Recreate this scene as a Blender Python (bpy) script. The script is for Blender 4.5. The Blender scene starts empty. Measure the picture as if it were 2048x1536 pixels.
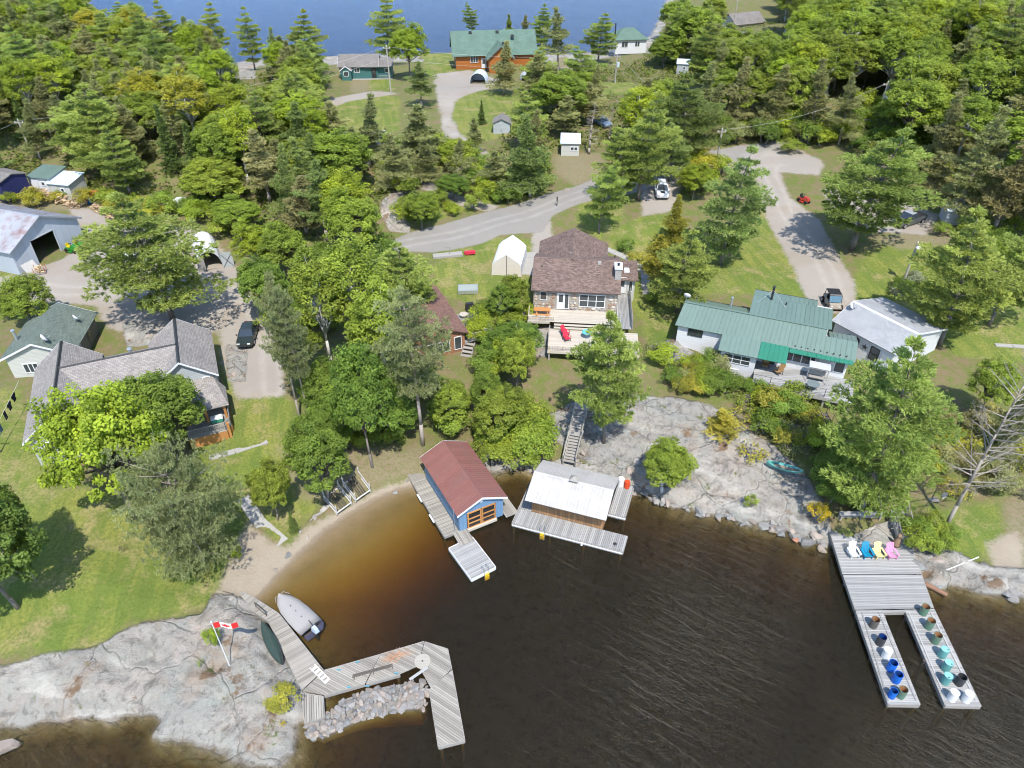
import bpy, bmesh, math, random
import numpy as np
from mathutils import Vector, Matrix
R = math.radians
rng = np.random.default_rng(7)
random.seed(7)
scene = bpy.context.scene
COL = scene.collection

# ------------------------------------------------------------------ camera, sky, sun, exposure
F, PITCH, HC = 1440.0, R(37), 48.0          # focal length in photo pixels (2048 wide), tilt below the horizon, drone height over the lake
cam = bpy.data.cameras.new('camera'); cam.sensor_width = 36; cam.sensor_fit = 'HORIZONTAL'; cam.lens = F / 2048 * 36
cam.clip_start = 0.5; cam.clip_end = 6000
cam_o = bpy.data.objects.new('camera', cam); COL.objects.link(cam_o)
cam_o.location = (0, 0, HC); cam_o.rotation_euler = (math.pi / 2 - PITCH, 0, 0)
scene.camera = cam_o
SUN_EL, SUN_AZ = R(59), R(169)             # azimuth clockwise from +y (the view direction); the sun stands behind the camera
world = bpy.data.worlds.new('World'); scene.world = world; world.use_nodes = True
wn = world.node_tree; wn.nodes.clear()
sky = wn.nodes.new('ShaderNodeTexSky'); sky.sky_type = 'NISHITA'; sky.sun_disc = False
sky.sun_elevation = SUN_EL; sky.sun_rotation = SUN_AZ; sky.air_density = 1.0; sky.dust_density = 0.25; sky.ozone_density = 2.0
bg = wn.nodes.new('ShaderNodeBackground'); bg.inputs[1].default_value = 0.15
wo = wn.nodes.new('ShaderNodeOutputWorld')
wn.links.new(sky.outputs[0], bg.inputs[0]); wn.links.new(bg.outputs[0], wo.inputs[0])
sun = bpy.data.lights.new('sun', 'SUN'); sun.energy = 3.15; sun.angle = R(0.53); sun.color = (1, 0.955, 0.88)
sun_o = bpy.data.objects.new('sun', sun); COL.objects.link(sun_o)
to_sun = Vector((math.sin(SUN_AZ) * math.cos(SUN_EL), math.cos(SUN_AZ) * math.cos(SUN_EL), math.sin(SUN_EL)))
sun_o.rotation_euler = to_sun.to_track_quat('Z', 'Y').to_euler(); sun_o.location = (0, 0, 120)
vs = scene.view_settings; vs.view_transform = 'Standard'; vs.look = 'None'; vs.exposure = 1.0; vs.gamma = 1; vs.use_curve_mapping = False
cy = scene.cycles; cy.use_adaptive_sampling = True; cy.adaptive_threshold = .035; cy.adaptive_min_samples = 16; cy.filter_width = 1.05
cy.max_bounces = 5; cy.diffuse_bounces = 2; cy.glossy_bounces = 3; cy.transmission_bounces = 3; cy.transparent_max_bounces = 12
cy.caustics_reflective = False; cy.caustics_refractive = False

# ------------------------------------------------------------------ pixel -> place (each point gets its own height, hence its own distance)
def pt(px, py, z):
    u = (px - 1024) / F; v = -(py - 768) / F
    d = (u, math.cos(PITCH) + v * math.sin(PITCH), -math.sin(PITCH) + v * math.cos(PITCH))
    t = (z - HC) / d[2]
    return Vector((d[0] * t, d[1] * t, z))
def depth_of(p):
    return p[1] * math.cos(PITCH) - (p[2] - HC) * math.sin(PITCH)
def to_px(p):
    dz = p[2] - HC; w = p[1] * math.cos(PITCH) - dz * math.sin(PITCH)
    v = (p[1] * math.sin(PITCH) + dz * math.cos(PITCH)) / w
    return 1024 + F * p[0] / w, 768 - F * v
def ppm(p): return F / depth_of(p)

# ------------------------------------------------------------------ numpy noise
_perm = np.random.default_rng(3).random(65536)
def _h(ix, iy): return _perm[(ix * 7349 + iy * 9151 + (ix * iy) % 977 * 31) & 65535]
def vnoise(x, y):
    ix = np.floor(x).astype(np.int64); iy = np.floor(y).astype(np.int64); fx = x - ix; fy = y - iy
    fx = fx * fx * (3 - 2 * fx); fy = fy * fy * (3 - 2 * fy)
    return (_h(ix, iy) * (1 - fx) + _h(ix + 1, iy) * fx) * (1 - fy) + (_h(ix, iy + 1) * (1 - fx) + _h(ix + 1, iy + 1) * fx) * fy
def fbm(x, y, o=4):
    s = 0; a = .5
    for k in range(o): s = s + a * vnoise(x * 2 ** k + 17.3 * k, y * 2 ** k + 5.1 * k); a *= .5
    return s / (1 - .5 ** o)

# ------------------------------------------------------------------ terrain height: spot heights (photo x, photo y, metres over the lake)
CT = [(20,1430,.3),(60,1300,2.2),(200,1340,1.6),(300,1400,.8),(420,1450,.8),(480,1290,1.5),(540,1420,.8),(450,1210,1.3),(560,1310,.8),(610,1400,.6),
(150,1150,2.8),(60,1000,3.4),(300,1220,2.0),(400,1150,1.4),(480,1100,.9),(500,1040,1.0),(560,1060,.7),(430,920,2.2),(500,850,2.8),(120,900,3.6),(250,850,3.6),
(20,780,3.8),(0,640,4.2),(450,760,3.4),(540,760,3.4),(600,700,3.6),(560,620,4.1),(480,560,4.5),(300,620,4.3),(200,560,4.8),(100,540,5.2),(250,450,5.8),(100,420,6.0),(0,350,7),
(640,960,.6),(700,900,1.2),(800,920,.7),(830,860,1.0),(700,800,2.4),(800,750,3.0),(880,730,3.2),(930,800,2.2),(960,880,1.),(1000,900,.6),(1060,860,1.0),
(1000,700,3.4),(1060,720,3.2),(900,600,4.4),(1010,545,5.0),(880,520,5.2),(830,480,5.6),(1000,440,6.0),(1130,400,6.6),
(1170,640,3.6),(1240,700,3.2),(1300,720,3.6),(1180,560,4.9),(1180,800,2.6),(1130,850,1.4),(1210,880,1.4),(1150,920,.6),(1280,800,3.0),(1380,830,2.8),(1450,870,2.3),(1300,870,1.8),(1380,940,1.1),(1500,930,1.6),(1560,990,1.0),(1450,1000,.6),(1280,950,.6),
(1350,690,4.1),(1440,760,2.8),(1550,790,2.4),(1640,800,2.4),(1500,660,4.1),(1600,830,2.3),(1650,960,1.5),(1640,1040,.8),(1750,1010,1.0),(1720,760,3.2),(1850,740,3.5),(1700,650,4.3),(1950,800,3.0),(1880,950,1.8),(600,116,.8),(700,116,.8),(850,112,.8),(1000,110,.8),(1150,112,.8),(1250,100,.8),(450,132,1),(1980,1020,1.3),(2040,950,1.8),(1850,1110,.6),(1990,1150,.6),(1800,1100,.5),
(1480,560,4.9),(1620,520,5.2),(1700,480,5.4),(1820,450,5.8),(1950,430,7),(2040,600,5),(2040,500,7),(1560,370,6.4),(1650,330,7.2),(1520,290,7.0),(1320,380,6.4),(1250,430,6.2),
(1180,320,7),(950,300,7.2),(900,200,6.5),(800,240,7),(700,200,5.6),(720,165,4.4),(930,140,4),(1000,140,4),(600,150,4.5),(1100,140,4.2),(1300,120,5),(1100,250,7.6),(600,300,8.5),(400,300,9.5),(200,250,10),(50,200,10),(300,150,7),(150,100,7),(780,400,7.2),(600,420,7.2),(400,420,6.2),(1300,220,8),(1450,200,8.5),(1600,200,10.5),(1800,250,10.5),(1800,100,13),(2000,150,15),(2000,300,11),(1600,60,9),(1500,30,5),(2000,20,14),(-150,300,11),(2200,300,12),(2200,800,3),(-150,900,4.5)]
CW = np.array([tuple(pt(*c)) for c in CT])
NEAR = [(-700,1452),(-60,1452),(45,1460),(100,1450),(150,1440),(230,1432),(300,1430),(318,1440),(310,1470),(360,1490),(430,1512),(500,1525),(560,1528),(585,1510),(600,1455),(630,1430),(640,1395),(612,1365),(585,1315),(545,1262),(515,1222),(512,1198),(560,1148),(600,1108),(650,1063),(700,1028),(750,1000),(800,979),(845,970),(880,965),(930,945),(985,944),(1040,938),(1100,945),(1180,955),(1240,975),(1285,988),(1340,1010),(1400,1022),(1460,1032),(1500,1046),(1550,1055),(1600,1078),(1640,1088),(1680,1100),(1760,1112),(1830,1150),(1870,1168),(1950,1180),(2048,1195),(2700,1260)]
FAR = [(1345,-60),(1328,20),(1300,72),(1230,97),(1150,106),(1000,102),(850,106),(760,109),(660,111),(560,113),(450,127),(300,92),(185,20),(150,-60)]
LAND = np.array([tuple(pt(x, y, 0))[:2] for x, y in NEAR] + [(500, 30), (500, 700), (130, 700)] + [tuple(pt(x, y, 0))[:2] for x, y in FAR] + [(-190, 700), (-500, 700), (-500, 27)])
def sdist(poly, X, Y):
    """signed distance to a closed polygon, positive inside"""
    n = len(poly); d = np.full(X.shape, 1e18); ins = np.zeros(X.shape, bool)
    for i in range(n):
        ax, ay = poly[i]; bx, by = poly[(i + 1) % n]
        ex, ey = bx - ax, by - ay; wx, wy = X - ax, Y - ay
        t = np.clip((wx * ex + wy * ey) / max(ex * ex + ey * ey, 1e-9), 0, 1)
        d = np.minimum(d, (wx - ex * t) ** 2 + (wy - ey * t) ** 2)
        if ey != 0:
            c = ((ay > Y) != (by > Y)) & (X < ax + (Y - ay) * ex / ey); ins ^= c
    return np.where(ins, 1, -1) * np.sqrt(d)
BEACH = np.array(tuple(pt(700, 1050, 0))[:2])
def base_height(X, Y):
    num = 0; den = 0
    for cx, cyy, cz in CW:
        a = (X - cx) ** 2 + (Y - cyy) ** 2 + 3.0; w = 1 / (a * np.sqrt(a))
        num = num + w * cz; den = den + w
    return num / den
GX0, GX1, GY0, GY1 = -300.0, 300.0, -20.0, 500.0
def bilin(G, X, Y, step):
    fx = np.clip((X - GX0) / step, 0, G.shape[1] - 1.001); fy = np.clip((Y - GY0) / step, 0, G.shape[0] - 1.001)
    i = fx.astype(int); j = fy.astype(int); u = fx - i; v = fy - j
    return (G[j, i] * (1 - u) + G[j, i + 1] * u) * (1 - v) + (G[j + 1, i] * (1 - u) + G[j + 1, i + 1] * u) * v
def grid(fn, step):
    gx = np.arange(GX0, GX1 + step, step); gy = np.arange(GY0, GY1 + step, step); X, Y = np.meshgrid(gx, gy)
    return fn(X.ravel(), Y.ravel()).reshape(X.shape)
_BG = grid(base_height, 2.0)
def height(X, Y):
    X = np.asarray(X, float); Y = np.asarray(Y, float)
    s = sdist(LAND, X, Y); s = s + (fbm(X * .5, Y * .5, 3) - .5) * 1.2 * np.clip(np.hypot(X - BEACH[0], Y - BEACH[1]) / 14 - .6, 0, 1)
    z = bilin(_BG, X, Y, 2.0)
    nb = np.exp(-((X - BEACH[0]) ** 2 + (Y - BEACH[1]) ** 2) / 12.0 ** 2)
    up = np.clip(s / (1.0 + 3.5 * nb + 22.0 * (Y > 140)), 0, 1); up = up * (1.6 - .6 * up)
    land = z * np.clip(up, 0, 1)
    bed = -np.minimum(np.abs(s) * (.42 - .335 * nb) + .05 * (1 - nb), 2.6 + .9 * fbm(X * .12, Y * .12, 3))
    return np.where(s > 0, land + .02, bed)
_ZG = grid(height, 1.0); _ZL = _ZG.tolist(); _ny, _nx = _ZG.shape
def Z(x, y):
    fx = min(max(x - GX0, 0), _nx - 1.001); fy = min(max(y - GY0, 0), _ny - 1.001); i = int(fx); j = int(fy); u = fx - i; v = fy - j; a = _ZL[j]; b = _ZL[j + 1]
    return (a[i] * (1 - u) + a[i + 1] * u) * (1 - v) + (b[i] * (1 - u) + b[i + 1] * u) * v
def PT(px, py, dz=0.0):
    z = 3.0
    for k in range(24):
        p = pt(px, py, z); z = .45 * z + .55 * max(Z(p.x, p.y), 0)
    return pt(px, py, z) + Vector((0, 0, dz))

# ------------------------------------------------------------------ material helpers
def nodes(name):
    m = bpy.data.materials.new(name); m.use_nodes = True; nt = m.node_tree; nt.nodes.clear(); return m, nt
def nd(nt, t, _in=None, **kw):
    n = nt.nodes.new(t)
    for k, v in kw.items(): setattr(n, k, v)
    for k, v in (_in or {}).items():
        s = n.inputs[k]
        if isinstance(v, bpy.types.NodeSocket): nt.links.new(v, s)
        else:
            if isinstance(v, tuple) and len(v) == 3 and s.type == 'RGBA': v = v + (1,)
            s.default_value = v
    return n
def mixc(nt, f, a, b, bt='MIX'):
    n = nd(nt, 'ShaderNodeMix', {0: f, 6: a, 7: b}, data_type='RGBA', blend_type=bt); return n.outputs[2]
def math_(nt, op, a, b=0.0, c=0.0, clamp=False):
    n = nd(nt, 'ShaderNodeMath', {0: a, 1: b, 2: c}, operation=op); n.use_clamp = clamp; return n.outputs[0]
def noise(nt, vec, scale, detail=4, rough=.55, dist=0):
    return nd(nt, 'ShaderNodeTexNoise', {'Vector': vec, 'Scale': scale, 'Detail': detail, 'Roughness': rough, 'Distortion': dist}).outputs['Fac']
def rotscale(nt, vec, ang, sc):
    return nd(nt, 'ShaderNodeMapping', {'Vector': nd(nt, 'ShaderNodeMapping', {'Vector': vec, 'Rotation': (0, 0, ang)}).outputs[0], 'Scale': sc}).outputs[0]
def ramp(nt, f, *stops):
    n = nd(nt, 'ShaderNodeValToRGB', {0: f}); e = n.color_ramp.elements
    while len(e) < len(stops): e.new(.5)
    for k, (p, c) in enumerate(stops):
        e[k].position = p; e[k].color = (c, c, c, 1) if not isinstance(c, tuple) else c + (1,)
    return n.outputs[0]
def finish(nt, col, rough, bump=None, bstr=.3, bdist=.02, metal=0, spec=.35, extra=None):
    inp = {'Base Color': col, 'Roughness': rough, 'Metallic': metal, 'Specular IOR Level': spec}
    if bump is not None: inp['Normal'] = nd(nt, 'ShaderNodeBump', {'Height': bump, 'Strength': bstr, 'Distance': bdist}).outputs[0]
    inp.update(extra or {})
    b = nd(nt, 'ShaderNodeBsdfPrincipled', inp)
    o = nd(nt, 'ShaderNodeOutputMaterial', {0: b.outputs[0]}); return b
MATS = {}
def mat(name, col, rough=.6, var=.18, scale=2.5, metal=0, bump=.15, stretch=(1, 1, 1), orand=0.0, spec=.3, dirt=None, coords='Object'):
    if name in MATS: return MATS[name]
    m, nt = nodes(name); tc = nd(nt, 'ShaderNodeTexCoord')
    mp = nd(nt, 'ShaderNodeMapping', {'Vector': tc.outputs[coords], 'Scale': stretch}).outputs[0]
    f = noise(nt, mp, scale, 5, .6)
    c = mixc(nt, f, tuple(x * (1 - var) for x in col), tuple(min(x * (1 + var), .95) for x in col))
    if dirt:
        g = ramp(nt, noise(nt, tc.outputs['Object'], .9, 6, .65), (.48, 0.), (.7, .75)); c = mixc(nt, g, c, dirt)
    if orand:
        r = nd(nt, 'ShaderNodeObjectInfo').outputs['Random']
        k = nd(nt, 'ShaderNodeMapRange', {0: r, 3: 1 - orand, 4: 1 + orand}).outputs[0]
        c = nd(nt, 'ShaderNodeHueSaturation', {'Value': k, 'Color': c}).outputs[0]
    finish(nt, c, rough, f if bump else None, bump, .03, metal, spec); MATS[name] = m; return m
def shingle(name, col, var=.3):
    m, nt = nodes(name); uv = nd(nt, 'ShaderNodeTexCoord').outputs['UV']
    br = nd(nt, 'ShaderNodeTexBrick', {'Vector': uv, 'Color1': tuple(x * (1 - var) for x in col), 'Color2': tuple(x * (1 + var) for x in col), 'Mortar': tuple(x * .45 for x in col), 'Scale': 1.0, 'Mortar Size': .012, 'Brick Width': .34, 'Row Height': .15, 'Bias': 0.0, 'Mortar Smooth': .3})
    big = ramp(nt, noise(nt, uv, .5, 5, .6), (.3, .86), (.7, 1.12)); fine = ramp(nt, noise(nt, uv, 9, 3, .7), (.3, .8), (.7, 1.2))
    c = mixc(nt, 1.0, mixc(nt, 1.0, br.outputs[0], big, 'MULTIPLY'), fine, 'MULTIPLY')
    finish(nt, c, .9, br.outputs['Fac'], -.4, .01); return m
def lined(name, col, pitch, axis, dark=.55, width=.12, rough=.55, var=.08, spec=.3, dirt=None):
    """siding or board walls: fine shadow lines every pitch metres, axis 0 = upright boards, 1 = lap siding"""
    m, nt = nodes(name); uv = nd(nt, 'ShaderNodeTexCoord').outputs['UV']
    s = nd(nt, 'ShaderNodeSeparateXYZ', {0: uv}).outputs[axis]
    fr = math_(nt, 'FRACT', math_(nt, 'DIVIDE', s, pitch)); cell = math_(nt, 'FLOOR', math_(nt, 'DIVIDE', s, pitch))
    line = math_(nt, 'LESS_THAN', fr, width)
    rnd = nd(nt, 'ShaderNodeTexWhiteNoise', {'W': cell}, noise_dimensions='1D').outputs[0]
    st = (14, .6, 1) if axis == 0 else (.6, 14, 1)
    g = noise(nt, nd(nt, 'ShaderNodeMapping', {'Vector': uv, 'Scale': st}).outputs[0], 1, 5, .6)
    k = math_(nt, 'MULTIPLY_ADD', math_(nt, 'ADD', rnd, g), var, 1 - var)
    c = mixc(nt, 1.0, col, nd(nt, 'ShaderNodeCombineXYZ', {0: k, 1: k, 2: k}).outputs[0], 'MULTIPLY')
    if dirt: c = mixc(nt, ramp(nt, noise(nt, uv, 1.2, 5, .65), (.5, 0.), (.75, .8)), c, dirt)
    c = mixc(nt, line, c, tuple(x * dark for x in col))
    finish(nt, c, rough, fr, .25, .02, 0, spec); return m

# ------------------------------------------------------------------ mesh helpers
class MB:
    def __init__(s): s.v = []; s.f = []
    def add(s, v, f):
        o = len(s.v); s.v += [tuple(p) for p in v]; s.f += [tuple(i + o for i in q) for q in f]; return s
    def box(s, x0, x1, y0, y1, z0, z1):
        return s.add([(x0,y0,z0),(x1,y0,z0),(x1,y1,z0),(x0,y1,z0),(x0,y0,z1),(x1,y0,z1),(x1,y1,z1),(x0,y1,z1)], [(3,2,1,0),(4,5,6,7),(0,1,5,4),(1,2,6,5),(2,3,7,6),(3,0,4,7)])
    def prism(s, P2, z0, z1):
        n = len(P2); a = sum(P2[i][0] * P2[(i+1) % n][1] - P2[(i+1) % n][0] * P2[i][1] for i in range(n))
        if a < 0: P2 = P2[::-1]
        return s.add([(x, y, z0) for x, y in P2] + [(x, y, z1) for x, y in P2], [tuple(range(n))[::-1], tuple(range(n, 2 * n))] + [(i, (i+1) % n, n + (i+1) % n, n + i) for i in range(n)])
    def hull(s, lo, hi):
        """two matching rings of points joined into a closed solid"""
        n = len(lo); return s.add(list(lo) + list(hi), [tuple(range(n))[::-1], tuple(range(n, 2 * n))] + [(i, (i+1) % n, n + (i+1) % n, n + i) for i in range(n)])
    def slab(s, a, b, c, d, th):
        q = [Vector(p) for p in (a, b, c, d)]; n = (q[1] - q[0]).cross(q[3] - q[0]).normalized()
        return s.hull([p - n * th for p in q], q)
    def cyl(s, p0, p1, r0, r1=None, n=8):
        r1 = r0 if r1 is None else r1; p0 = Vector(p0); p1 = Vector(p1); ax = (p1 - p0).normalized()
        t = ax.cross(Vector((0, 0, 1)) if abs(ax.z) < .9 else Vector((1, 0, 0))).normalized(); b = ax.cross(t)
        an = [2 * math.pi * k / n for k in range(n)]
        return s.hull([p0 + (t * math.cos(a) + b * math.sin(a)) * r0 for a in an], [p1 + (t * math.cos(a) + b * math.sin(a)) * r1 for a in an])
    def lathe(s, prof, n=14, c=(0, 0, 0), cap0=True):
        k = len(prof); v = []; f = []
        for r, z in prof:
            for i in range(n): a = 2 * math.pi * i / n; v.append((c[0] + r * math.cos(a), c[1] + r * math.sin(a), c[2] + z))
        for j in range(k - 1):
            for i in range(n): f.append((j*n+i, j*n+(i+1) % n, (j+1)*n+(i+1) % n, (j+1)*n+i))
        if cap0: f.append(tuple(range(n))[::-1])
        f.append(tuple(range((k-1)*n, k*n))); return s.add(v, f)
    def tube(s, pts, r, n=6):
        for a, b in zip(pts[:-1], pts[1:]): s.cyl(a, b, r, r, n)
        return s
    def mesh(s, name, m=None, smooth=False, uv=True):
        me = bpy.data.meshes.new(name); me.from_pydata(s.v, [], s.f)
        if m is not None: me.materials.append(m)
        if smooth: me.polygons.foreach_set('use_smooth', [True] * len(me.polygons))
        if uv:
            lay = me.uv_layers.new(name='UVMap').data
            for p in me.polygons:
                nn = p.normal
                if abs(nn.z) > .985: t = Vector((1, 0, 0)); b = Vector((0, 1, 0))
                else:
                    t = Vector((0, 0, 1)).cross(nn).normalized(); b = nn.cross(t)
                for li in p.loop_indices:
                    c = me.vertices[me.loops[li].vertex_index].co; lay[li].uv = (c.dot(t), c.dot(b))
        return me
    def build(s, name, m=None, parent=None, loc=(0, 0, 0), rz=0.0, smooth=False, uv=True):
        return link(name, s.mesh(name, m, smooth, uv), parent, loc, rz)
def link(name, data, parent=None, loc=(0, 0, 0), rz=0.0, scale=None):
    o = bpy.data.objects.new(name, data); COL.objects.link(o); o.location = loc; o.rotation_euler = (0, 0, rz)
    if scale: o.scale = scale
    if parent is not None: o.parent = parent
    return o
def tag(o, label, cat, group=None):
    o['label'] = label; o['category'] = cat
    if group: o['group'] = group
    return o
def thing(name, label, cat, loc=(0, 0, 0), rz=0.0, group=None):
    o = link(name, None, None, loc, rz); o.empty_display_size = .3; return tag(o, label, cat, group)
def struct(name, o=None, kind='structure'): o['kind'] = kind; return o
def copy_tree(src, parent=None):
    c = src.copy(); COL.objects.link(c); c.parent = parent
    for ch in src.children: copy_tree(ch, c)
    return c
def B(*a): return MB().box(*a)

# ------------------------------------------------------------------ the ground: zones drawn as polygons (photo pixels laid onto the terrain)
def wpoly(L): return np.array([tuple(PT(x, y))[:2] for x, y in L])
LAWN = [[(-80,770),(-80,1320),(60,1300),(120,1305),(200,1300),(260,1245),(330,1232),(420,1212),(432,1180),(470,1100),(500,1045),(560,1085),(640,1010),(640,960),(600,880),(585,800),(540,785),(475,795),(440,850),(300,980),(100,980),(60,880),(40,780)],
 [(-80,640),(-80,545),(30,545),(100,545),(70,600),(40,640)],[(865,535),(900,500),(960,488),(985,476),(1065,478),(1065,640),(1000,610),(930,605),(870,585)],
 [(1215,470),(1300,425),(1345,430),(1400,480),(1500,420),(1535,425),(1560,480),(1612,590),(1600,605),(1500,590),(1380,590),(1290,650),(1230,560)],
 [(1708,625),(1706,560),(1735,500),(1800,480),(1880,490),(2150,560),(2150,740),(1900,710),(1885,660),(1760,595)],
 [(845,106),(907,106),(908,146),(850,152)],[(905,197),(960,180),(1050,188),(1035,262),(960,285),(922,272),(902,232)],[(655,212),(740,188),(800,193),(800,265),(690,262)],[(735,158),(785,158),(790,184),(735,180)],
 [(1835,1050),(1900,1020),(2000,1000),(2010,1105),(1950,1125),(1880,1090)],[(1285,635),(1350,640),(1335,725),(1300,735)],[(430,690),(470,690),(475,790),(455,790)],[(1190,165),(1270,165),(1270,190),(1200,190)],
 [(820,455),(930,425),(1090,385),(1090,370),(930,400),(800,440)],[(1150,440),(1160,400),(1240,370),(1250,440),(1200,480)]]
GRAV = [[(130,408),(240,432),(420,465),(475,540),(505,600),(548,640),(566,700),(568,792),(475,800),(446,730),(436,660),(330,690),(215,655),(190,612),(60,604),(-80,590),(-80,560),(40,550),(120,520),(180,480)],
 [(1420,335),(1440,318),(1540,286),(1600,300),(1650,325),(1640,350),(1560,345),(1580,395),(1640,440),(1675,510),(1710,570),(1716,625),(1636,632),(1596,560),(1556,480),(1526,420),(1514,360),(1470,348)],
 [(866,148),(940,140),(1020,165),(960,182),(912,200),(902,232),(922,270),(960,298),(1010,322),(940,314),(888,272),(875,200)],[(650,200),(750,182),(805,186),(700,202),(655,218)],
 [(840,345),(882,380),(1000,412),(980,424),(925,412),(845,378)],[(1280,365),(1365,365),(1352,420),(1285,432)],[(1640,380),(1760,370),(1880,430),(1850,470),(1700,460)],[(1110,505),(1064,520),(1064,470),(1100,440)]]
ROAD = [[(780,482),(830,462),(960,427),(1100,387),(1150,373),(1200,352),(1420,302),(1560,279),(1640,262),(1640,274),(1560,292),(1440,335),(1300,378),(1180,402),(1105,432),(1085,465),(1000,470),(960,488),(870,505),(785,504)]]
ROCK = [[(-120,1335),(20,1332),(100,1305),(180,1300),(262,1252),(330,1240),(405,1228),(425,1190),(500,1200),(565,1260),(620,1350),(660,1400),(650,1490),(560,1560),(300,1460),(100,1475),(-120,1480)],
 [(1085,835),(1150,800),(1200,800),(1280,790),(1340,795),(1420,808),(1480,848),(1545,888),(1605,940),(1645,1000),(1665,1065),(1600,1100),(1500,1070),(1400,1045),(1300,1025),(1240,990),(1190,940),(1120,890)],
 [(1825,1105),(1900,1098),(1960,1130),(2060,1140),(2200,1230),(1900,1205),(1835,1175)],[(762,405),(800,370),(818,420),(820,468),(780,462),(762,432)],[(1300,690),(1350,680),(1405,722),(1340,732)],[(245,640),(312,650),(302,692),(252,692)],[(452,690),(494,690),(490,765),(455,760)],
 [(465,135),(512,135),(512,158),(465,158)],[(1050,112),(1115,108),(1110,142),(1045,142)],[(1130,158),(1172,160),(1165,196),(1125,196)],[(930,330),(975,335),(985,380),(950,390)],[(690,285),(760,280),(760,330),(700,325)],[(1060,660),(1110,650),(1100,710),(1050,720)],[(1890,870),(1945,865),(1940,930),(1895,930)]]
SAND = [[(430,1200),(470,1090),(500,1045),(540,1085),(575,1095),(620,1052),(700,1008),(780,968),(850,948),(900,960),(960,1080),(900,1180),(760,1270),(640,1290),(560,1250),(500,1230)],[(1975,1085),(2035,1060),(2060,1150),(1990,1140)]]
DIRT = [[(1105,310),(1200,305),(1215,350),(1150,372),(1110,345)],[(-80,375),(60,360),(240,425),(240,440),(130,420),(-80,420)],[(560,900),(640,880),(800,900),(850,890),(850,945),(760,970),(680,1005),(600,1000)],[(1130,840),(1290,860),(1290,900),(1200,900),(1130,900)],[(1750,480),(1890,440),(1940,480),(1800,500)],[(2000,1000),(2090,960),(2090,1140),(2030,1110)],[(700,150),(740,158),(735,185),(700,185)],[(1050,108),(1130,115),(1200,200),(1040,150)]]
def zmask(polys, X, Y, soft=2.4):
    s = np.full(X.shape, -1e9); g = 4 if polys is not SAND else 9
    for L in polys:
        P2 = wpoly(L); k = (X > P2[:, 0].min() - g) & (X < P2[:, 0].max() + g) & (Y > P2[:, 1].min() - g) & (Y < P2[:, 1].max() + g)
        if k.any(): s[k] = np.maximum(s[k], sdist(P2, X[k], Y[k]))
    return np.clip(.5 + s / soft, 0, 1), s
def crack(X, Y):
    w = 2.6 * (fbm(X * .22, Y * .22, 3) - .5)
    a = np.abs(np.sin(X * .42 + Y * .18 + w * 2.2)); b = np.abs(np.sin(-X * .15 + Y * .5 + w * 2.6 + 1.3))
    return np.clip(1 - a / .07, 0, 1) + .8 * np.clip(1 - b / .06, 0, 1)
TRK = [[(785,493),(960,455),(1100,412),(1200,375),(1440,318),(1560,285)],[(1545,300),(1540,350),(1570,420),(1630,500),(1680,600)],[(30,575),(200,585),(400,560),(500,600),(540,690),(545,780)],[(905,150),(890,200),(905,260),(960,305)]]
def tracks(X, Y):
    d = np.full(X.shape, 1e9)
    for L in TRK:
        P2 = wpoly(L)
        for a, b in zip(P2[:-1], P2[1:]):
            e = b - a; t = np.clip(((X - a[0]) * e[0] + (Y - a[1]) * e[1]) / (e @ e), 0, 1); d = np.minimum(d, np.hypot(X - a[0] - e[0] * t, Y - a[1] - e[1] * t))
    return np.exp(-((d - .85) / .32) ** 2)
def terrain(x0, x1, y0, y1, step, zones=True):
    nx = int(round((x1 - x0) / step)) + 1; ny = int(round((y1 - y0) / step)) + 1
    X, Y = np.meshgrid(np.linspace(x0, x1, nx), np.linspace(y0, y1, ny)); X = X.ravel(); Y = Y.ravel()
    H = height(X, Y); lawn, _ = zmask(LAWN, X, Y); grav, _ = zmask(GRAV, X, Y); road, _ = zmask(ROAD, X, Y, 1.6)
    rock, rs = zmask(ROCK, X, Y, 1.8); sand, ss = zmask(SAND, X, Y, 2.6); dirt, _ = zmask(DIRT, X, Y, 3.0)
    rock = np.where((H < .9) & (sand < .3) & (dirt < .35) & (lawn < .4) & (H > -.6), np.maximum(rock, .72), rock)      # bare rock along the waterline
    k = np.clip((rock - .35) / .4, 0, 1) * np.clip((H + .5) / .7, .25, 1)
    k = k * np.clip((Y < 120) + .3, 0, 1)
    rel = (fbm(X * .33, Y * .33, 4) - .5) * 1.1 + (fbm(X * 1.1 + 9, Y * 1.1, 3) - .5) * .42 - .38 * crack(X, Y)
    u = X * .22 + Y * .42 + 2.2 * fbm(X * .16 + 3, Y * .16, 3); saw = u - np.floor(u); led = .5 - np.where(saw < .94, saw / .94, (1 - saw) / .06); rel = rel + led * np.where(X > -6, .62, .34)
    H = H + k * rel * .8 + (1 - k) * (fbm(X * .8, Y * .8, 3) - .5) * .16 * np.clip(H, 0, 1) * (1 - np.maximum(road, grav))
    j = np.arange(nx * ny).reshape(ny, nx)
    Q = np.stack([j[:-1, :-1], j[:-1, 1:], j[1:, 1:], j[1:, :-1]], -1).reshape(-1, 4)
    def fm(a): return a[Q].mean(1)
    cls = np.full(len(Q), 0)
    for c, a in ((1, lawn), (6, dirt), (2, grav), (3, road), (5, sand), (4, rock)): cls[fm(a) > .5] = c
    cls[(fm(lawn) > .5) & (fm(dirt) > .5)] = 1; cls[cls == 6] = 0
    cls[fm(H) < -.12] = 7
    return np.stack([X, Y, H], -1), Q, cls, np.stack([lawn, grav, rock, sand], -1), np.stack([road, dirt, np.clip(.5 + ss / 13, 0, 1), tracks(X, Y)], -1)
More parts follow.
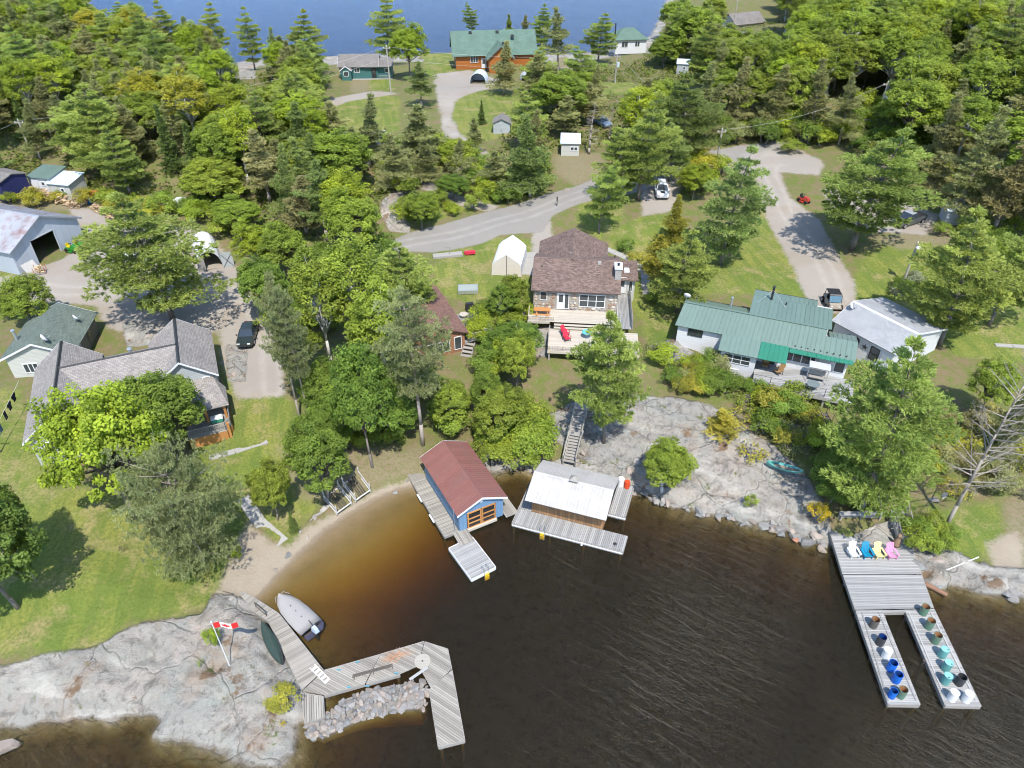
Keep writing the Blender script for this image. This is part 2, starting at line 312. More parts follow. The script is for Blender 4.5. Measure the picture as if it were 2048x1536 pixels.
parts = [terrain(-76, 76, 6, 62, .25), terrain(-76, 76, 62, 112, .4), terrain(-280, 280, 112, 480, 1.75), terrain(-280, -76, 6, 112, 1.75), terrain(76, 280, 6, 112, 1.75)]
off = 0; V = []; Qs = []; CL = []; A1 = []; A2 = []
for v, q, c, a, b in parts:
    V.append(v); Qs.append(q + off); CL.append(c); A1.append(a); A2.append(b); off += len(v)
V = np.concatenate(V); Qs = np.concatenate(Qs); CL = np.concatenate(CL); A1 = np.concatenate(A1); A2 = np.concatenate(A2)
def np_mesh(name, v, q, m, attrs=None, smooth=True):
    me = bpy.data.meshes.new(name); k = q.shape[1]
    me.vertices.add(len(v)); me.vertices.foreach_set('co', v.astype(np.float32).ravel())
    me.loops.add(q.size); me.loops.foreach_set('vertex_index', q.astype(np.int32).ravel())
    me.polygons.add(len(q)); me.polygons.foreach_set('loop_start', (np.arange(len(q)) * k).astype(np.int32)); me.polygons.foreach_set('loop_total', np.full(len(q), k, np.int32))
    if smooth: me.polygons.foreach_set('use_smooth', np.ones(len(q), bool))
    for an, (tp, data) in (attrs or {}).items():
        at = me.attributes.new(an, tp, 'POINT'); at.data.foreach_set('color' if tp == 'FLOAT_COLOR' else 'value', data.astype(np.float32).ravel())
    me.materials.append(m); me.update(calc_edges=True); me.validate(); return me

gm, nt = nodes('ground')
tc = nd(nt, 'ShaderNodeTexCoord').outputs['Object']
za = nd(nt, 'ShaderNodeAttribute', attribute_name='zone_a'); zb = nd(nt, 'ShaderNodeAttribute', attribute_name='zone_b')
sa = nd(nt, 'ShaderNodeSeparateColor', {0: za.outputs['Color']}); sb = nd(nt, 'ShaderNodeSeparateColor', {0: zb.outputs['Color']})
edge = noise(nt, tc, .9, 6, .7); edge2 = noise(nt, tc, 3.5, 4, .7)
def msk(src, amp, soft=.10, lo=0.0):
    a = math_(nt, 'ADD', src, math_(nt, 'MULTIPLY', math_(nt, 'SUBTRACT', math_(nt, 'MULTIPLY_ADD', edge2, .4, math_(nt, 'MULTIPLY', edge, .6)), .5), amp))
    return nd(nt, 'ShaderNodeMapRange', {0: a, 1: .5 - soft + lo, 2: .5 + soft + lo}, interpolation_type='SMOOTHSTEP').outputs[0]
pos = nd(nt, 'ShaderNodeSeparateXYZ', {0: tc}).outputs[2]
n1 = noise(nt, tc, .16, 5, .6); n2 = noise(nt, tc, .7, 6, .65); n3 = noise(nt, tc, 4, 5, .7); n4 = noise(nt, tc, 18, 3, .7)
stripe = noise(nt, rotscale(nt, tc, R(80), (.07, 1.0, 1)), 1.0, 2, .5)  # mowing stripes: light on leaning grass, put into the lawn colour
# forest floor: needles, moss, low green
ff = mixc(nt, ramp(nt, n2, (.38, 0.), (.6, 1.)), (.19, .145, .08), (.125, .155, .035)); ff = mixc(nt, ramp(nt, n3, (.52, 0.), (.72, .7)), ff, (.24, .21, .12))
# lawn
lw = mixc(nt, ramp(nt, n1, (.35, 0.), (.62, 1.)), (.115, .175, .024), (.24, .24, .052)); lw = mixc(nt, ramp(nt, stripe, (.45, 0.), (.55, .65)), lw, (.075, .135, .02))
lw = mixc(nt, ramp(nt, noise(nt, tc, .33, 6, .68), (.50, 0.), (.63, .9)), lw, (.33, .255, .125)); lw = mixc(nt, ramp(nt, n3, (.38, .75), (.6, 0.)), lw, (.06, .105, .016)); lw = mixc(nt, ramp(nt, n4, (.45, 0.), (.66, .65)), lw, (.29, .29, .085))
# gravel
gv = mixc(nt, n2, (.295, .25, .20), (.375, .325, .275)); gv = mixc(nt, ramp(nt, n4, (.3, 0.), (.7, 1.)), gv, (.31, .285, .255)); gv = mixc(nt, ramp(nt, n1, (.5, 0.), (.72, .55)), gv, (.285, .22, .15)); gv = mixc(nt, ramp(nt, n3, (.62, 0.), (.72, .6)), gv, (.40, .375, .335))
rd = mixc(nt, n2, (.21, .192, .168), (.285, .262, .23)); rd = mixc(nt, ramp(nt, n4, (.35, 0.), (.7, .7)), rd, (.30, .285, .26))
# bedrock with lichen, pink feldspar, dark seams
rk = mixc(nt, n2, (.235, .228, .215), (.40, .388, .365)); rk = mixc(nt, ramp(nt, n1, (.48, 0.), (.66, .7)), rk, (.40, .345, .305)); rk = mixc(nt, ramp(nt, noise(nt, tc, 1.7, 7, .75), (.53, 0.), (.62, .75)), rk, (.15, .145, .135))
rk = mixc(nt, ramp(nt, n4, (.53, 0.), (.66, .8)), rk, (.10, .098, .09)); rk = mixc(nt, ramp(nt, noise(nt, tc, .5, 5, .6), (.52, 0.), (.68, .45)), rk, (.29, .325, .29))
vor = nd(nt, 'ShaderNodeTexVoronoi', {'Vector': nd(nt, 'ShaderNodeVectorMath', {0: tc, 1: nd(nt, 'ShaderNodeTexNoise', {'Vector': tc, 'Scale': .6, 'Detail': 5.0}).outputs['Color']}, operation='ADD').outputs[0], 'Scale': .42}, feature='DISTANCE_TO_EDGE').outputs[0]
seam = ramp(nt, vor, (.0, 1.), (.014, 0.)); rk = mixc(nt, math_(nt, 'MULTIPLY', seam, ramp(nt, n2, (.5, 0.), (.6, .8))), rk, (.12, .10, .075))
vor2 = nd(nt, 'ShaderNodeTexVoronoi', {'Vector': nd(nt, 'ShaderNodeVectorMath', {0: tc, 1: nd(nt, 'ShaderNodeVectorMath', {0: nd(nt, 'ShaderNodeTexNoise', {'Vector': tc, 'Scale': .25, 'Detail': 6.0}).outputs['Color'], 3: 3.0}, operation='SCALE').outputs[0]}, operation='ADD').outputs[0], 'Scale': .17}, feature='DISTANCE_TO_EDGE').outputs[0]
rk = mixc(nt, math_(nt, 'MULTIPLY', ramp(nt, vor2, (.0, .9), (.008, 0.)), ramp(nt, noise(nt, tc, .5, 4, .6), (.47, 0.), (.55, 1.))), rk, (.10, .09, .07))
rk = mixc(nt, ramp(nt, noise(nt, nd(nt, 'ShaderNodeMapping', {'Vector': tc, 'Location': (2, 9, 0)}).outputs[0], .22, 6, .65), (.54, 0.), (.66, .6)), rk, (.30, .225, .165)); rk = mixc(nt, ramp(nt, noise(nt, rotscale(nt, tc, -1.1, (.35, 1, 1)), .8, 6, .7), (.56, 0.), (.66, .7)), rk, (.15, .14, .125))
rk = mixc(nt, ramp(nt, noise(nt, rotscale(nt, tc, .5, (.12, .4, 1)), 1.0, 5, .6), (.55, 0.), (.68, .7)), rk, (.47, .45, .42))
rk = mixc(nt, ramp(nt, noise(nt, tc, .38, 7, .7), (.58, 0.), (.64, .85)), rk, (.17, .105, .06)); rk = mixc(nt, ramp(nt, noise(nt, nd(nt, 'ShaderNodeMapping', {'Vector': tc, 'Location': (7, 3, 1)}).outputs[0], .45, 7, .7), (.62, 0.), (.66, .85)), rk, (.10, .12, .03))
# sand, needles and soil
sd_ = mixc(nt, n2, (.29, .235, .17), (.40, .345, .27)); sd_ = mixc(nt, ramp(nt, n4, (.45, 0.), (.7, .5)), sd_, (.25, .2, .14))
dt = mixc(nt, n2, (.22, .165, .105), (.31, .25, .18)); dt = mixc(nt, ramp(nt, n3, (.45, 0.), (.62, .75)), dt, (.13, .15, .04))
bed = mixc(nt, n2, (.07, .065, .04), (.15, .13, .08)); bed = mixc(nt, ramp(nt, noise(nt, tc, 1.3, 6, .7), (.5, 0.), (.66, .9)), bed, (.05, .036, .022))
c = mixc(nt, msk(sa.outputs[0], .9, .2), ff, lw); c = mixc(nt, math_(nt, 'MULTIPLY', msk(sb.outputs[1], 1.0, .25), .8), c, dt)
tk = math_(nt, 'MULTIPLY', zb.outputs['Alpha'], ramp(nt, n2, (.3, .35), (.6, 1.)))
gv = mixc(nt, math_(nt, 'MULTIPLY', tk, .55), gv, (.42, .385, .34)); rd = mixc(nt, math_(nt, 'MULTIPLY', tk, .6), rd, (.37, .35, .315))
c = mixc(nt, msk(sa.outputs[1], 1.0, .16), c, gv); c = mixc(nt, msk(sb.outputs[0], .5, .14), c, rd)
c = mixc(nt, msk(za.outputs['Alpha'], .9, .16), c, sd_)
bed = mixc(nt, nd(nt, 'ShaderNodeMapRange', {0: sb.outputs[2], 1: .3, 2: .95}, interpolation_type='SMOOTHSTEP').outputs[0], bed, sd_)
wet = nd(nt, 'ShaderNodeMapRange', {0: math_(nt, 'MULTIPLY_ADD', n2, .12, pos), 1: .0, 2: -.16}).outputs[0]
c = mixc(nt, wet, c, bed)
rmask = msk(sa.outputs[2], .6, .08); rk = mixc(nt, 1.0, rk, (1.02, 1.0, .955), 'MULTIPLY')
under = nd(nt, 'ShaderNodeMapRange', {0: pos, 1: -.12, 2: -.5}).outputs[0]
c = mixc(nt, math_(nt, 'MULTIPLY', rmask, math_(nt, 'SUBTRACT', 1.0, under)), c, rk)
damp = nd(nt, 'ShaderNodeMapRange', {0: math_(nt, 'MULTIPLY_ADD', math_(nt, 'SUBTRACT', n3, .5), .22, pos), 1: .17, 2: .06}).outputs[0]
c = mixc(nt, math_(nt, 'MULTIPLY', damp, .6), c, mixc(nt, 1.0, c, (.5, .43, .35), 'MULTIPLY'))
hgt = math_(nt, 'ADD', math_(nt, 'MULTIPLY', n3, .7), math_(nt, 'MULTIPLY', n4, .5))
hgt = math_(nt, 'ADD', hgt, math_(nt, 'MULTIPLY', rmask, math_(nt, 'SUBTRACT', math_(nt, 'MULTIPLY', noise(nt, tc, 1.1, 6, .72), 3.2), math_(nt, 'MULTIPLY', ramp(nt, vor2, (.0, 1.), (.02, 0.)), 1.0))))
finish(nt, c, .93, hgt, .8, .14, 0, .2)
NAMES = ['forest_floor', 'lawn', 'driveway', 'road', 'bedrock', 'beach', '', 'lake_bed']
for k, nm in enumerate(NAMES):
    if not nm: continue
    q = Qs[CL == k]
    if not len(q): continue
    ids, inv = np.unique(q, return_inverse=True); q2 = inv.reshape(q.shape)
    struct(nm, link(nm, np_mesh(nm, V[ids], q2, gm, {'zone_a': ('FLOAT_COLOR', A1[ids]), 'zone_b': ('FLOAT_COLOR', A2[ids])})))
deep = mat('deep_silt', (.05, .038, .024), .9, .3, .3, bump=0)
struct('deep_lake_bed', MB().add([(-4000, -3000, -5), (4000, -3000, -5), (4000, 6000, -5), (-4000, 6000, -5)], [(0, 1, 2, 3)]).build('deep_lake_bed', deep))
# ------------------------------------------------------------------ the lake: tea-coloured water with real depth under a rippled surface
wm, nt = nodes('lake_water')
tc = nd(nt, 'ShaderNodeTexCoord').outputs['Object']
mp = rotscale(nt, tc, R(35), (.33, 1.5, 1))
w1 = noise(nt, mp, 1.3, 4, .6, .6); w2 = noise(nt, rotscale(nt, tc, R(24), (.6, 1.4, 1)), 5.0, 4, .6)
calm = ramp(nt, noise(nt, nd(nt, 'ShaderNodeMapping', {'Vector': tc, 'Location': (3, 1, 0)}).outputs[0], .035, 3, .5), (.42, .25), (.6, 1.))
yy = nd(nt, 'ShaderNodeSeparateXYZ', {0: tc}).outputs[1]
far = nd(nt, 'ShaderNodeMapRange', {0: yy, 1: 90., 2: 140.}).outputs[0]                    # the outer lake: shorter, even chop and a bluer painted reflection
bd = nd(nt, 'ShaderNodeVectorMath', {0: tc, 1: (float(BEACH[0]) + 2, float(BEACH[1]) - 3, 0)}, operation='DISTANCE').outputs['Value']
shel = nd(nt, 'ShaderNodeMapRange', {0: bd, 1: 7., 2: 26., 3: .12, 4: 1.}).outputs[0]                 # the sheltered bay by the beach lies calmer
calm = math_(nt, 'MULTIPLY', math_(nt, 'MULTIPLY_ADD', calm, .6, .4), shel)
amp = math_(nt, 'ADD', math_(nt, 'MULTIPLY', calm, math_(nt, 'SUBTRACT', 1.0, far)), math_(nt, 'MULTIPLY', far, .13))
hh = math_(nt, 'MULTIPLY', math_(nt, 'ADD', w1, math_(nt, 'MULTIPLY', w2, .35)), amp)
bmp = nd(nt, 'ShaderNodeBump', {'Height': hh, 'Strength': 1.0, 'Distance': .6}).outputs[0]
fres = nd(nt, 'ShaderNodeFresnel', {'IOR': 1.33, 'Normal': bmp}).outputs[0]
gl = nd(nt, 'ShaderNodeBsdfGlossy', {'Color': mixc(nt, far, (.62, .60, .55), (.32, .46, .80)), 'Roughness': .04, 'Normal': bmp}).outputs[0]  # reflected sky colour painted in: blue on the outer lake, warm grey inshore
tr = nd(nt, 'ShaderNodeBsdfTransparent', {'Color': (1, 1, 1)}).outputs[0]
df = nd(nt, 'ShaderNodeBsdfDiffuse', {'Color': (.0125, .0112, .0068)}).outputs[0]     # fine particles in the top of the water
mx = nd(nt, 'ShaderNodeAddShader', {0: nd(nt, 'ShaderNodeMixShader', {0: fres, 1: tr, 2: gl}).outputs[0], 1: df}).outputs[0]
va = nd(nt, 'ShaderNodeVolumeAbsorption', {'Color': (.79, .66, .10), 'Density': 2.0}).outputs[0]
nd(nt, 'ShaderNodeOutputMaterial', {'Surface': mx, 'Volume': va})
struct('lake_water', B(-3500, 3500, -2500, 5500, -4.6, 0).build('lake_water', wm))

# ------------------------------------------------------------------ foliage templates
def leaf_mat(name, trans, rough=.55):
    m, nt = nodes(name)
    col = nd(nt, 'ShaderNodeObjectInfo').outputs['Color']
    t = nd(nt, 'ShaderNodeAttribute', attribute_name='tint').outputs['Fac']
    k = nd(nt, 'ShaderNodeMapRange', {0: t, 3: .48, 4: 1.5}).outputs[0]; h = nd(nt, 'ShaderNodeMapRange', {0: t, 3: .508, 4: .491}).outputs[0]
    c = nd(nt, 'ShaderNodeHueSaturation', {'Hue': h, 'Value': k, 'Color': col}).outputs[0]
    p = nd(nt, 'ShaderNodeBsdfPrincipled', {'Base Color': c, 'Roughness': rough, 'Specular IOR Level': .25}).outputs[0]
    tr = nd(nt, 'ShaderNodeBsdfTranslucent', {'Color': c}).outputs[0]
    nd(nt, 'ShaderNodeOutputMaterial', {0: nd(nt, 'ShaderNodeMixShader', {0: trans, 1: p, 2: tr}).outputs[0]}); return m
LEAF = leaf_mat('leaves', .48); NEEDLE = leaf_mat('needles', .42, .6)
BARK = mat('bark_grey', (.20, .175, .15), .9, .35, 6, stretch=(1, 1, .25), bump=.6); BARKR = mat('bark_red', (.33, .285, .25), .9, .3, 6, stretch=(1, 1, .25), bump=.6)
BARKD = mat('bark_dead', (.33, .29, .25), .9, .25, 6, stretch=(1, 1, .25), bump=.4); BARKB = mat('bark_birch', (.55, .53, .49), .7, .3, 5, stretch=(1, 1, 2.5), bump=.2)
def unit(v): return v / np.maximum(np.linalg.norm(v, axis=-1, keepdims=True), 1e-9)
def tufts(C, A, tint, n, ln, wd, spread, r):
    """needle bundles: n slim blades fanning from each centre C round axis A"""
    m = len(C); d = unit(A[:, None] + spread * r.normal(size=(m, n, 3))); c = np.repeat(C[:, None], n, 1) + .12 * ln * r.normal(size=(m, n, 3))
    side = unit(np.cross(d, r.normal(size=(m, n, 3)))) * wd; L = ln * r.uniform(.7, 1.25, (m, n, 1))
    v = np.stack([c - side * .6, c + d * L * .55 - side, c + d * L, c + d * L * .55 + side], 2).reshape(-1, 3)
    q = np.arange(len(v)).reshape(-1, 4); t = np.repeat(np.clip(tint[:, None] + .12 * r.normal(size=(m, n)), 0, 1).reshape(-1), 4); return v, q, t
def quads(C, Nn, size, tint, r):
    t = unit(np.cross(Nn, r.normal(size=Nn.shape))); b = np.cross(Nn, t); s = size[:, None]
    v = np.stack([C - t * s, C - b * s * .62, C + t * s, C + b * s * .62], 1).reshape(-1, 3)
    return v, np.arange(len(v)).reshape(-1, 4), np.repeat(tint, 4)
def limb(mb, p0, p1, r0, r1, sag=0, n=5, segs=2):
    p0 = np.array(p0); p1 = np.array(p1); prev = p0
    for k in range(1, segs + 1):
        f = k / segs; q = p0 + (p1 - p0) * f + np.array([0, 0, -sag * math.sin(f * math.pi)])
        mb.cyl(prev, q, r0 + (r1 - r0) * (k - 1) / segs, r0 + (r1 - r0) * f, n); prev = q
TEMPL = {}
def templ(key, H, Rr, trunk, v, q, t, bark, leafm):
    Rr = float(np.percentile(np.hypot(v[:, 0], v[:, 1]), 99.6)); H = float(np.percentile(v[:, 2], 99.8))      # true reach of the crown
    TEMPL[key] = (H, Rr, trunk.mesh(key + '_trunk', bark, True, False), np_mesh(key + '_crown', v, q, leafm, {'tint': ('FLOAT', t)}, False))
def conifer(key, seed, H, Rr, whorls, lo, prof, tuft, rise, bark, droop=0.0, sub=1.0, nb=5, ln=.42, wd=.075, spread=.75, curve=0.0, nbl=10, zup=.45):
    r = np.random.default_rng(seed); mb = MB(); C = []; A = []; T = []
    bend = r.normal(size=2) * curve
    def ax(z): f = z / H; return np.array([bend[0] * f * f, bend[1] * f * f, z])
    rad = .012 * H + .05
    for k in range(6): mb.cyl(ax(H * .96 * k / 6), ax(H * .96 * (k + 1) / 6), rad * (1 - k / 6.3), rad * (1 - (k + 1) / 6.3), 7)
    for w in range(whorls):
        f = lo + (1 - lo) * (w / (whorls - 1)) ** .92; z = H * f * .97; ph = r.uniform(0, 6.28); n = nb if f < .85 else 4
        wl = r.uniform(.72, 1.12)
        for k in range(n):
            a = ph + 6.283 * k / n + r.normal() * .22; L = Rr * prof((f - lo) / (1 - lo)) * wl * r.uniform(.55, 1.18)
            if L < .18: L = .18
            d = np.array([math.cos(a), math.sin(a), 0]); up = rise * (0.4 + .9 * (f - lo) / (1 - lo)) + r.normal() * .06
            p0 = ax(z); p1 = p0 + d * L + np.array([0, 0, L * up - droop * L * L * .12])
            mb.cyl(p0, p0 + (p1 - p0) * .8, max(.011 * L + .012, .02), .012, 4)
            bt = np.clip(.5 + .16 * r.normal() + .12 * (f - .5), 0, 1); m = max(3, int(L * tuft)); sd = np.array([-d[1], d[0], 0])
            for j in range(m):
                s = .26 + .76 * (j + r.random()) / m; w_ = (1 - abs(s - .62) * .9) * .42 * L * sub
                o = r.uniform(-1, 1) * w_; c = p0 + (p1 - p0) * s + sd * o + np.array([0, 0, r.normal() * .055 + .05 - abs(o) * .10 + .12 * s * s * L * .4])
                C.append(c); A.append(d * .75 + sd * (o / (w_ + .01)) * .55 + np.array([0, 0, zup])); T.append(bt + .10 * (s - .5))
    for k in range(7): C.append(ax(H * (.95 + .05 * k / 6))); A.append(np.array([0, 0, 1.])); T.append(.75)
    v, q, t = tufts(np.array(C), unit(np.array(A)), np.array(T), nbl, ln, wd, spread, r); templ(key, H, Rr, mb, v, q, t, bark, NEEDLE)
wp = lambda t: (.55 + 1.3 * t) * (t < .25) + (t >= .25) * (.875 + .1 * math.sin(9 * t)) * (1 - ((t - .25) / .78) ** 1.5) ** .8 if t < 1.0 else .05
def wpf(t): t = min(max(t, 0), .999); return (.6 + 1.6 * t) if t < .25 else max(.10, (.92 + .12 * math.sin(14 * t)) * (1 - ((t - .25) / .78) ** 1.9))
def wpr(t): t = min(max(t, 0), .999); return (.55 + 1.3 * t) if t < .3 else max(.3, (.94 + .1 * math.sin(14 * t)) * (1 - ((t - .3) / .74) ** 3.2))
def nar(t): return max(.05, (1 - t) ** .85 * (.8 + .25 * math.sin(20 * t)))
def rnd(t): return max(.18, math.sin(math.pi * (0.18 + .78 * t)) ** .8)
for k in range(6): conifer('white%d' % k, 10 + k, 14, (4.4, 3.9, 4.8, 4.2, 3.6, 4.6)[k], (9, 10, 10, 9, 11, 9)[k], (.17, .22, .2, .28, .18, .24)[k], wpf, 23.0, .08, BARK, curve=.8, ln=.33, wd=.038, nbl=12, zup=.26, spread=.55, sub=1.05, nb=6)
for k in range(5): conifer('jack%d' % k, 30 + k, 12, 2.7, (19, 15, 17, 21, 14)[k], (.2, .3, .14, .26, .36)[k], lambda t: max(.12, (1 - t ** 1.5) ** .9 * (.72 + .34 * math.sin(17 * t + 1))), 14, .22, BARKR, curve=.7, ln=.32, wd=.04, spread=.85, nbl=11)
for k in range(3): conifer('red%d' % k, 50 + k, 15, 3.6, 13, .42, rnd, 15.0, .20, BARKR, nb=5, sub=1.1, curve=.8, ln=.27, wd=.03, spread=1.1, nbl=14)
for k in range(2): conifer('spruce%d' % k, 70 + k, 11, 2.2, 26, .06, nar, 12, -.02, BARK, droop=.5, nb=6, ln=.28, wd=.045)
conifer('mugo0', 81, 8, 5.2, 12, .12, rnd, 19, .30, BARKR, nb=7, sub=1.25, curve=.3, ln=.22, wd=.026, spread=1.1, nbl=14)
def broad(key, seed, H, Rr, clumps, leaves, lo, size=.2, flat=.55, bark=BARK, cr=.95, gap=.0):
    r = np.random.default_rng(seed); mb = MB(); top = H * .55; bend = r.normal(size=2) * .35
    for k in range(4): mb.cyl((bend[0] * k / 4, bend[1] * k / 4, top * k / 4), (bend[0] * (k + 1) / 4, bend[1] * (k + 1) / 4, top * (k + 1) / 4), (.016 * H + .05) * (1 - k / 6), (.016 * H + .05) * (1 - (k + 1) / 6), 7)
    lob = r.uniform(.66, 1.18, 7); V_ = []; N_ = []; S_ = []; T_ = []
    hh = H * (1 - lo) / 2; cz = H * lo + hh
    for k in range(clumps):
        u = r.normal(size=3); u /= np.linalg.norm(u)
        if u[2] < -.35: u[2] = abs(u[2]) * .8
        a = (math.atan2(u[1], u[0]) + math.pi) / 6.2832 * 7; i = int(a) % 7; f = a - int(a); lb = lob[i] * (1 - f) + lob[(i + 1) % 7] * f
        rad = r.uniform(.45, 1.0) ** .55 * lb; c = np.array([u[0] * Rr * rad, u[1] * Rr * rad, cz + u[2] * hh * rad * .94])
        if k % 3 == 0: limb(mb, (bend[0] * .6, bend[1] * .6, top * r.uniform(.55, 1)), c - np.array([0, 0, .2]), .05 + .004 * H, .015, -.2, 4, 2)
        q = r.uniform(.7, 1.2) * cr; n = int(leaves * q * q); e = r.normal(size=(n, 3)); e = e / np.linalg.norm(e, axis=1)[:, None] * r.uniform(.35, 1, n)[:, None] ** .6
        P_ = c + e * np.array([q, q, q * flat]); V_.append(P_); out = unit(P_ - np.array([0, 0, cz - hh * .5]))
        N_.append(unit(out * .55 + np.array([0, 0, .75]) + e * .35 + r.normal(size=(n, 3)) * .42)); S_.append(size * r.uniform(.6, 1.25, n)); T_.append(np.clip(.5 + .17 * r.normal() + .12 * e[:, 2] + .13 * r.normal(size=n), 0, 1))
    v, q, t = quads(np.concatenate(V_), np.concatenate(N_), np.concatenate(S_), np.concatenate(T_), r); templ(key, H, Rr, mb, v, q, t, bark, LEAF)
for k in range(4): broad('maple%d' % k, 100 + k, 9, 3.7, 250, 250, .14, .125, cr=.62, flat=.62)
for k in range(3): broad('birch%d' % k, 120 + k, 11, 2.9, 210, 240, .20, .115, bark=BARKB, cr=.55, flat=.75)
for k in range(3): broad('bush%d' % k, 140 + k, 2.4, 1.7, 34, 330, .03, .085, cr=.48, flat=.8)
for k in range(2): broad('shrub%d' % k, 150 + k, 1.3, 1.15, 20, 150, .0, .085, cr=.36, flat=.75)
def bare(key, seed, H, Rr, n, rise=.35, twigs=5):
    r = np.random.default_rng(seed); mb = MB(); br = MB(); bend = r.normal(size=2) * .6
    def ax(z): f = z / H; return np.array([bend[0] * f * f, bend[1] * f * f, z])
    for k in range(7): mb.cyl(ax(H * k / 7), ax(H * (k + 1) / 7), (.012 * H + .05) * (1 - k / 7.4), (.012 * H + .05) * (1 - (k + 1) / 7.4), 7)
    for k in range(n):
        f = .22 + .76 * k / n; a = r.uniform(0, 6.28); L = Rr * (1.1 - f) ** .6 * r.uniform(.5, 1.1); d = np.array([math.cos(a), math.sin(a), rise + r.normal() * .15]); p0 = ax(H * f); p1 = p0 + d * L
        br.cyl(p0, p1, .012 * L + .015, .008, 4)
        for j in range(twigs):
            s = r.uniform(.3, 1); p = p0 + (p1 - p0) * s; e = d * .6 + r.normal(size=3) * .5; br.cyl(p, p + e * L * .35 * (1.2 - s), .011, .005, 3)
    TEMPL[key] = (H, Rr, mb.mesh(key + '_trunk', BARKD, True, False), br.mesh(key + '_crown', BARKD, False, False))
bare('dead0', 201, 13, 5.0, 64, .42, 16); bare('dead1', 202, 10, 1.9, 60, .05, 5)
COLS = dict(lime=(.325, .405, .04), yel=(.42, .41, .05), grn=(.19, .28, .045), mid=(.275, .35, .05), dark=(.13, .20, .04), pine=(.26, .325, .095), pineb=(.315, .385, .09), pined=(.19, .25, .065), olive=(.315, .325, .125), sage=(.32, .35, .15), rust=(.34, .32, .135), blue=(.16, .22, .09), gold=(.52, .42, .03), cedar=(.40, .375, .06), silver=(.34, .36, .22))
CAT = dict(white='pine_tree', jack='jack_pine_tree', red='red_pine_tree', spruce='spruce_tree', mugo='pine_tree', maple='maple_tree', birch='birch_tree', bush='bush', shrub='shrub', dead='dead_tree')
_vi = {}
def plant(kind, base, h, rad, col, label, group=None, lean=(0, 0), name=None):
    ks = sorted(k for k in TEMPL if k.rstrip('0123456789') == kind.rstrip('0123456789'))
    if kind[-1].isdigit(): key = kind
    else: _vi[kind] = _vi.get(kind, -1) + 1; key = ks[_vi[kind] % len(ks)]
    H, Rr, tm, cm = TEMPL[key]; nm = name or CAT[key.rstrip('0123456789')]
    o = thing(nm, label, 'shrub' if nm in ('bush', 'shrub') else 'tree', base, random.uniform(0, 6.28), group)
    o.scale = (rad / Rr, rad / Rr, h / H); o.rotation_euler.x = lean[0]; o.rotation_euler.y = lean[1]
    if abs(lean[0]) + abs(lean[1]) > 0: o.rotation_euler.z = 0
    link('trunk' if nm not in ('bush', 'shrub') else 'stem', tm, o); c = link('crown' if nm not in ('bush', 'shrub') else 'foliage', cm, o)
    a = COLS[col] if isinstance(col, str) else col; j = random.uniform(.84, 1.14); c.color = (a[0] * j * random.uniform(.94, 1.06), a[1] * j, a[2] * j, 1); return o
def tree(kind, tx, ty, wpx, col, label, base=None, h=None, group=None, lean=(0, 0), seen=False):
    """crown top at photo (tx,ty); either the foot is seen at base, or the height h is judged"""
    if base:
        bx = base[0] if seen else tx
        for _ in range(1 if seen else 6):
            b = PT(bx, base[1]); lo, hi = .5, 40
            for _ in range(36):
                mid = (lo + hi) / 2
                if to_px(b + Vector((0, 0, mid)))[1] > ty: lo = mid
                else: hi = mid
            h = lo
            if not seen: bx += tx - to_px(b + Vector((0, 0, h * .62)))[0]        # the crown, not the hidden foot, is what the photo shows
    else:
        z = 4.0
        for _ in range(20): b = pt(tx, ty, z + h); z = .5 * z + .5 * max(Z(b.x, b.y), 0)
        b.z = max(Z(b.x, b.y), 0)
    k = ppm(b + Vector((0, 0, h * .5)))
    b = b - Vector((0, 0, .12)); return plant(kind, b, h, wpx / 2 / k, col, label, group, lean)

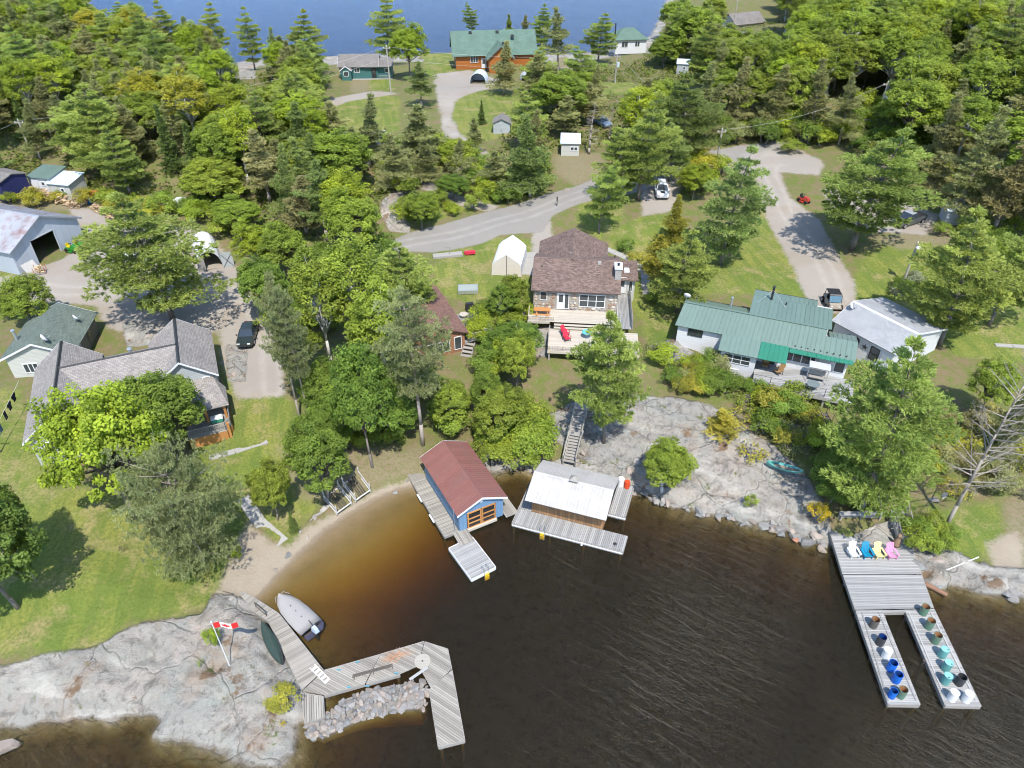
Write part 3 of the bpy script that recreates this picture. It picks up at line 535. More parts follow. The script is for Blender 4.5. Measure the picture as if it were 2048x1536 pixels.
# ------------------------------------------------------------------ trees that can be told apart
TR = [
('white2',296,385,285,'pineb','wide-spreading white pine shading the gravel yard beside the barn',(318,640)),
('white5',1212,612,190,'pineb','tall white pine growing from the rock in front of the stone house deck',(1207,884)),
('white2',1798,695,285,'pineb','huge layered pine rising behind the dock of coloured chairs',(1772,1030)),
('white5',1742,262,262,'pineb','broad pine shading the gravel drive beside the old pickup',(1703,500)),
('white',1468,295,160,'pine','dark full pine at the edge of the striped lawn',(1448,530)),
('white',1945,420,230,'pineb','leaning tall pine behind the white outbuilding with stars',(1880,690)),
('white',1362,455,150,'pineb','pine beside the dish end of the green metal roof',(1352,625)),
('white',1208,315,105,'pineb','slim pine on the grass between stone house and road',(1197,468)),
('jack',1352,395,80,'cedar','golden green cedar-like tree left of the dark full pine',(1350,500)),
('jack',1318,470,75,'cedar','shaggy tree at the foot of the stone house path',(1320,575)),
('red1',585,548,88,'sage','tall bare-stemmed red pine by the gravel drive, left of its pair',(600,838)),
('red2',640,575,100,'sage','leaning red pine with long bare grey trunk by the drive',(622,852)),
('red0',845,575,165,'sage','tall red pine standing over the brown boathouse',(846,890)),
('mugo0',352,895,262,'sage','broad olive pine spreading above the lower lawn near the beach',(360,1125)),
('maple',195,768,245,'lime','lime green maple in front of the big grey roofed house',(200,1035)),
('maple',305,742,190,'grn','darker maple beside the house porch, behind the lime maple',(318,905)),
('maple',550,925,92,'mid','small lime maple standing by the concrete path',(556,1040)),
('maple',635,840,150,'grn','spreading oak behind the two boat lifts',(640,1000)),
('maple',722,690,150,'grn','dark round oak left of the tall red pine',(735,935)),
('birch',700,470,150,'mid','large light green maple in the grove below the road',(690,720)),
('birch',640,500,130,'mid','tall birch left of the large light green maple',(645,740)),
('white',815,490,150,'pineb','feathery pine beside the tent lawn',(805,640)),
('birch',760,560,150,'mid','leafy birch in front of the small red roof',(770,760)),
('maple',1000,770,120,'mid','round green tree right of the tall red pine',(1000,890)),
('maple',1032,665,80,'mid','green tree beside the cottage deck with the round table',(1012,790)),
('birch',1008,565,72,'grn','leafy tree just below the white tent',(985,650)),
('birch',1045,640,90,'grn','tree hugging the left end of the stone house deck',(1045,740)),
('maple',1030,545,70,'mid','small tree left of the stone house wall',(1040,640)),
('maple',45,555,120,'mid','round tree left of the green garage roof',(45,660)),
('maple',-5,950,110,'grn','tree cut by the left edge above the lawn',(0,1160)),
('maple',-45,1010,230,'dark','dark tree at the left edge casting a long lawn shadow',(-45,1215)),
('birch',1335,885,120,'mid','leafy sapling clump on the rocky shore right of the white boathouse',(1345,985)),
('jack',1455,820,90,'cedar','golden juniper spreading over the top of the rock',(1465,865)),
('dead0',2000,705,230,'olive','bare grey leaning tree right of the huge layered pine',(1893,1050)),
('dead1',1182,205,62,'olive','bare silver spruce skeleton behind the small grey shed',(1172,308)),
('dead1',1222,215,45,'olive','thin bare tree right of the silver spruce skeleton',(1221,280)),
('white',420,5,75,'pineb','tall pine against the far lake, tallest left of the shore rock',(440,135)),
('white',495,15,65,'pineb','pine against the far lake, right of the tallest',(498,140)),
('white',605,18,95,'pineb','full pine at the far shore left of the green cottage',(605,160)),
('white',770,-12,90,'pineb','tall tufted pine behind the green cottage power pole',(768,130)),
('maple',815,45,85,'lime','bright green tree between green cottage and log house',(815,160)),
('white',945,5,42,'pineb','thin topped pine behind the log house roof ridge',(945,75)),
('spruce',1018,28,34,'pineb','small pointed tree right of the thin pine at the log house',(1018,82)),
('jack',1048,30,40,'rust','brownish pine at the right end of the log house',(1048,120)),
('white',1082,8,52,'pineb','slim green pine on the far shore right of the log house',(1082,110)),
('jack',1118,12,75,'olive','olive pine beside the slim green far shore pine',(1118,150)),
('white',1200,25,90,'pineb','round topped pine left of the far green hip roof',(1200,130)),
('jack',1008,85,85,'olive','pine standing in front of the log house door',(1008,190)),
('spruce',963,200,26,'pined','little dark spruce on the far turning lawn',(963,248)),
('jack',950,235,45,'olive','thin wispy pine beside the far gravel drive',(955,305)),
('jack',735,185,95,'olive','olive pine on the near edge of the far pale lawn',(735,330)),
('jack',835,205,110,'olive','dense pine left of the far gravel drive',(840,330)),
('jack',840,125,75,'pine','pine beside the far power pole',(835,215)),
('white',1060,180,95,'pineb','green pine right of the grey garden shed',(1060,300)),
('jack',1062,235,130,'pine','broad pine left of the blue roofed shed',(1068,395)),
('white',1290,185,150,'pineb','big pine in front of the hidden blue car',(1280,400)),
('white',1375,145,170,'pined','tall dark pine standing left of the roadside pole',(1385,330)),
('jack',1180,165,90,'olive','olive pine behind the silver spruce skeleton',(1180,250)),
('maple',1390,15,120,'mid','large green tree before the far pole at upper right',(1390,130)),
('maple',905,345,70,'grn','green bush-like tree on the road bank',(905,400)),
('maple',840,385,70,'mid','green tree right of the pale rock face',(842,460)),
('maple',700,380,130,'mid','bright tree left of the pale rock face',(705,530)),
('maple',780,560,80,'mid','small tree at the left end of the tent lawn',(790,640)),
('maple',560,440,120,'mid','green tree above the black car drive',(560,560)),
('birch',505,445,85,'lime','lime birch right of the white arched shelter',(508,560)),
('maple',520,520,110,'grn','rounded tree at the turn of the gravel drive',(525,640)),
('maple',470,395,110,'mid','bushy tree behind the white arched shelter',(475,470)),
('birch',700,760,150,'grn','leafy tree over the slope below the grove',(690,860)),
('maple',780,790,110,'grn','low tree beside the foot of the tall red pine',(770,880)),
('maple',640,720,110,'grn','small tree right of the bare grey trunks',(650,830)),
('white',2040,425,190,'pineb','pine cut by the right edge above the star outbuilding',(2035,650)),
('jack',1960,215,150,'olive','large olive pine behind the tin clad shed',(1955,440)),
('jack',2040,250,130,'rust','brownish pine at the right edge above the tin clad shed',(2045,470)),
('jack',1880,300,90,'olive','olive pine at the back of the old pickup',(1880,400)),
('maple',1990,720,90,'mid','leafy tree behind the bare leaning tree',(2000,840)),
('jack',2040,760,110,'olive','olive scrub pine at the right edge of the bank',(2045,930)),
('maple',905,765,95,'mid','leafy tree left of the blue boathouse roof ridge',(905,860)),
('maple',968,745,80,'grn','dark leafy tree below the brown cottage deck',(968,835)),
('maple',660,790,120,'grn','leafy tree filling the gap right of the bare grey trunks',(665,900)),
('birch',600,640,90,'mid','birch behind the bare grey trunks',(605,760)),
('white',740,600,120,'pineb','soft pine in the middle of the grove',(745,740)),
('white',1248,255,120,'pineb','pine filling the gap left of the white SUV',(1250,405)),
('jack',1130,190,85,'olive','olive pine behind the pale blue roofed shed',(1130,275)),
('white',1345,235,105,'pine','pine just behind the white SUV',(1345,362)),
('maple',1392,325,70,'lime','lime tree right of the white SUV',(1390,400)),
('jack',1640,120,95,'olive','big olive pine at the front of the right woods, right of the drive fork',(1640,280)),
('jack',1555,130,90,'olive','olive pine standing over the end of the road',(1560,268)),
('jack',1700,150,80,'olive','olive pine left of the right woods pole',(1705,290)),
('jack',1905,180,110,'rust','tall brownish pine right of the right woods pole',(1900,350)),
('jack',985,300,80,'olive','olive pine on the scrubby bank above the road',(985,390)),
('jack',915,275,60,'olive','small olive pine at the foot of the far drive',(915,345)),
('jack',1040,300,80,'pine','grey green pine left of the dirt mound',(1045,388)),
('jack',790,270,95,'olive','olive pine above the pale rock face',(795,385)),
('jack',850,270,90,'olive','olive pine behind the tree right of the pale rock face',(855,365)),
('jack',660,200,90,'olive','olive pine at the left end of the pale far lawn',(660,310)),
('jack',590,185,100,'olive','olive pine below the full far shore pine',(590,290)),
('maple',1600,120,110,'mid','rounded bright tree behind the transformer pole',(1605,250)),
]
SEEN = {(1207,884),(1703,500),(600,838),(622,852),(846,890),(556,1040),(1893,1050),(1197,468),(1352,625)}
for kd, tx, ty, w, c, lab, base in TR:
    tree(kd, tx, ty, w, c, lab, base, seen=base in SEEN)
# ------------------------------------------------------------------ the woods: every tree its own object
WL = wpoly([(-260,70),(180,62),(320,118),(450,148),(560,138),(650,165),(655,235),(700,300),(790,285),(860,300),(890,330),(850,370),(770,385),(760,470),(700,505),(560,520),(480,470),(400,425),(300,400),(150,385),(30,345),(-260,420)])
WC = wpoly([(1000,300),(1040,210),(1130,200),(1180,150),(1300,110),(1420,60),(1440,200),(1425,300),(1300,345),(1215,300),(1100,300),(1090,330),(1120,370),(1000,400),(940,360)])
WR = wpoly([(1330,70),(1480,75),(1600,-20),(2400,-70),(2500,560),(2070,520),(1960,400),(1880,330),(1720,300),(1600,262),(1450,268),(1420,140)])
KEEP = np.array([tuple(PT(x, y))[:2] for x, y in [(100,370),(985,262),(1135,300),(1368,142),(1735,385),(1910,435),(330,412),(400,490),(720,150),(1260,95),(1500,60),(1200,245),(840,300),(640,190),(60,420)]])
CLEAR = [wpoly(L) for L in LAWN + GRAV + ROAD + ROCK[3:4] + ROCK[7:11]]
def ok(x, y, marg):
    X = np.array([x]); Y = np.array([y])
    return all(sdist(P_, X, Y)[0] < -marg for P_ in CLEAR if abs(P_[:, 0].mean() - x) < 60 and abs(P_[:, 1].mean() - y) < 60)
REG = [(WL, 'left', [('jack', 'olive', .34), ('jack', 'pine', .12), ('white', 'pineb', .16), ('maple', 'mid', .16), ('birch', 'lime', .13), ('birch', 'yel', .02), ('spruce', 'pined', .04), ('jack', 'rust', .03)]),
       (WC, 'mid', [('jack', 'olive', .45), ('white', 'pineb', .3), ('maple', 'mid', .16), ('jack', 'rust', .04), ('birch', 'lime', .05)]),
       (WR, 'right', [('birch', 'mid', .36), ('maple', 'mid', .28), ('birch', 'lime', .17), ('jack', 'olive', .13), ('jack', 'rust', .02), ('white', 'pineb', .04)])]
WHERE = dict(left='in the dense woods left of the far green cottage', mid='in the thin woods between log house and road', right='in the thick woods filling the upper right')
WORD = dict(jack='pine', white='soft plumed white pine', maple='round leafy tree', birch='upright leafy tree', spruce='dark pointed spruce')
CW_ = dict(olive='olive', pine='grey green', pineb='bright', mid='green', lime='lime', yel='yellow green', pined='narrow', rust='brownish')
VIEW = [(1228,40,1298,102),(1475,0,1560,48),(1352,122,1382,146),(1195,230,1216,252),(1745,162,1785,250),(1222,106,1242,168),(1428,256,1444,332),(985,228,1018,268),(1116,274,1157,314),(735,255,775,285),(664,106,775,162),(775,92,790,190),(890,55,1000,142),(58,338,148,392),(650,185,800,245),(308,400,378,425),(465,132,512,158)]   # openings in the canopy through which things are seen
placed = [tuple(o.location)[:2] for o in scene.objects if o.get('category') == 'tree']; ntree = 0
rr = random.Random(5)
for poly, reg, mix in REG:
    x0, y0 = poly.min(0); x1, y1 = poly.max(0); y = y0; pts = []
    while y < y1:
        st = 4.7 + max(0, y - 120) * .011; x = x0
        while x < x1:
            pts.append((x + rr.uniform(-.42, .42) * st, y + rr.uniform(-.42, .42) * st)); x += st
        y += st * .9
    for x, y in pts:
        if sdist(poly, np.array([x]), np.array([y]))[0] < .3 or Z(x, y) < .5: continue
        g = Vector((x, y, Z(x, y))); px, py = to_px(g)
        if px < -70 or px > 2118 or py < -20: continue
        if np.min(np.hypot(KEEP[:, 0] - x, KEEP[:, 1] - y)) < 5.0 or not ok(x, y, 1.6): continue
        if min((a - x) ** 2 + (b - y) ** 2 for a, b in placed) < 9: continue
        u = rr.random(); s = 0
        for kd, c, w in mix:
            s += w
            if u <= s: break
        h = {'jack': 9.5, 'white': 12.5, 'maple': 8.5, 'birch': 10, 'spruce': 9}[kd] * rr.uniform(.75, 1.2); rad = {'jack': 2.9, 'white': 4.1, 'maple': 4.2, 'birch': 3.4, 'spruce': 2.2}[kd] * rr.uniform(.95, 1.35)
        if reg == 'right': h *= 1.12; rad *= 1.12
        tpx, tpy = to_px(g + Vector((0, 0, h))); rp = rad * ppm(g)
        if any(tpx + rp * .8 > a and tpx - rp * .8 < c_ and tpy < d_ and py > b_ + .6 * (d_ - b_) for a, b_, c_, d_ in VIEW): continue
        plant(kd, g - Vector((0, 0, .1)), h, rad, c, '%s %s %s' % (CW_[c], WORD[kd], WHERE[reg]), '%s %ss %s' % (CW_[c], WORD[kd], WHERE[reg])); placed.append((x, y)); ntree += 1
print('woods', ntree)

# ------------------------------------------------------------------ building kit
GLASS = mat('window_glass', (.045, .055, .06), .06, .3, .6, bump=0, spec=.8)
WHITE = mat('white_paint', (.66, .66, .65), .5, .05, 2, bump=.05); TRIM = mat('white_trim', (.70, .71, .73), .45, .06, 3, bump=0)
DECKW = mat('weathered_planks', (.295, .272, .235), .85, .28, 3.0, stretch=(.35, 7, 7), bump=.4, orand=.24); DECKG = mat('silver_planks', (.315, .31, .30), .85, .25, 3.0, stretch=(.35, 7, 7), bump=.4, orand=.22)
DECKT = mat('tan_planks', (.47, .42, .35), .8, .18, 3.0, stretch=(.35, 7, 7), bump=.3, orand=.09); CEDAR = mat('cedar_wood', (.47, .22, .075), .6, .25, 3, stretch=(.4, 6, 6), orand=.1)
DARKW = mat('dark_timber', (.10, .085, .07), .85, .3, 3, stretch=(.4, 6, 6)); GREYW = mat('grey_timber', (.30, .28, .255), .85, .3, 3, stretch=(.4, 6, 6), orand=.1)
BLACK = mat('black_metal', (.025, .025, .027), .45, .2, 4, bump=0, spec=.5); STEEL = mat('galvanised_steel', (.55, .57, .6), .35, .15, 4, metal=.7, bump=.05); RUBBER = mat('tyre_rubber', (.02, .02, .02), .85, .2, 5)
CONC = mat('concrete', (.34, .325, .30), .9, .15, 2, bump=.25); SHOUSE = shingle('grey_brown_shingles', (.275, .25, .23), .18); SGREEN = shingle('green_shingles', (.13, .16, .135), .2); SBROWN = shingle('brown_shingles', (.17, .118, .098), .33); SGREY = shingle('pale_shingles', (.34, .345, .355), .14); SCOT = shingle('taupe_shingles', (.20, .185, .17), .15); SRED = shingle('red_brown_shingles', (.20, .11, .085), .25); SDG = shingle('dark_green_shingles', (.115, .185, .145), .12)
MGREEN = mat('green_metal_roof', (.135, .195, .165), .42, .10, 1.2, bump=0, orand=.05, spec=.45); MNEW = mat('new_green_metal_roof', (.03, .18, .115), .38, .10, 1.2, bump=0, orand=.04, spec=.45)
MRED = mat('maroon_metal_roof', (.225, .10, .085), .45, .12, 1.2, bump=0, orand=.05, spec=.4, dirt=(.20, .11, .095)); MWHITE = mat('white_metal_roof', (.43, .415, .395), .5, .06, 1.2, bump=0, orand=.03, spec=.3, dirt=(.35, .335, .31))
MGALV = mat('weathered_tin', (.40, .41, .44), .5, .15, 1.5, metal=.15, bump=.1, orand=.08, dirt=(.25, .11, .085)); MBLUE = mat('pale_blue_metal', (.52, .60, .66), .4, .06, 2, bump=0)
SIDW = lined('white_siding', (.62, .62, .63), .2, 1, .75, .09, var=.03); SIDG = lined('grey_siding', (.40, .43, .44), .18, 1, .7, .12); SIDC = lined('cream_siding', (.50, .50, .46), .16, 1, .72, .12); SIDB = lined('blue_boards', (.15, .26, .40), .3, 0, .65, .07)
SIDGD = lined('dark_grey_siding', (.17, .165, .15), .16, 1, .7, .12); BOARDS = lined('stained_boards', (.33, .18, .085), .24, 0, .35, .08, .8, .4, dirt=(.16, .14, .125)); TEAL = lined('teal_boards', (.055, .15, .14), .22, 0, .6, .08); LOG = lined('orange_logs', (.36, .125, .03), .26, 1, .45, .16, .5, .2); TIN = lined('barn_sheet', (.40, .44, .49), 1.1, 0, .8, .03, .5, .12); SIDBR = lined('brown_boards', (.30, .15, .085), .2, 1, .6, .1)
FACE = {'f': 0, 'r': math.pi / 2, 'b': math.pi, 'l': -math.pi / 2}
def frame(A, Bp, z):
    a = pt(*A); b = pt(*Bp); return Vector((a.x, a.y, z)), math.atan2(b.y - a.y, b.x - a.x)
def walls(root, x0, x1, y0, y1, z0, ze, m, axis=None, zr=None, mid=None, name='wall'):
    if axis is None: return B(x0, x1, y0, y1, z0, ze).build(name, m, root)
    if axis == 'x':
        c = (y0 + y1) / 2 if mid is None else mid; P5 = [(y0, z0), (y1, z0), (y1, ze), (c, zr), (y0, ze)]; return MB().hull([(x0, a, b) for a, b in P5][::-1], [(x1, a, b) for a, b in P5][::-1]).build(name, m, root)
    c = (x0 + x1) / 2 if mid is None else mid; P5 = [(x0, z0), (x1, z0), (x1, ze), (c, zr), (x0, ze)]; return MB().hull([(a, y1, b) for a, b in P5][::-1], [(a, y0, b) for a, b in P5][::-1]).build(name, m, root)
def slope(root, A, Bq, C, D, m, th=.1, panel=None, name='roof_slope', ribs=2, rh=.035):
    A, Bq, C, D = map(Vector, (A, Bq, C, D)); nrm = (Bq - A).cross(D - A).normalized()
    if nrm.z < 0: A, Bq, C, D = Bq, A, D, C; nrm = -nrm
    if panel is None: return MB().slab(A, Bq, C, D, th).build(name, m, root)
    n = max(1, round((Bq - A).length / panel)); out = None
    for k in range(n):
        a0, a1 = k / n, (k + 1) / n - .006 / (panel * n) ; L0, L1, U0, U1 = A.lerp(Bq, a0), A.lerp(Bq, a1), D.lerp(C, a0), D.lerp(C, a1); mb = MB().slab(L0, L1, U1, U0, th)
        for r_ in range(ribs):
            f0 = (r_ + .1) / ribs; f1 = f0 + .055 / panel; mb.slab(L0.lerp(L1, f0) + nrm * rh, L0.lerp(L1, f1) + nrm * rh, U0.lerp(U1, f1) + nrm * rh, U0.lerp(U1, f0) + nrm * rh, rh - .002)
        out = mb.build('roof_panel', m, root)
    return out
def gable_roof(root, x0, x1, y0, y1, ze, zr, axis, m, over=.35, end=.3, th=.12, panel=None, mid=None, cap=None, trim=None, ribs=2):
    if axis == 'x':
        c = (y0 + y1) / 2 if mid is None else mid; s0 = (zr - ze) / (c - y0); s1 = (zr - ze) / (y1 - c); a, b = x0 - end, x1 + end
        lo0 = (y0 - over, ze - over * s0 + th); lo1 = (y1 + over, ze - over * s1 + th); zt = zr + th
        slope(root, (a, *lo0), (b, *lo0), (b, c, zt), (a, c, zt), m, th, panel, ribs=ribs); slope(root, (b, *lo1), (a, *lo1), (a, c, zt), (b, c, zt), m, th, panel, ribs=ribs)
        if cap: MB().slab((a, c - .16, zt + .03 - .16 * s0), (b, c - .16, zt + .03 - .16 * s0), (b, c, zt + .035), (a, c, zt + .035), .025).slab((b, c + .16, zt + .03 - .16 * s1), (a, c + .16, zt + .03 - .16 * s1), (a, c, zt + .035), (b, c, zt + .035), .025).build('ridge_cap', cap, root)
        if trim:
            for xx in (a - .035, b + .005):
                for lo in (lo0, lo1): MB().hull([(xx, lo[0], lo[1] - .2), (xx, lo[0], lo[1]), (xx, c, zt + .01), (xx, c, zt - .2)], [(xx + .03, lo[0], lo[1] - .2), (xx + .03, lo[0], lo[1]), (xx + .03, c, zt + .01), (xx + .03, c, zt - .2)]).build('fascia', trim, root)
    else:
        c = (x0 + x1) / 2 if mid is None else mid; s0 = (zr - ze) / (c - x0); s1 = (zr - ze) / (x1 - c); a, b = y0 - end, y1 + end
        lo0 = (x0 - over, ze - over * s0 + th); lo1 = (x1 + over, ze - over * s1 + th); zt = zr + th
        slope(root, (lo0[0], b, lo0[1]), (lo0[0], a, lo0[1]), (c, a, zt), (c, b, zt), m, th, panel, ribs=ribs); slope(root, (lo1[0], a, lo1[1]), (lo1[0], b, lo1[1]), (c, b, zt), (c, a, zt), m, th, panel, ribs=ribs)
        if cap: MB().slab((c - .16, b, zt + .03 - .16 * s0), (c - .16, a, zt + .03 - .16 * s0), (c, a, zt + .035), (c, b, zt + .035), .025).slab((c + .16, a, zt + .03 - .16 * s1), (c + .16, b, zt + .03 - .16 * s1), (c, b, zt + .035), (c, a, zt + .035), .025).build('ridge_cap', cap, root)
        if trim:
            for yy in (a - .035, b + .005):
                for lo in (lo0, lo1): MB().hull([(lo[0], yy, lo[1] - .2), (lo[0], yy, lo[1]), (c, yy, zt + .01), (c, yy, zt - .2)], [(lo[0], yy + .03, lo[1] - .2), (lo[0], yy + .03, lo[1]), (c, yy + .03, zt + .01), (c, yy + .03, zt - .2)]).build('fascia', trim, root)
def window(root, p, face, w, h, n=1, fm=None, rows=1, b=.075, glass=None, name='window'):
    mb = MB(); fm = fm or TRIM; f = mb.box(-w/2-b, w/2+b, -.06, .03, -h/2-b, -h/2).box(-w/2-b, w/2+b, -.06, .03, h/2, h/2+b).box(-w/2-b, -w/2, -.058, .03, -h/2, h/2).box(w/2, w/2+b, -.058, .03, -h/2, h/2)
    for k in range(1, n): x = -w/2 + w*k/n; mb.box(x-.04, x+.04, -.056, .03, -h/2, h/2)
    for k in range(1, rows): z = -h/2 + h*k/rows; mb.box(-w/2, w/2, -.054, .03, z-.025, z+.025)
    o = mb.build(name, fm, root, p, FACE[face]); 
    for k in range(n): x0 = -w/2 + w*k/n; B(x0+.01, x0+w/n-.01, -.02, .02, -h/2, h/2).build('pane', glass or GLASS, o)
    return o
def door(root, p, face, w, h, m, glazed=True, fm=None):
    fm = fm or TRIM; o = MB().box(-w/2-.09, -w/2, -.06, .03, 0, h+.09).box(w/2, w/2+.09, -.06, .03, 0, h+.09).box(-w/2, w/2, -.058, .03, h, h+.09).box(-w/2, w/2, -.035, .03, 0, h).build('door', m, root, p, FACE[face])
    if glazed: B(-w/2+.14, w/2-.14, -.05, .0, h*.45, h-.15).build('pane', GLASS, o)
    MB().cyl((w/2-.1, -.03, h*.46), (w/2-.1, -.11, h*.46), .03, .03, 8).build('handle', STEEL, o); return o
def clip(poly, nx, ny, d):
    out = []
    for i in range(len(poly)):
        a, b = poly[i], poly[(i + 1) % len(poly)]; da = nx * a[0] + ny * a[1] - d; db = nx * b[0] + ny * b[1] - d
        if da >= 0: out.append(a)
        if (da >= 0) != (db >= 0): t = da / (da - db); out.append((a[0] + t * (b[0] - a[0]), a[1] + t * (b[1] - a[1])))
    return out
def planks(root, poly, ang, z, m, w=.15, th=.045, gap=.024, name='plank'):
    """deck boards laid at ang over a convex outline; each board is its own piece"""
    c, s = math.cos(ang), math.sin(ang); q = [(x * c + y * s, -x * s + y * c) for x, y in poly]
    y = min(p[1] for p in q); ymax = max(p[1] for p in q); n = 0
    while y < ymax - .03:
        st = clip(clip(q, 0, 1, y), 0, -1, -(y + w - gap))
        if len(st) >= 3 and max(p[0] for p in st) - min(p[0] for p in st) > .12:
            mx = sum(p[0] for p in st) / len(st); my = y + w / 2; jz = random.uniform(-.006, .006)
            MB().prism([(px - mx, py - my) for px, py in st], -th, 0).build(name, m, root, (mx * c - my * s, mx * s + my * c, z + jz), ang, uv=False); n += 1
        y += w
    return n
def rail(root, pts, h, m, step=1.4, bal=0.0, r=.045, balm=None, top=.07):
    for a, b in zip(pts[:-1], pts[1:]):
        a = Vector(a); b = Vector(b); L = (b - a).length; n = max(1, round(L / step)); up = Vector((0, 0, h))
        mb = MB().cyl(a + up, b + up, top * .6, top * .6, 4).cyl(a + up * .18, b + up * .18, .025, .025, 4).build('railing', m, root, uv=False)
        if bal:
            q = MB(); k = int(L / bal)
            for i in range(1, k): p = a.lerp(b, i / k); q.cyl(p + up * .18, p + up, .022, .022, 4)
            if k > 1: q.build('balusters', balm or m, root, uv=False)
        for i in range(n + 1): p = a.lerp(b, i / n); MB().cyl(p - Vector((0, 0, .1)), p + up * 1.04, r, r, 4).build('post', m, root, uv=False)
def stairs(root, p0, p1, width, n, m, side=None, name='tread'):
    """flight from low p0 to high p1 in local coordinates"""
    p0 = Vector(p0); p1 = Vector(p1); d = p1 - p0; h = Vector((d.x, d.y, 0)); L = h.length; h.normalize(); s = Vector((-h.y, h.x, 0)); rz = math.atan2(h.y, h.x); run = L / n
    me = MB().box(-run * .5, run * .52, -width / 2, width / 2, -.05, 0).mesh(name, m)
    for k in range(n): link(name, me, root, p0 + d * ((k + .5) / n), rz)
    for q in (-1, 1):
        a = p0 + s * q * (width / 2 + .03); b = p1 + s * q * (width / 2 + .03); w = s * .03; MB().hull([a - w - Vector((0, 0, .3)), a + w - Vector((0, 0, .3)), a + w + Vector((0, 0, .06)), a - w + Vector((0, 0, .06))], [b - w - Vector((0, 0, .3)), b + w - Vector((0, 0, .3)), b + w + Vector((0, 0, .06)), b - w + Vector((0, 0, .06))]).build('stringer', side or m, root)
def vent(root, p, m=None, r=.12, h=.5, cap=True):
    mb = MB().cyl(p, (p[0], p[1], p[2] + h), r, r, 10)
    if cap: mb.cyl((p[0], p[1], p[2] + h + .06), (p[0], p[1], p[2] + h + .12), r * 1.5, r * 1.3, 10).cyl((p[0], p[1], p[2] + h), (p[0], p[1], p[2] + h + .07), r * .5, r * .5, 6)
    return mb.build('vent_pipe', m or BLACK, root, smooth=False)
def boxvent(root, p, s=.4, m=None): return MB().hull([(p[0]-s/2, p[1]-s/2, p[2]), (p[0]+s/2, p[1]-s/2, p[2]), (p[0]+s/2, p[1]+s/2, p[2]), (p[0]-s/2, p[1]+s/2, p[2])], [(p[0]-s*.4, p[1]-s*.4, p[2]+s*.6), (p[0]+s*.4, p[1]-s*.4, p[2]+s*.6), (p[0]+s*.4, p[1]+s*.4, p[2]+s*.6), (p[0]-s*.4, p[1]+s*.4, p[2]+s*.6)]).build('roof_vent', m or DARKW, root)
def dish(label, loc, az, el=.5, r=.38, m=None):
    o = thing('satellite_dish', label, 'satellite dish', loc, az); mb = MB(); prof = [(r * math.sin(a) , r * .32 * (1 - math.cos(a)) * 2) for a in [.02, .4, .8, 1.2, 1.57]]
    d = MB().lathe(prof, 16).build('reflector', m or mat('dish_grey', (.6, .6, .6), .5, .05, 3), o, (0, -.1, .55), 0, True); d.rotation_euler.x = 1.0
    MB().cyl((0, 0, 0), (0, 0, .6), .03).cyl((0, -.05, .45), (0, -.7, .62), .018).box(-.06, .06, -.78, -.66, .56, .7).build('mast', STEEL, o); return o

# ------------------------------------------------------------------ big grey-roofed house, lower left
P0, a0 = frame((130, 732, 9), (360, 685, 9), 0)
H1 = thing('house', 'large grey sided house with three linked grey brown shingle roofs', 'house', P0, a0)
walls(H1, -3.3, 2.0, -6.9, 4.4, 2.2, 6.8, SIDG, 'y', 8.9, name='wall'); walls(H1, 2.02, 7.0, -3.6, 3.6, 2.2, 6.8, SIDG, 'x', 8.8, name='wall'); walls(H1, 7.02, 12.4, -2.9, 4.9, 2.2, 6.75, SIDG, 'y', 8.6, name='wall')
gable_roof(H1, -3.3, 2.0, -6.9, 4.4, 6.8, 8.9, 'y', SHOUSE, .4, .45, cap=BLACK, trim=TRIM); gable_roof(H1, -.6, 9.6, -3.8, 3.8, 6.75, 8.86, 'x', SHOUSE, .5, .0, cap=BLACK); gable_roof(H1, 7.0, 12.4, -2.9, 4.9, 6.75, 8.74, 'y', SHOUSE, .4, .4, cap=BLACK, trim=TRIM)
window(H1, (9.4, -2.92, 5.6), 'f', 1.7, 1.3, 2); window(H1, (11.6, -2.92, 5.9), 'f', .6, .9, 1); window(H1, (-1.6, -6.92, 5.2), 'f', 1.5, 1.3, 2); window(H1, (.9, -6.92, 5.2), 'f', 1.0, 1.3, 1); window(H1, (12.42, 1, 5.3), 'r', 1.2, 1.1, 2)
vent(H1, (5.6, .25, 8.7), STEEL, .17, .55); vent(H1, (3.1, 1.0, 8.3), BLACK, .07, .4, False); vent(H1, (-2.2, -5.0, 7.6), BLACK, .1, .35)
for k in range(4): B(.9 + (k % 2) * .32, 1.1 + (k % 2) * .32, -4.6 + (k // 2) * .6, -4.1 + (k // 2) * .6, 7.42 - (k % 2) * .25, 7.46 - (k % 2) * .25 + .02)
pr = MB().slab((8.8, -6.6, 5.15), (13.1, -6.6, 5.15), (12.2, -2.9, 6.3), (8.8, -2.9, 6.3), .12).slab((13.1, -6.6, 5.15), (13.1, -3.6, 5.15), (12.2, -2.95, 6.29), (12.2, -2.96, 6.29), .12).build('porch_roof', SHOUSE, H1)
for x, y in ((12.6, -6.2), (10.9, -6.2), (9.2, -6.2), (12.6, -8.2)): B(x-.11, x+.11, y-.11, y+.11, 2.2, 5.1 if y > -7 else 4.3).build('porch_post', CEDAR, H1)
planks(H1, [(9.0, -8.3), (12.4, -8.3), (12.9, -7.6), (12.9, -2.95), (9.0, -2.95)], 0, 3.5, DECKW)
for a, b in (((9, -8.34), (12.4, -8.34)), ((12.44, -8.3), (12.94, -7.6)), ((12.94, -7.6), (12.94, -3.0))): MB().hull([(a[0], a[1], 2.2), (b[0], b[1], 2.2), (b[0], b[1] + .03, 2.2), (a[0], a[1] + .03, 2.2)], [(a[0], a[1], 3.45), (b[0], b[1], 3.45), (b[0], b[1] + .03, 3.45), (a[0], a[1] + .03, 3.45)]).build('porch_skirt', CEDAR, H1)
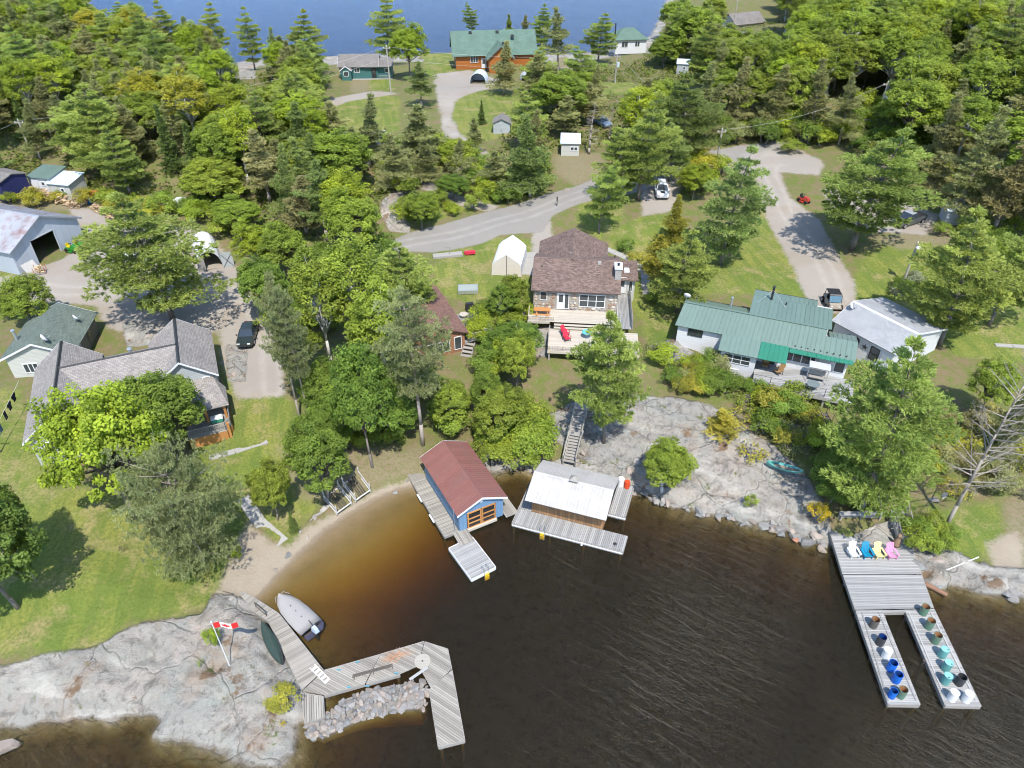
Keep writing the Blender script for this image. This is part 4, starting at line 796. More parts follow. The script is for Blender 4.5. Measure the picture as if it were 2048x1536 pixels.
rail(H1, [(9.05, -8.2, 3.5), (12.35, -8.2, 3.5), (12.85, -7.55, 3.5), (12.85, -3.2, 3.5)], .9, GREYW, 1.5, .16)
door(H1, (9.9, -2.92, 3.55), 'f', .9, 2.0, WHITE)
def wplace(P, a, x, y, z): return Vector((P.x + x * math.cos(a) - y * math.sin(a), P.y + x * math.sin(a) + y * math.cos(a), z))
g = thing('patio_grill_cart', 'green and white cooler cart on the porch deck', 'cooler', wplace(P0, a0, 11.7, -6.6, 3.51), a0); MB().hull([(-.5,-.3,.1),(.5,-.3,.1),(.5,.3,.1),(-.5,.3,.1)], [(-.55,-.35,.5),(.55,-.35,.5),(.55,.35,.5),(-.55,.35,.5)]).build('tub', mat('green_plastic', (.05,.3,.2), .4), g); MB().hull([(-.57,-.37,.502),(.57,-.37,.502),(.57,.37,.502),(-.57,.37,.502)], [(-.45,-.27,.62),(.45,-.27,.62),(.45,.27,.62),(-.45,.27,.62)]).build('lid', WHITE, g)
# ------------------------------------------------------------------ garage with green shingles
P0, a0 = frame((145, 703, 6.6), (192, 622, 6.6), 0)
G1 = thing('garage', 'dark grey garage under a green shingle roof beside the big house', 'garage', P0, a0)
walls(G1, .3, 7.8, .4, 6.6, 3.0, 6.4, SIDGD, 'x', 7.8, name='wall'); walls(G1, .26, .298, .4, 6.6, 3.0, 6.4, SIDC, 'x', 7.8, name='gable_wall'); gable_roof(G1, .3, 7.8, .4, 6.6, 6.4, 7.8, 'x', SGREEN, .45, .35, trim=TRIM)
door(G1, (5.4, .38, 4.2), 'f', .9, 2.0, SIDGD, True, SIDGD); window(G1, (2.2, .38, 5.2), 'f', .9, 1.1, 1); window(G1, (.25, 4.6, 4.9), 'l', 1.3, 1.0, 3); window(G1, (.25, 1.5, 4.5), 'l', 1.2, 2.4, 1, TRIM, 1, .1, WHITE, 'garage_door')
vent(G1, (3.0, 6.3, 6.5), STEEL, .14, 1.3)
dish('satellite dish on a tall mast near the far edge of the green garage roof', wplace(P0, a0, 5.2, 1.2, 6.85), 2.4); dish('round satellite dish near the front gable of the green garage roof', wplace(P0, a0, .5, 2.6, 7.45), 2.2, r=.45)
# ------------------------------------------------------------------ barn
P0, a0 = frame((15, 500, 8.6), (155, 430, 8.6), 0)
BN = thing('barn', 'big grey metal barn with an open dark doorway and rust-streaked tin roof', 'barn', P0, a0)
D0, D1, DZ = 3.1, 6.6, 8.3
P5 = [(.2, 4.4), (D0, 4.4), (D0, DZ), (D1, DZ), (D1, 4.4), (10.5, 4.4), (10.5, 8.4), (5.35, 10.75), (.2, 8.4)]
MB().hull([(a, .12, b) for a, b in P5], [(a, 0.0, b) for a, b in P5]).build('front_wall', TIN, BN)
B(.2, .32, .125, 16, 4.4, 8.4).build('wall', TIN, BN); B(10.38, 10.5, .125, 16, 4.4, 8.4).build('wall', TIN, BN); B(.33, 10.37, 15.9, 16, 4.4, 8.4).build('wall', TIN, BN); B(.33, 10.37, .13, 15.9, 4.85, 4.9).build('floor', mat('barn_dirt', (.2, .17, .13), .9), BN)
gable_roof(BN, .2, 10.5, 0, 16, 8.4, 10.75, 'y', MGALV, .45, .35, .06, .9, cap=STEEL, trim=mat('grey_trim', (.24, .26, .29), .5), ribs=3)
B(D0 + .05, D1 - .05, -.35, .0, 4.9, 5.0).build('threshold', CONC, BN)
MB().box(D0-.14, D0, -.05, .0, 4.9, DZ).box(D1, D1+.14, -.05, 0, 4.9, DZ).box(D0-.14, D1+.14, -.05, 0, DZ, DZ+.14).build('door_frame', mat('pale_trim', (.45, .47, .5), .5), BN)
MB().slab((.6, -.9, 5.0), (2.4, -.9, 5.0), (2.4, -.03, 6.2), (.6, -.03, 6.2), .05).build('leaning_sheet', mat('pale_board', (.45, .43, .4), .7), BN)
# ------------------------------------------------------------------ stone house with its decks
P0, a0 = frame((1064, 579, 7.6), (1241, 587, 7.6), 0)
SH = thing('house', 'fieldstone house with dark brown shingle roof and white trimmed windows', 'house', P0, a0)
MORT = mat('mortar', (.33, .295, .25), .9, .2, 5); 
walls(SH, .15, 9.7, .5, 8.8, 3.0, 7.5, MORT, 'x', 9.1, 4.6, name='wall'); walls(SH, .6, 8.3, 8.82, 12.4, 3.6, 7.5, SIDC, 'y', 9.2, 4.3, name='rear_wall')
gable_roof(SH, .0, 9.85, .3, 8.9, 7.5, 9.22, 'x', SBROWN, .3, .12, mid=4.6); gable_roof(SH, .45, 8.4, 4.6, 12.5, 7.45, 9.3, 'y', SBROWN, .3, .3, mid=4.35)
walls(SH, 9.72, 11.9, 4.9, 8.6, 3.5, 6.85, SIDC, name='side_wall'); slope(SH, (9.9, 4.4, 6.92), (12.2, 4.4, 6.92), (12.2, 8.8, 7.25), (9.9, 8.8, 7.25), SBROWN, .12)
B(10.6, 11.2, 6.0, 7.0, 7.04, 7.2).build('skylight', TRIM, SH); B(10.66, 11.14, 6.06, 6.94, 7.2, 7.215).build('pane', MBLUE, bpy.data.objects[-1] if False else SH)
rs = random.Random(4); stm = [mat('fieldstone_%s' % n, c, .85, .25, 5, bump=.4) for n, c in (('tan', (.47, .39, .30)), ('grey', (.36, .34, .32)), ('rust', (.33, .22, .15)), ('pale', (.55, .51, .45)))]
def stones(root, x0, x1, z0, z1, y, face, holes=()):
    bins = [MB() for _ in stm]; z = z0
    while z < z1:
        x = x0 + rs.uniform(-.2, 0); hgt = rs.uniform(.26, .42)
        while x < x1:
            w = rs.uniform(.3, .62); a, b = max(x, x0), min(x + w, x1)
            if b - a > .1 and not any(a < h1 and b > h0 and z < v1 and z + hgt > v0 for h0, h1, v0, v1 in holes):
                n = 7; c = ((a + b) / 2, z + hgt / 2); ring = [(c[0] + (b - a) * .47 * math.cos(6.283 * i / n + .3) * rs.uniform(.85, 1.12), c[1] + hgt * .47 * math.sin(6.283 * i / n + .3) * rs.uniform(.85, 1.12)) for i in range(n)]; dd = rs.uniform(.05, .10)
                bins[rs.randrange(len(stm))].hull([(p[0], y + .01, p[1]) for p in ring], [(c[0] + (p[0] - c[0]) * .8, y - dd, c[1] + (p[1] - c[1]) * .8) for p in ring])
            x += w + .02
        z += hgt + .02
    for b_, m_ in zip(bins, stm):
        if b_.v: o = b_.build('stone_facing', m_, root); o['kind'] = 'stuff'
stones(SH, .2, 9.65, 4.4, 7.4, .5, 'f', [(.85, 1.75, 5.9, 7.3), (2.95, 4.2, 4.4, 7.2), (5.3, 8.4, 5.35, 7.2)])
window(SH, (1.3, .48, 6.6), 'f', .7, 1.0, 1); window(SH, (6.85, .48, 6.2), 'f', 2.8, 1.5, 3, rows=2); door(SH, (3.3, .48, 4.95), 'f', .75, 2.05, WHITE); window(SH, (3.95, .48, 6.0), 'f', .42, 1.85, 1, WHITE)
B(9.25, 9.95, 1.9, 3.3, 7.6, 9.6).build('chimney', stm[1], SH); B(9.15, 10.05, 1.8, 3.4, 9.6, 9.74).build('chimney_cap', TRIM, SH); vent(SH, (9.6, 2.5, 9.74), BLACK, .12, .2)
boxvent(SH, (4.3, 6.1, 9.05), .5, GREYW); boxvent(SH, (7.5, 4.0, 9.1), .45, GREYW); boxvent(SH, (7.2, 6.6, 8.15), .3); boxvent(SH, (.9, 3.4, 8.8), .25); vent(SH, (9.4, 7.2, 8.0), BLACK, .06, .7, False)
door(SH, (10.4, 4.88, 4.9), 'f', .8, 2.0, WHITE); window(SH, (11.4, 4.88, 5.9), 'f', .35, 1.3, 1)
planks(SH, [(-.3, -2.3), (9.7, -2.3), (9.7, .38), (-.3, .38)], 0, 4.9, DECKT); planks(SH, [(2.2, -7.4), (12.0, -7.4), (12.0, -3.1), (2.2, -3.1)], 0, 4.4, DECKT, .18); planks(SH, [(9.75, -3.0), (11.4, -3.0), (11.4, 4.6), (9.75, 4.6)], math.pi / 2, 4.88, DECKG)
for k in range(2): planks(SH, [(2.7, -2.72 - .38 * k), (9.7, -2.72 - .38 * k), (9.7, -2.35 - .38 * k), (2.7, -2.35 - .38 * k)], 0, 4.73 - .16 * k, DECKT, .185, name='step')
rail(SH, [(-.25, .3, 4.9), (-.25, -2.2, 4.9), (2.6, -2.2, 4.9)], .55, DECKT, 1.4, .16); rail(SH, [(2.25, -3.2, 4.4), (2.25, -7.3, 4.4), (11.9, -7.3, 4.4)], .6, DECKT, 1.5, .17); rail(SH, [(11.35, -3, 4.9), (11.35, 4.5, 4.9)], .95, GREYW, 1.5, .15)
stairs(SH, (10.2, 1.2, 4.3), (10.2, 4.4, 4.9), 1.1, 5, DECKT)
for x, y, z in ((2.4, -7.2, 4.3), (6, -7.2, 4.3), (9.5, -7.2, 4.3), (11.8, -7.2, 4.3), (-.1, -2.1, 4.8), (2.4, -4.8, 4.3)): B(x-.09, x+.09, y-.09, y+.09, 1.5, z).build('deck_post', GREYW, SH)
B(2.2, 12.0, -7.42, -7.36, 4.1, 4.34).build('rim_board', DECKT, SH); B(-.3, 2.2, -2.36, -2.31, 4.62, 4.84).build('rim_board', DECKT, SH); B(2.17, 2.2, -7.4, -3.1, 4.1, 4.34).build('rim_board', DARKW, SH)
def picnic(label, loc, rz, m, tops=1):
    o = thing('picnic_table', label, 'table', loc, rz)
    for k in range(5): B(-.95, .95, -.4 + k * .16, -.25 + k * .16, .7, .74).build('top_board', m, o)
    for s in (-1, 1): B(-.95, .95, s*.72-.13, s*.72+.13, .42, .46).build('bench', m, o)
    for x in (-.6, .6):
        MB().hull([(x-.04,-.75,0),(x+.04,-.75,0),(x+.04,-.62,0),(x-.04,-.62,0)], [(x-.04,-.32,.69),(x+.04,-.32,.69),(x+.04,-.2,.69),(x-.04,-.2,.69)]).hull([(x-.04,.62,0),(x+.04,.62,0),(x+.04,.75,0),(x-.04,.75,0)], [(x-.04,.2,.69),(x+.04,.2,.69),(x+.04,.32,.69),(x-.04,.32,.69)]).box(x+.05,x+.11,-.8,.8,.34,.415).build('leg_frame', m, o)
    return o
picnic('orange cedar picnic table on the stone house upper deck', wplace(P0, a0, 1.25, -.9, 4.91), a0, CEDAR)
def lounge(label, loc, rz, m):
    o = thing('garden_chair', label, 'chair', loc, rz); MB().slab((-.3,-.35,.4),(.3,-.35,.4),(.3,.25,.36),(-.3,.25,.36),.08).build('seat', m, o); MB().slab((-.3,.2,.42),(.3,.2,.42),(.26,.5,1.1),(-.26,.5,1.1),.08).build('backrest', m, o)
    for s in (-1, 1):
        B(s*.34-.03, s*.34+.03, -.35, .3, .56, .6).build('armrest', m, o)
        for y in (-.32, .25): B(s*.34-.02, s*.34+.02, y-.02, y+.02, 0, .56).build('leg', BLACK, o)
    return o
REDC = mat('red_fabric', (.55, .03, .06), .7)
lounge('red garden chair on the lower deck of the stone house, nearer the edge', wplace(P0, a0, 4.2, -5.2, 4.42), a0 + .5, REDC); lounge('red garden chair behind the other red one on the lower deck', wplace(P0, a0, 4.0, -4.2, 4.42), a0 + .9, REDC)
o = thing('patio_table', 'turquoise round table under the pine on the stone house deck', 'table', wplace(P0, a0, 6.4, -4.4, 4.42), a0); MB().lathe([(.02, .66), (.55, .66), (.57, .69), (.55, .72), (.02, .72)], 18).build('table_top', mat('turquoise_plastic', (.1, .42, .48), .5), o); MB().cyl((0, 0, 0), (0, 0, .66), .05).lathe([(.3, 0), (.3, .04), (.05, .08)], 12).build('pedestal', STEEL, o)
# ------------------------------------------------------------------ white house with the green metal roof
P0, a0 = frame((1350, 650, 6.6), (1440, 668, 6.6), 0)
WH = thing('house', 'long white house with pale green ribbed metal roof and rear wing', 'house', P0, a0)
walls(WH, .3, 7.0, .4, 6.0, 2.4, 6.5, SIDW, 'x', 7.75, 2.9, name='wall'); walls(WH, 7.02, 14.8, .4, 6.0, 2.4, 6.5, SIDW, 'x', 7.75, 2.9, name='wall'); walls(WH, 14.82, 17.6, .4, 4.6, 2.4, 6.3, SIDW, 'x', 7.1, 2.4, name='wall'); walls(WH, 7.3, 15.4, 6.02, 8.8, 3.4, 7.2, SIDW, name='rear_wall'); walls(WH, 5.3, 8.9, -1.6, .38, 1.8, 5.9, SIDW, name='front_wall')
th = .08; zt = 7.95
slope(WH, (0, 0, 6.6), (15.0, 0, 6.6), (15.0, 2.9, zt), (.3, 2.9, zt), MGREEN, th, .9); slope(WH, (7.0, 6.5, 6.55), (.1, 6.5, 6.55), (.3, 2.9, zt), (7.0, 2.9, zt), MGREEN, th, .9)
slope(WH, (7.1, 2.95, zt + .03), (15.4, 2.95, zt + .03), (15.4, 7.6, 7.75), (7.1, 7.6, 7.75), MGREEN, th, .9); slope(WH, (7.1, 7.6, 7.76), (13.8, 7.6, 7.76), (13.8, 9.2, 7.6), (7.1, 9.2, 7.6), MGREEN, th, .9)
slope(WH, (15.0, -.1, 6.45), (18.1, -.1, 6.45), (18.1, 2.4, 7.35), (15.0, 2.4, 7.35), MGREEN, th, .9); slope(WH, (18.1, 5.0, 6.5), (15.4, 5.0, 6.5), (15.4, 2.4, 7.36), (18.1, 2.4, 7.36), MGREEN, th, .9)
slope(WH, (5.0, -2.1, 5.95), (8.95, -2.1, 5.95), (8.95, .05, 6.66), (5.0, .05, 6.66), MGREEN, th, .9); slope(WH, (8.96, -2.1, 5.95), (11.75, -2.1, 5.95), (11.75, .05, 6.66), (8.96, .05, 6.66), MNEW, th, .9); slope(WH, (11.8, -.55, 6.42), (17.9, -.55, 6.42), (17.9, -.02, 6.58), (11.8, -.02, 6.58), MNEW, th, .9)
B(.3, 15.0, 2.75, 3.05, zt, zt + .05).build('ridge_cap', MGREEN, WH); B(.1, 7.0, 6.5, 6.56, 6.4, 6.58).build('eave_trim', BLACK, WH); B(7.1, 13.8, 9.2, 9.26, 7.45, 7.62).build('eave_trim', BLACK, WH)
window(WH, (2.2, .38, 5.9), 'f', 1.4, .7, 2, BLACK); window(WH, (7.0, -1.62, 5.0), 'f', 2.6, .95, 3, SIDW, 2, .06); window(WH, (7.0, -1.62, 3.2), 'f', .8, 1.0, 1, TRIM, 1, .05, WHITE, 'hatch'); window(WH, (13.2, .38, 5.45), 'f', 3.4, 1.1, 4, TRIM); window(WH, (16.9, .38, 5.3), 'f', .9, 1.2, 1); door(WH, (10.2, .38, 4.0), 'f', 1.0, 2.0, DARKW)
window(WH, (15.3, .38, 5.35), 'f', 1.5, 1.3, 1, TRIM, 1, .05, mat('grey_blind', (.5, .51, .52), .6), 'window')
for k in range(9): MB().hull([(12.2 + k*.62, .25, 6.72), (12.32 + k*.62, .25, 6.72), (12.32 + k*.62, .35, 6.76), (12.2 + k*.62, .35, 6.76)], [(12.2 + k*.62, .27, 6.83), (12.32 + k*.62, .27, 6.83), (12.32 + k*.62, .33, 6.84), (12.2 + k*.62, .33, 6.84)]).build('snow_guard', BLACK, WH)
vent(WH, (9.0, 7.2, 7.7), BLACK, .13, 1.6); MB().cyl((9.0, 7.2, 9.0), (7.6, 5.6, 7.85), .015).cyl((9.0, 7.2, 9.0), (10.8, 5.4, 7.85), .015).build('stay_wire', STEEL, WH); vent(WH, (5.0, 5.9, 6.7), STEEL, .12, 1.1); vent(WH, (10.6, 6.6, 7.75), BLACK, .08, .35, False)
planks(WH, [(8.95, -3.6), (18.6, -3.6), (18.6, .36), (8.95, .36)], .5, 4.0, DECKG); B(8.9, 18.6, -3.68, -3.62, 3.65, 3.95).build('rim_board', GREYW, WH)
rail(WH, [(8.95, -3.55, 4.0), (15.9, -3.55, 4.0)], .95, BLACK, 1.55, 0, .03, top=.05)
for x in (9.2, 11.5, 13.8, 16, 18.4): B(x-.09, x+.09, -3.5, -3.32, 1.2, 3.94).build('deck_post', GREYW, WH)
dish('satellite dish at the left end of the pale green metal roof', wplace(P0, a0, .2, 4.6, 7.0), 2.6, r=.42)
WICK = mat('wicker_brown', (.33, .2, .09), .8, .3, 12)
lounge('brown wicker chair against the wall under the bright green roof strip', wplace(P0, a0, 9.9, -.5, 4.02), a0, WICK); lounge('brown wicker chair out on the white house deck', wplace(P0, a0, 11.3, -1.2, 4.02), a0 - .7, WICK)
o = thing('porch_swing', 'canopied swing seat on the white house deck', 'swing', wplace(P0, a0, 15.0, -.9, 4.02), a0); MB().slab((-.8,-.3,.45),(.8,-.3,.45),(.8,.25,.42),(-.8,.25,.42),.06).build('seat', GREYW, o); MB().slab((-.8,.22,.5),(.8,.22,.5),(.8,.4,1.0),(-.8,.4,1.0),.05).build('backrest', GREYW, o); MB().slab((-1.0,-.5,1.75),(1.0,-.5,1.75),(1.0,.6,1.8),(-1.0,.6,1.8),.05).build('canopy', mat('grey_canvas', (.45,.46,.48), .8), o)
for s in (-1, 1): MB().cyl((s*.95,-.6,0),(s*.95,0,1.75),.025).cyl((s*.95,.6,0),(s*.95,0,1.75),.025).build('leg', STEEL, o)
o = thing('patio_table', 'glass topped round table by the black railing', 'table', wplace(P0, a0, 14.7, -2.7, 4.02), a0); MB().lathe([(.02,.7),(.62,.7),(.64,.715),(.62,.73),(.02,.73)], 20).build('table_top', mat('smoked_glass', (.16,.19,.19), .08, spec=.7), o)
for k in range(4): MB().cyl((.45*math.cos(k*1.57),.45*math.sin(k*1.57),0),(.3*math.cos(k*1.57),.3*math.sin(k*1.57),.7),.02).build('leg', BLACK, o)
# ------------------------------------------------------------------ white outbuilding with stars
P0, a0 = frame((1665, 640, 6.4), (1790, 707, 6.4), 0)
W2 = thing('outbuilding', 'white outbuilding with grey shingle roof and star ornaments on its wall', 'outbuilding', P0, a0)
walls(W2, .2, 7.4, .4, 8.8, 3.0, 6.3, SIDW, 'x', 7.65, 3.1, name='wall'); gable_roof(W2, .2, 7.4, .4, 8.8, 6.3, 7.65, 'x', SGREY, .35, .3, mid=3.1, cap=TRIM, trim=TRIM)
def star(p, r): 
    q = [(p[0] + rr_ * math.cos(math.pi/2 + k*math.pi/5), p[2] + rr_ * math.sin(math.pi/2 + k*math.pi/5)) for k in range(10) for rr_ in [r if k % 2 == 0 else r*.4]]
    return MB().hull([(a, p[1], b) for a, b in q], [(p[0] + (a-p[0])*.55, p[1]-.07, p[2] + (b-p[2])*.55) for a, b in q]).build('star_ornament', DARKW, W2)
star((2.2, .38, 5.4), .3); star((4.2, .38, 5.1), .42); MB().lathe([(.42, 0), (.42, .05), (.36, .05), (.36, 0)], 20).build('wheel_ornament', DARKW, W2, (3.1, .36, 5.35)).rotation_euler = (math.pi/2, 0, 0)
window(W2, (5.4, .38, 4.9), 'f', .9, 1.4, 1, BLACK, 2); window(W2, (7.42, 2.4, 4.8), 'r', 1.2, 1.2, 2, BLACK); window(W2, (6.7, .38, 4.5), 'f', .8, 2.0, 1, TRIM, 1, .05, WHITE, 'door')
dish('white ball-like satellite dish on the far corner of the star outbuilding', wplace(P0, a0, .2, 2.0, 7.1), 1.0, r=.4, m=WHITE)
# ------------------------------------------------------------------ two boathouses
P0, a0 = frame((912, 1026, 2.9), (1010, 988, 2.9), 0)
RB = thing('boathouse', 'blue boathouse with ribbed maroon roof and wooden framed doors', 'boathouse', P0, a0)
P5 = [(.25, .35), (.95, .35), (.95, 2.35), (3.75, 2.35), (3.75, .35), (4.45, .35), (4.45, 2.9), (2.35, 3.75), (.25, 2.9)]
MB().hull([(a, .12, b) for a, b in P5], [(a, 0.0, b) for a, b in P5]).build('front_wall', SIDB, RB); B(.25, .37, .125, 7.6, .35, 2.9).build('wall', SIDB, RB); B(4.33, 4.45, .125, 7.6, .35, 2.9).build('wall', SIDB, RB); B(.38, 4.32, 7.5, 7.6, .35, 2.9).build('wall', SIDB, RB)
gable_roof(RB, .25, 4.45, 0, 7.6, 2.85, 3.8, 'y', MRED, .3, .3, .06, .6, cap=MRED, trim=TRIM, ribs=2)
for s, x0 in ((0, 1.0), (1, 2.37)):
    d = MB().box(x0, x0+1.33, -.06, .02, .4, .52).box(x0, x0+1.33, -.06, .02, 2.2, 2.34).box(x0, x0+.12, -.058, .02, .52, 2.2).box(x0+1.21, x0+1.33, -.058, .02, .52, 2.2).box(x0+.12, x0+1.21, -.056, .02, .95, 1.07).box(x0+.12, x0+1.21, -.056, .02, 1.5, 1.62).build('door', CEDAR, RB)
    for z0 in (.54, 1.09, 1.64): B(x0+.13, x0+1.2, -.02, .0, z0, z0+.4).build('pane', BLACK, d)
MB().lathe([(.02, 0), (.16, 0), (.16, .03), (.02, .03)], 16).build('round_sign', WHITE, RB, (2.35, -.03, 3.2)).rotation_euler = (math.pi/2, 0, 0)
DR = thing('dock', 'weathered plank dock wrapped round the blue boathouse', 'dock', P0, a0)
n = planks(DR, [(-1.15, .1), (.2, .1), (.2, 8.6), (-1.15, 8.6)], 0, .5, DECKW) + planks(DR, [(4.5, -.5), (5.7, -.5), (5.7, 4.5), (4.5, 4.5)], math.pi/2, .5, DECKW) + planks(DR, [(-.4, -1.5), (.9, -1.5), (.9, .06), (-.4, .06)], math.pi/2, .5, DECKW)
B(-1.2, -1.16, .1, 8.6, .2, .48).build('rim_board', GREYW, DR); B(-1.14, .2, .06, .1, .2, .48).build('rim_board', GREYW, DR); B(5.7, 5.74, -.5, 4.5, .2, .48).build('rim_board', GREYW, DR); B(.95, 3.75, -.22, .05, .2, .45).build('sill_beam', DECKT, DR)
for x, y in ((-1.05, .4), (-1.05, 3.5), (-1.05, 6.5), (5.6, -.3), (5.6, 4.2), (0, .4), (.8, -1.4)): MB().cyl((x, y, -2.6), (x, y, .44), .09, .09, 8).build('pile', DARKW, DR)
for y in (2.6, 5.4): MB().cyl((-1.28, y - .5, .38), (-1.28, y + .5, .38), .09, .09, 8).build('bumper', WHITE, DR)
MB().cyl((-.15, .15, .5), (-.15, .15, 3.3), .03, .03, 6).build('pole', STEEL, DR)
FD = [pt(*c, .42) for c in ((901, 1095), (949, 1072), (987, 1137), (939, 1159))]
fc = sum(FD, Vector()) / 4; fa = math.atan2((FD[1] - FD[0]).y, (FD[1] - FD[0]).x); hw = ((FD[1] - FD[0]).length + (FD[2] - FD[3]).length) / 4; hl = ((FD[2] - FD[1]).length + (FD[3] - FD[0]).length) / 4
FL = thing('floating_dock', 'small square floating dock with swim ladder off the blue boathouse', 'dock', (fc.x, fc.y, 0), fa)
planks(FL, [(-hw, -hl), (hw, -hl), (hw, hl), (-hw, hl)], 0, .42, DECKG, .17)
for x0, x1, y0, y1 in ((-hw-.05, -hw, -hl, hl), (hw, hw+.05, -hl, hl), (-hw, hw, -hl-.05, -hl), (-hw, hw, hl, hl+.05)): B(x0, x1, y0, y1, .12, .43).build('edge_trim', TRIM, FL)
for x in (-hw*.6, hw*.6): MB().cyl((x, -hl+.1, .05), (x, hl-.1, .05), .28, .28, 10).build('float', BLACK, FL)
def ladder(root, x, y, z, m, n=4, w=.4, d=-1, top=.8, stepm=None):
    for s in (-1, 1): MB().tube([(x+s*w/2, y+.35, z), (x+s*w/2, y+.3, z+top), (x+s*w/2, y-.05, z+top*.9), (x+s*w/2, y-.12, z-.9)], .022).build('ladder_rail', m, root)
    for k in range(n): B(x-w/2, x+w/2, y-.2, y-.06, z-.2-k*.2, z-.16-k*.2).build('ladder_step', stepm or m, root)
YEL = mat('yellow_paint', (.6, .42, .03), .5)
ladder(FL, .25, -hl, .42, STEEL, top=.7, stepm=YEL)
P0, a0 = frame((1050, 1000, 2.9), (1210, 1040, 2.9), 0)
WB = thing('boathouse', 'board walled boathouse with wide white metal roof and cupola', 'boathouse', P0, a0)
walls(WB, .3, 6.75, 1.1, 4.4, .3, 3.0, BOARDS, 'x', 3.55, 2.75, name='wall'); gable_roof(WB, .3, 6.75, .35, 5.1, 2.85, 3.75, 'x', MWHITE, .3, .35, .06, .9, cap=MWHITE, ribs=3)
B(3.35, 3.85, 2.5, 3.0, 3.55, 4.05).build('cupola', GREYW, WB); c = MB().hull([(3.2, 2.35, 4.05), (4.0, 2.35, 4.05), (4.0, 3.15, 4.05), (3.2, 3.15, 4.05)], [(3.55, 2.7, 4.35), (3.65, 2.7, 4.35), (3.65, 2.8, 4.35), (3.55, 2.8, 4.35)]).build('cupola_roof', GREYW, WB)
B(3.4, 3.8, 1.05, 1.09, 1.9, 2.15).build('blue_plaque', mat('blue_plate', (.05, .2, .45), .5), WB)
DW = thing('dock', 'silver plank dock round the white roofed boathouse', 'dock', P0, a0)
planks(DW, [(-.9, -.75), (8.9, -.75), (8.9, 1.05), (-.9, 1.05)], math.pi/2, .5, DECKG, .16); planks(DW, [(-.9, 1.08), (.25, 1.08), (.25, 5.9), (-.9, 5.9)], math.pi/2, .5, DECKG, .16); planks(DW, [(6.8, 3.1), (8.35, 3.1), (8.35, 7.1), (6.8, 7.1)], math.pi/2, .5, DECKG, .16)
for x0, x1, y0, y1 in ((-.9, 8.9, -.84, -.78), (-.96, -.91, -.75, 5.9), (8.91, 8.96, -.75, 1.05), (6.8, 8.35, 3.02, 3.07)): B(x0, x1, y0, y1, .12, .49).build('rim_board', GREYW, DW)
B(-.9, 8.9, -.9, -.85, .3, .4).build('bumper_strip', TRIM, DW); B(6.8, 8.35, 2.96, 3.01, .3, .42).build('bumper_strip', TRIM, DW)
for x, y in ((-.8, -.6), (2.5, -.6), (5.5, -.6), (8.7, -.6), (8.7, .9), (8.2, 3.3), (-.8, 5.5)): MB().cyl((x, y, -2.6), (x, y, .44), .09, .09, 8).build('pile', DARKW, DW)
ladder(DW, 1.9, -.85, .5, STEEL, top=.6, stepm=YEL); MB().lathe([(.02, 0), (.14, 0), (.16, .06), (.1, .12), (.02, .12)], 12).build('cleat', BLACK, DW, (8.1, -.2, .5))
MB().cyl((5.4, -.95, .2), (5.4, -.95, .5), .11, .11, 8).build('bumper', WHITE, DW)
# ------------------------------------------------------------------ other sheds and far houses
def shed(name, label, cat, A, ang, w, d, h, rise, wm_, rm, z=None, axis='x', lean=False, door_=True, win=1):
    b = PT(*A); o = thing(name, label, cat, (b.x, b.y, b.z if z is None else z), ang)
    if lean:
        MB().hull([(0, 0, -.5), (w, 0, -.5), (w, d, -.5), (0, d, -.5)], [(0, 0, h), (w, 0, h), (w, d, h + rise), (0, d, h + rise)]).build('wall', wm_, o); slope(o, (-.2, -.25, h - .04 + .08), (w+.2, -.25, h - .04 + .08), (w+.2, d+.2, h+rise+.1), (-.2, d+.2, h+rise+.1), rm, .07, .8)
    else:
        walls(o, 0, w, 0, d, -.5, h, wm_, axis, h + rise); gable_roof(o, 0, w, 0, d, h, h + rise, axis, rm, .25, .2, trim=None)
    if door_: door(o, (w * .3, -.02, .02), 'f', .8, min(1.9, h - .15), wm_, False)
    for k in range(win): window(o, (w * (.68 + .2 * k) - .1 * win, -.02, h * .6), 'f', .45, .45, 1)
    return o
shed('shed', 'grey garden shed with pale doors beside the far gravel drive', 'shed', (987, 268), R(-4), 2.9, 3.0, 1.9, .7, SIDG, SCOT, axis='y', door_=True, win=0)
shed('shed', 'small tan shed with pale blue sloping roof by the dirt mound', 'shed', (1122, 312), R(-4), 2.9, 3.2, 2.1, .5, SIDC, MBLUE, lean=True, door_=False, win=2)
shed('shed', 'tiny shed with pale blue roof deep in the mid woods', 'shed', (1352, 148), R(-12), 2.6, 2.6, 2.2, .4, SIDG, MBLUE, lean=True, win=1)
s1 = shed('shed', 'white twin shed by the woodpiles with one green and one pale roof', 'shed', (66, 382), R(-12), 3.6, 3.6, 2.2, .4, SIDW, MGREEN, lean=True, win=1)
shed('shed', 'pale walled shed joined to the right of the white woodpile shed', 'shed', (104, 394), R(-12), 3.6, 3.4, 2.1, .5, SIDC, MBLUE, lean=True, win=1)
shed('shed', 'navy shed with grey roof cut by the left edge', 'shed', (-30, 388), R(-25), 4.6, 4.0, 2.4, .6, mat('navy_boards', (.02, .025, .09), .6), SCOT, win=0)
shed('shed', 'tin clad shed with pale roof beside the old pickup', 'shed', (1886, 452), R(-14), 2.7, 3.0, 2.2, .3, TIN, MBLUE, lean=True, door_=False, win=0)
shed('outhouse', 'small dark red roofed shed half hidden in the grove', 'shed', (778, 612), R(18), 2.4, 2.4, 2.1, .6, SIDBR, SRED, axis='x', win=0)
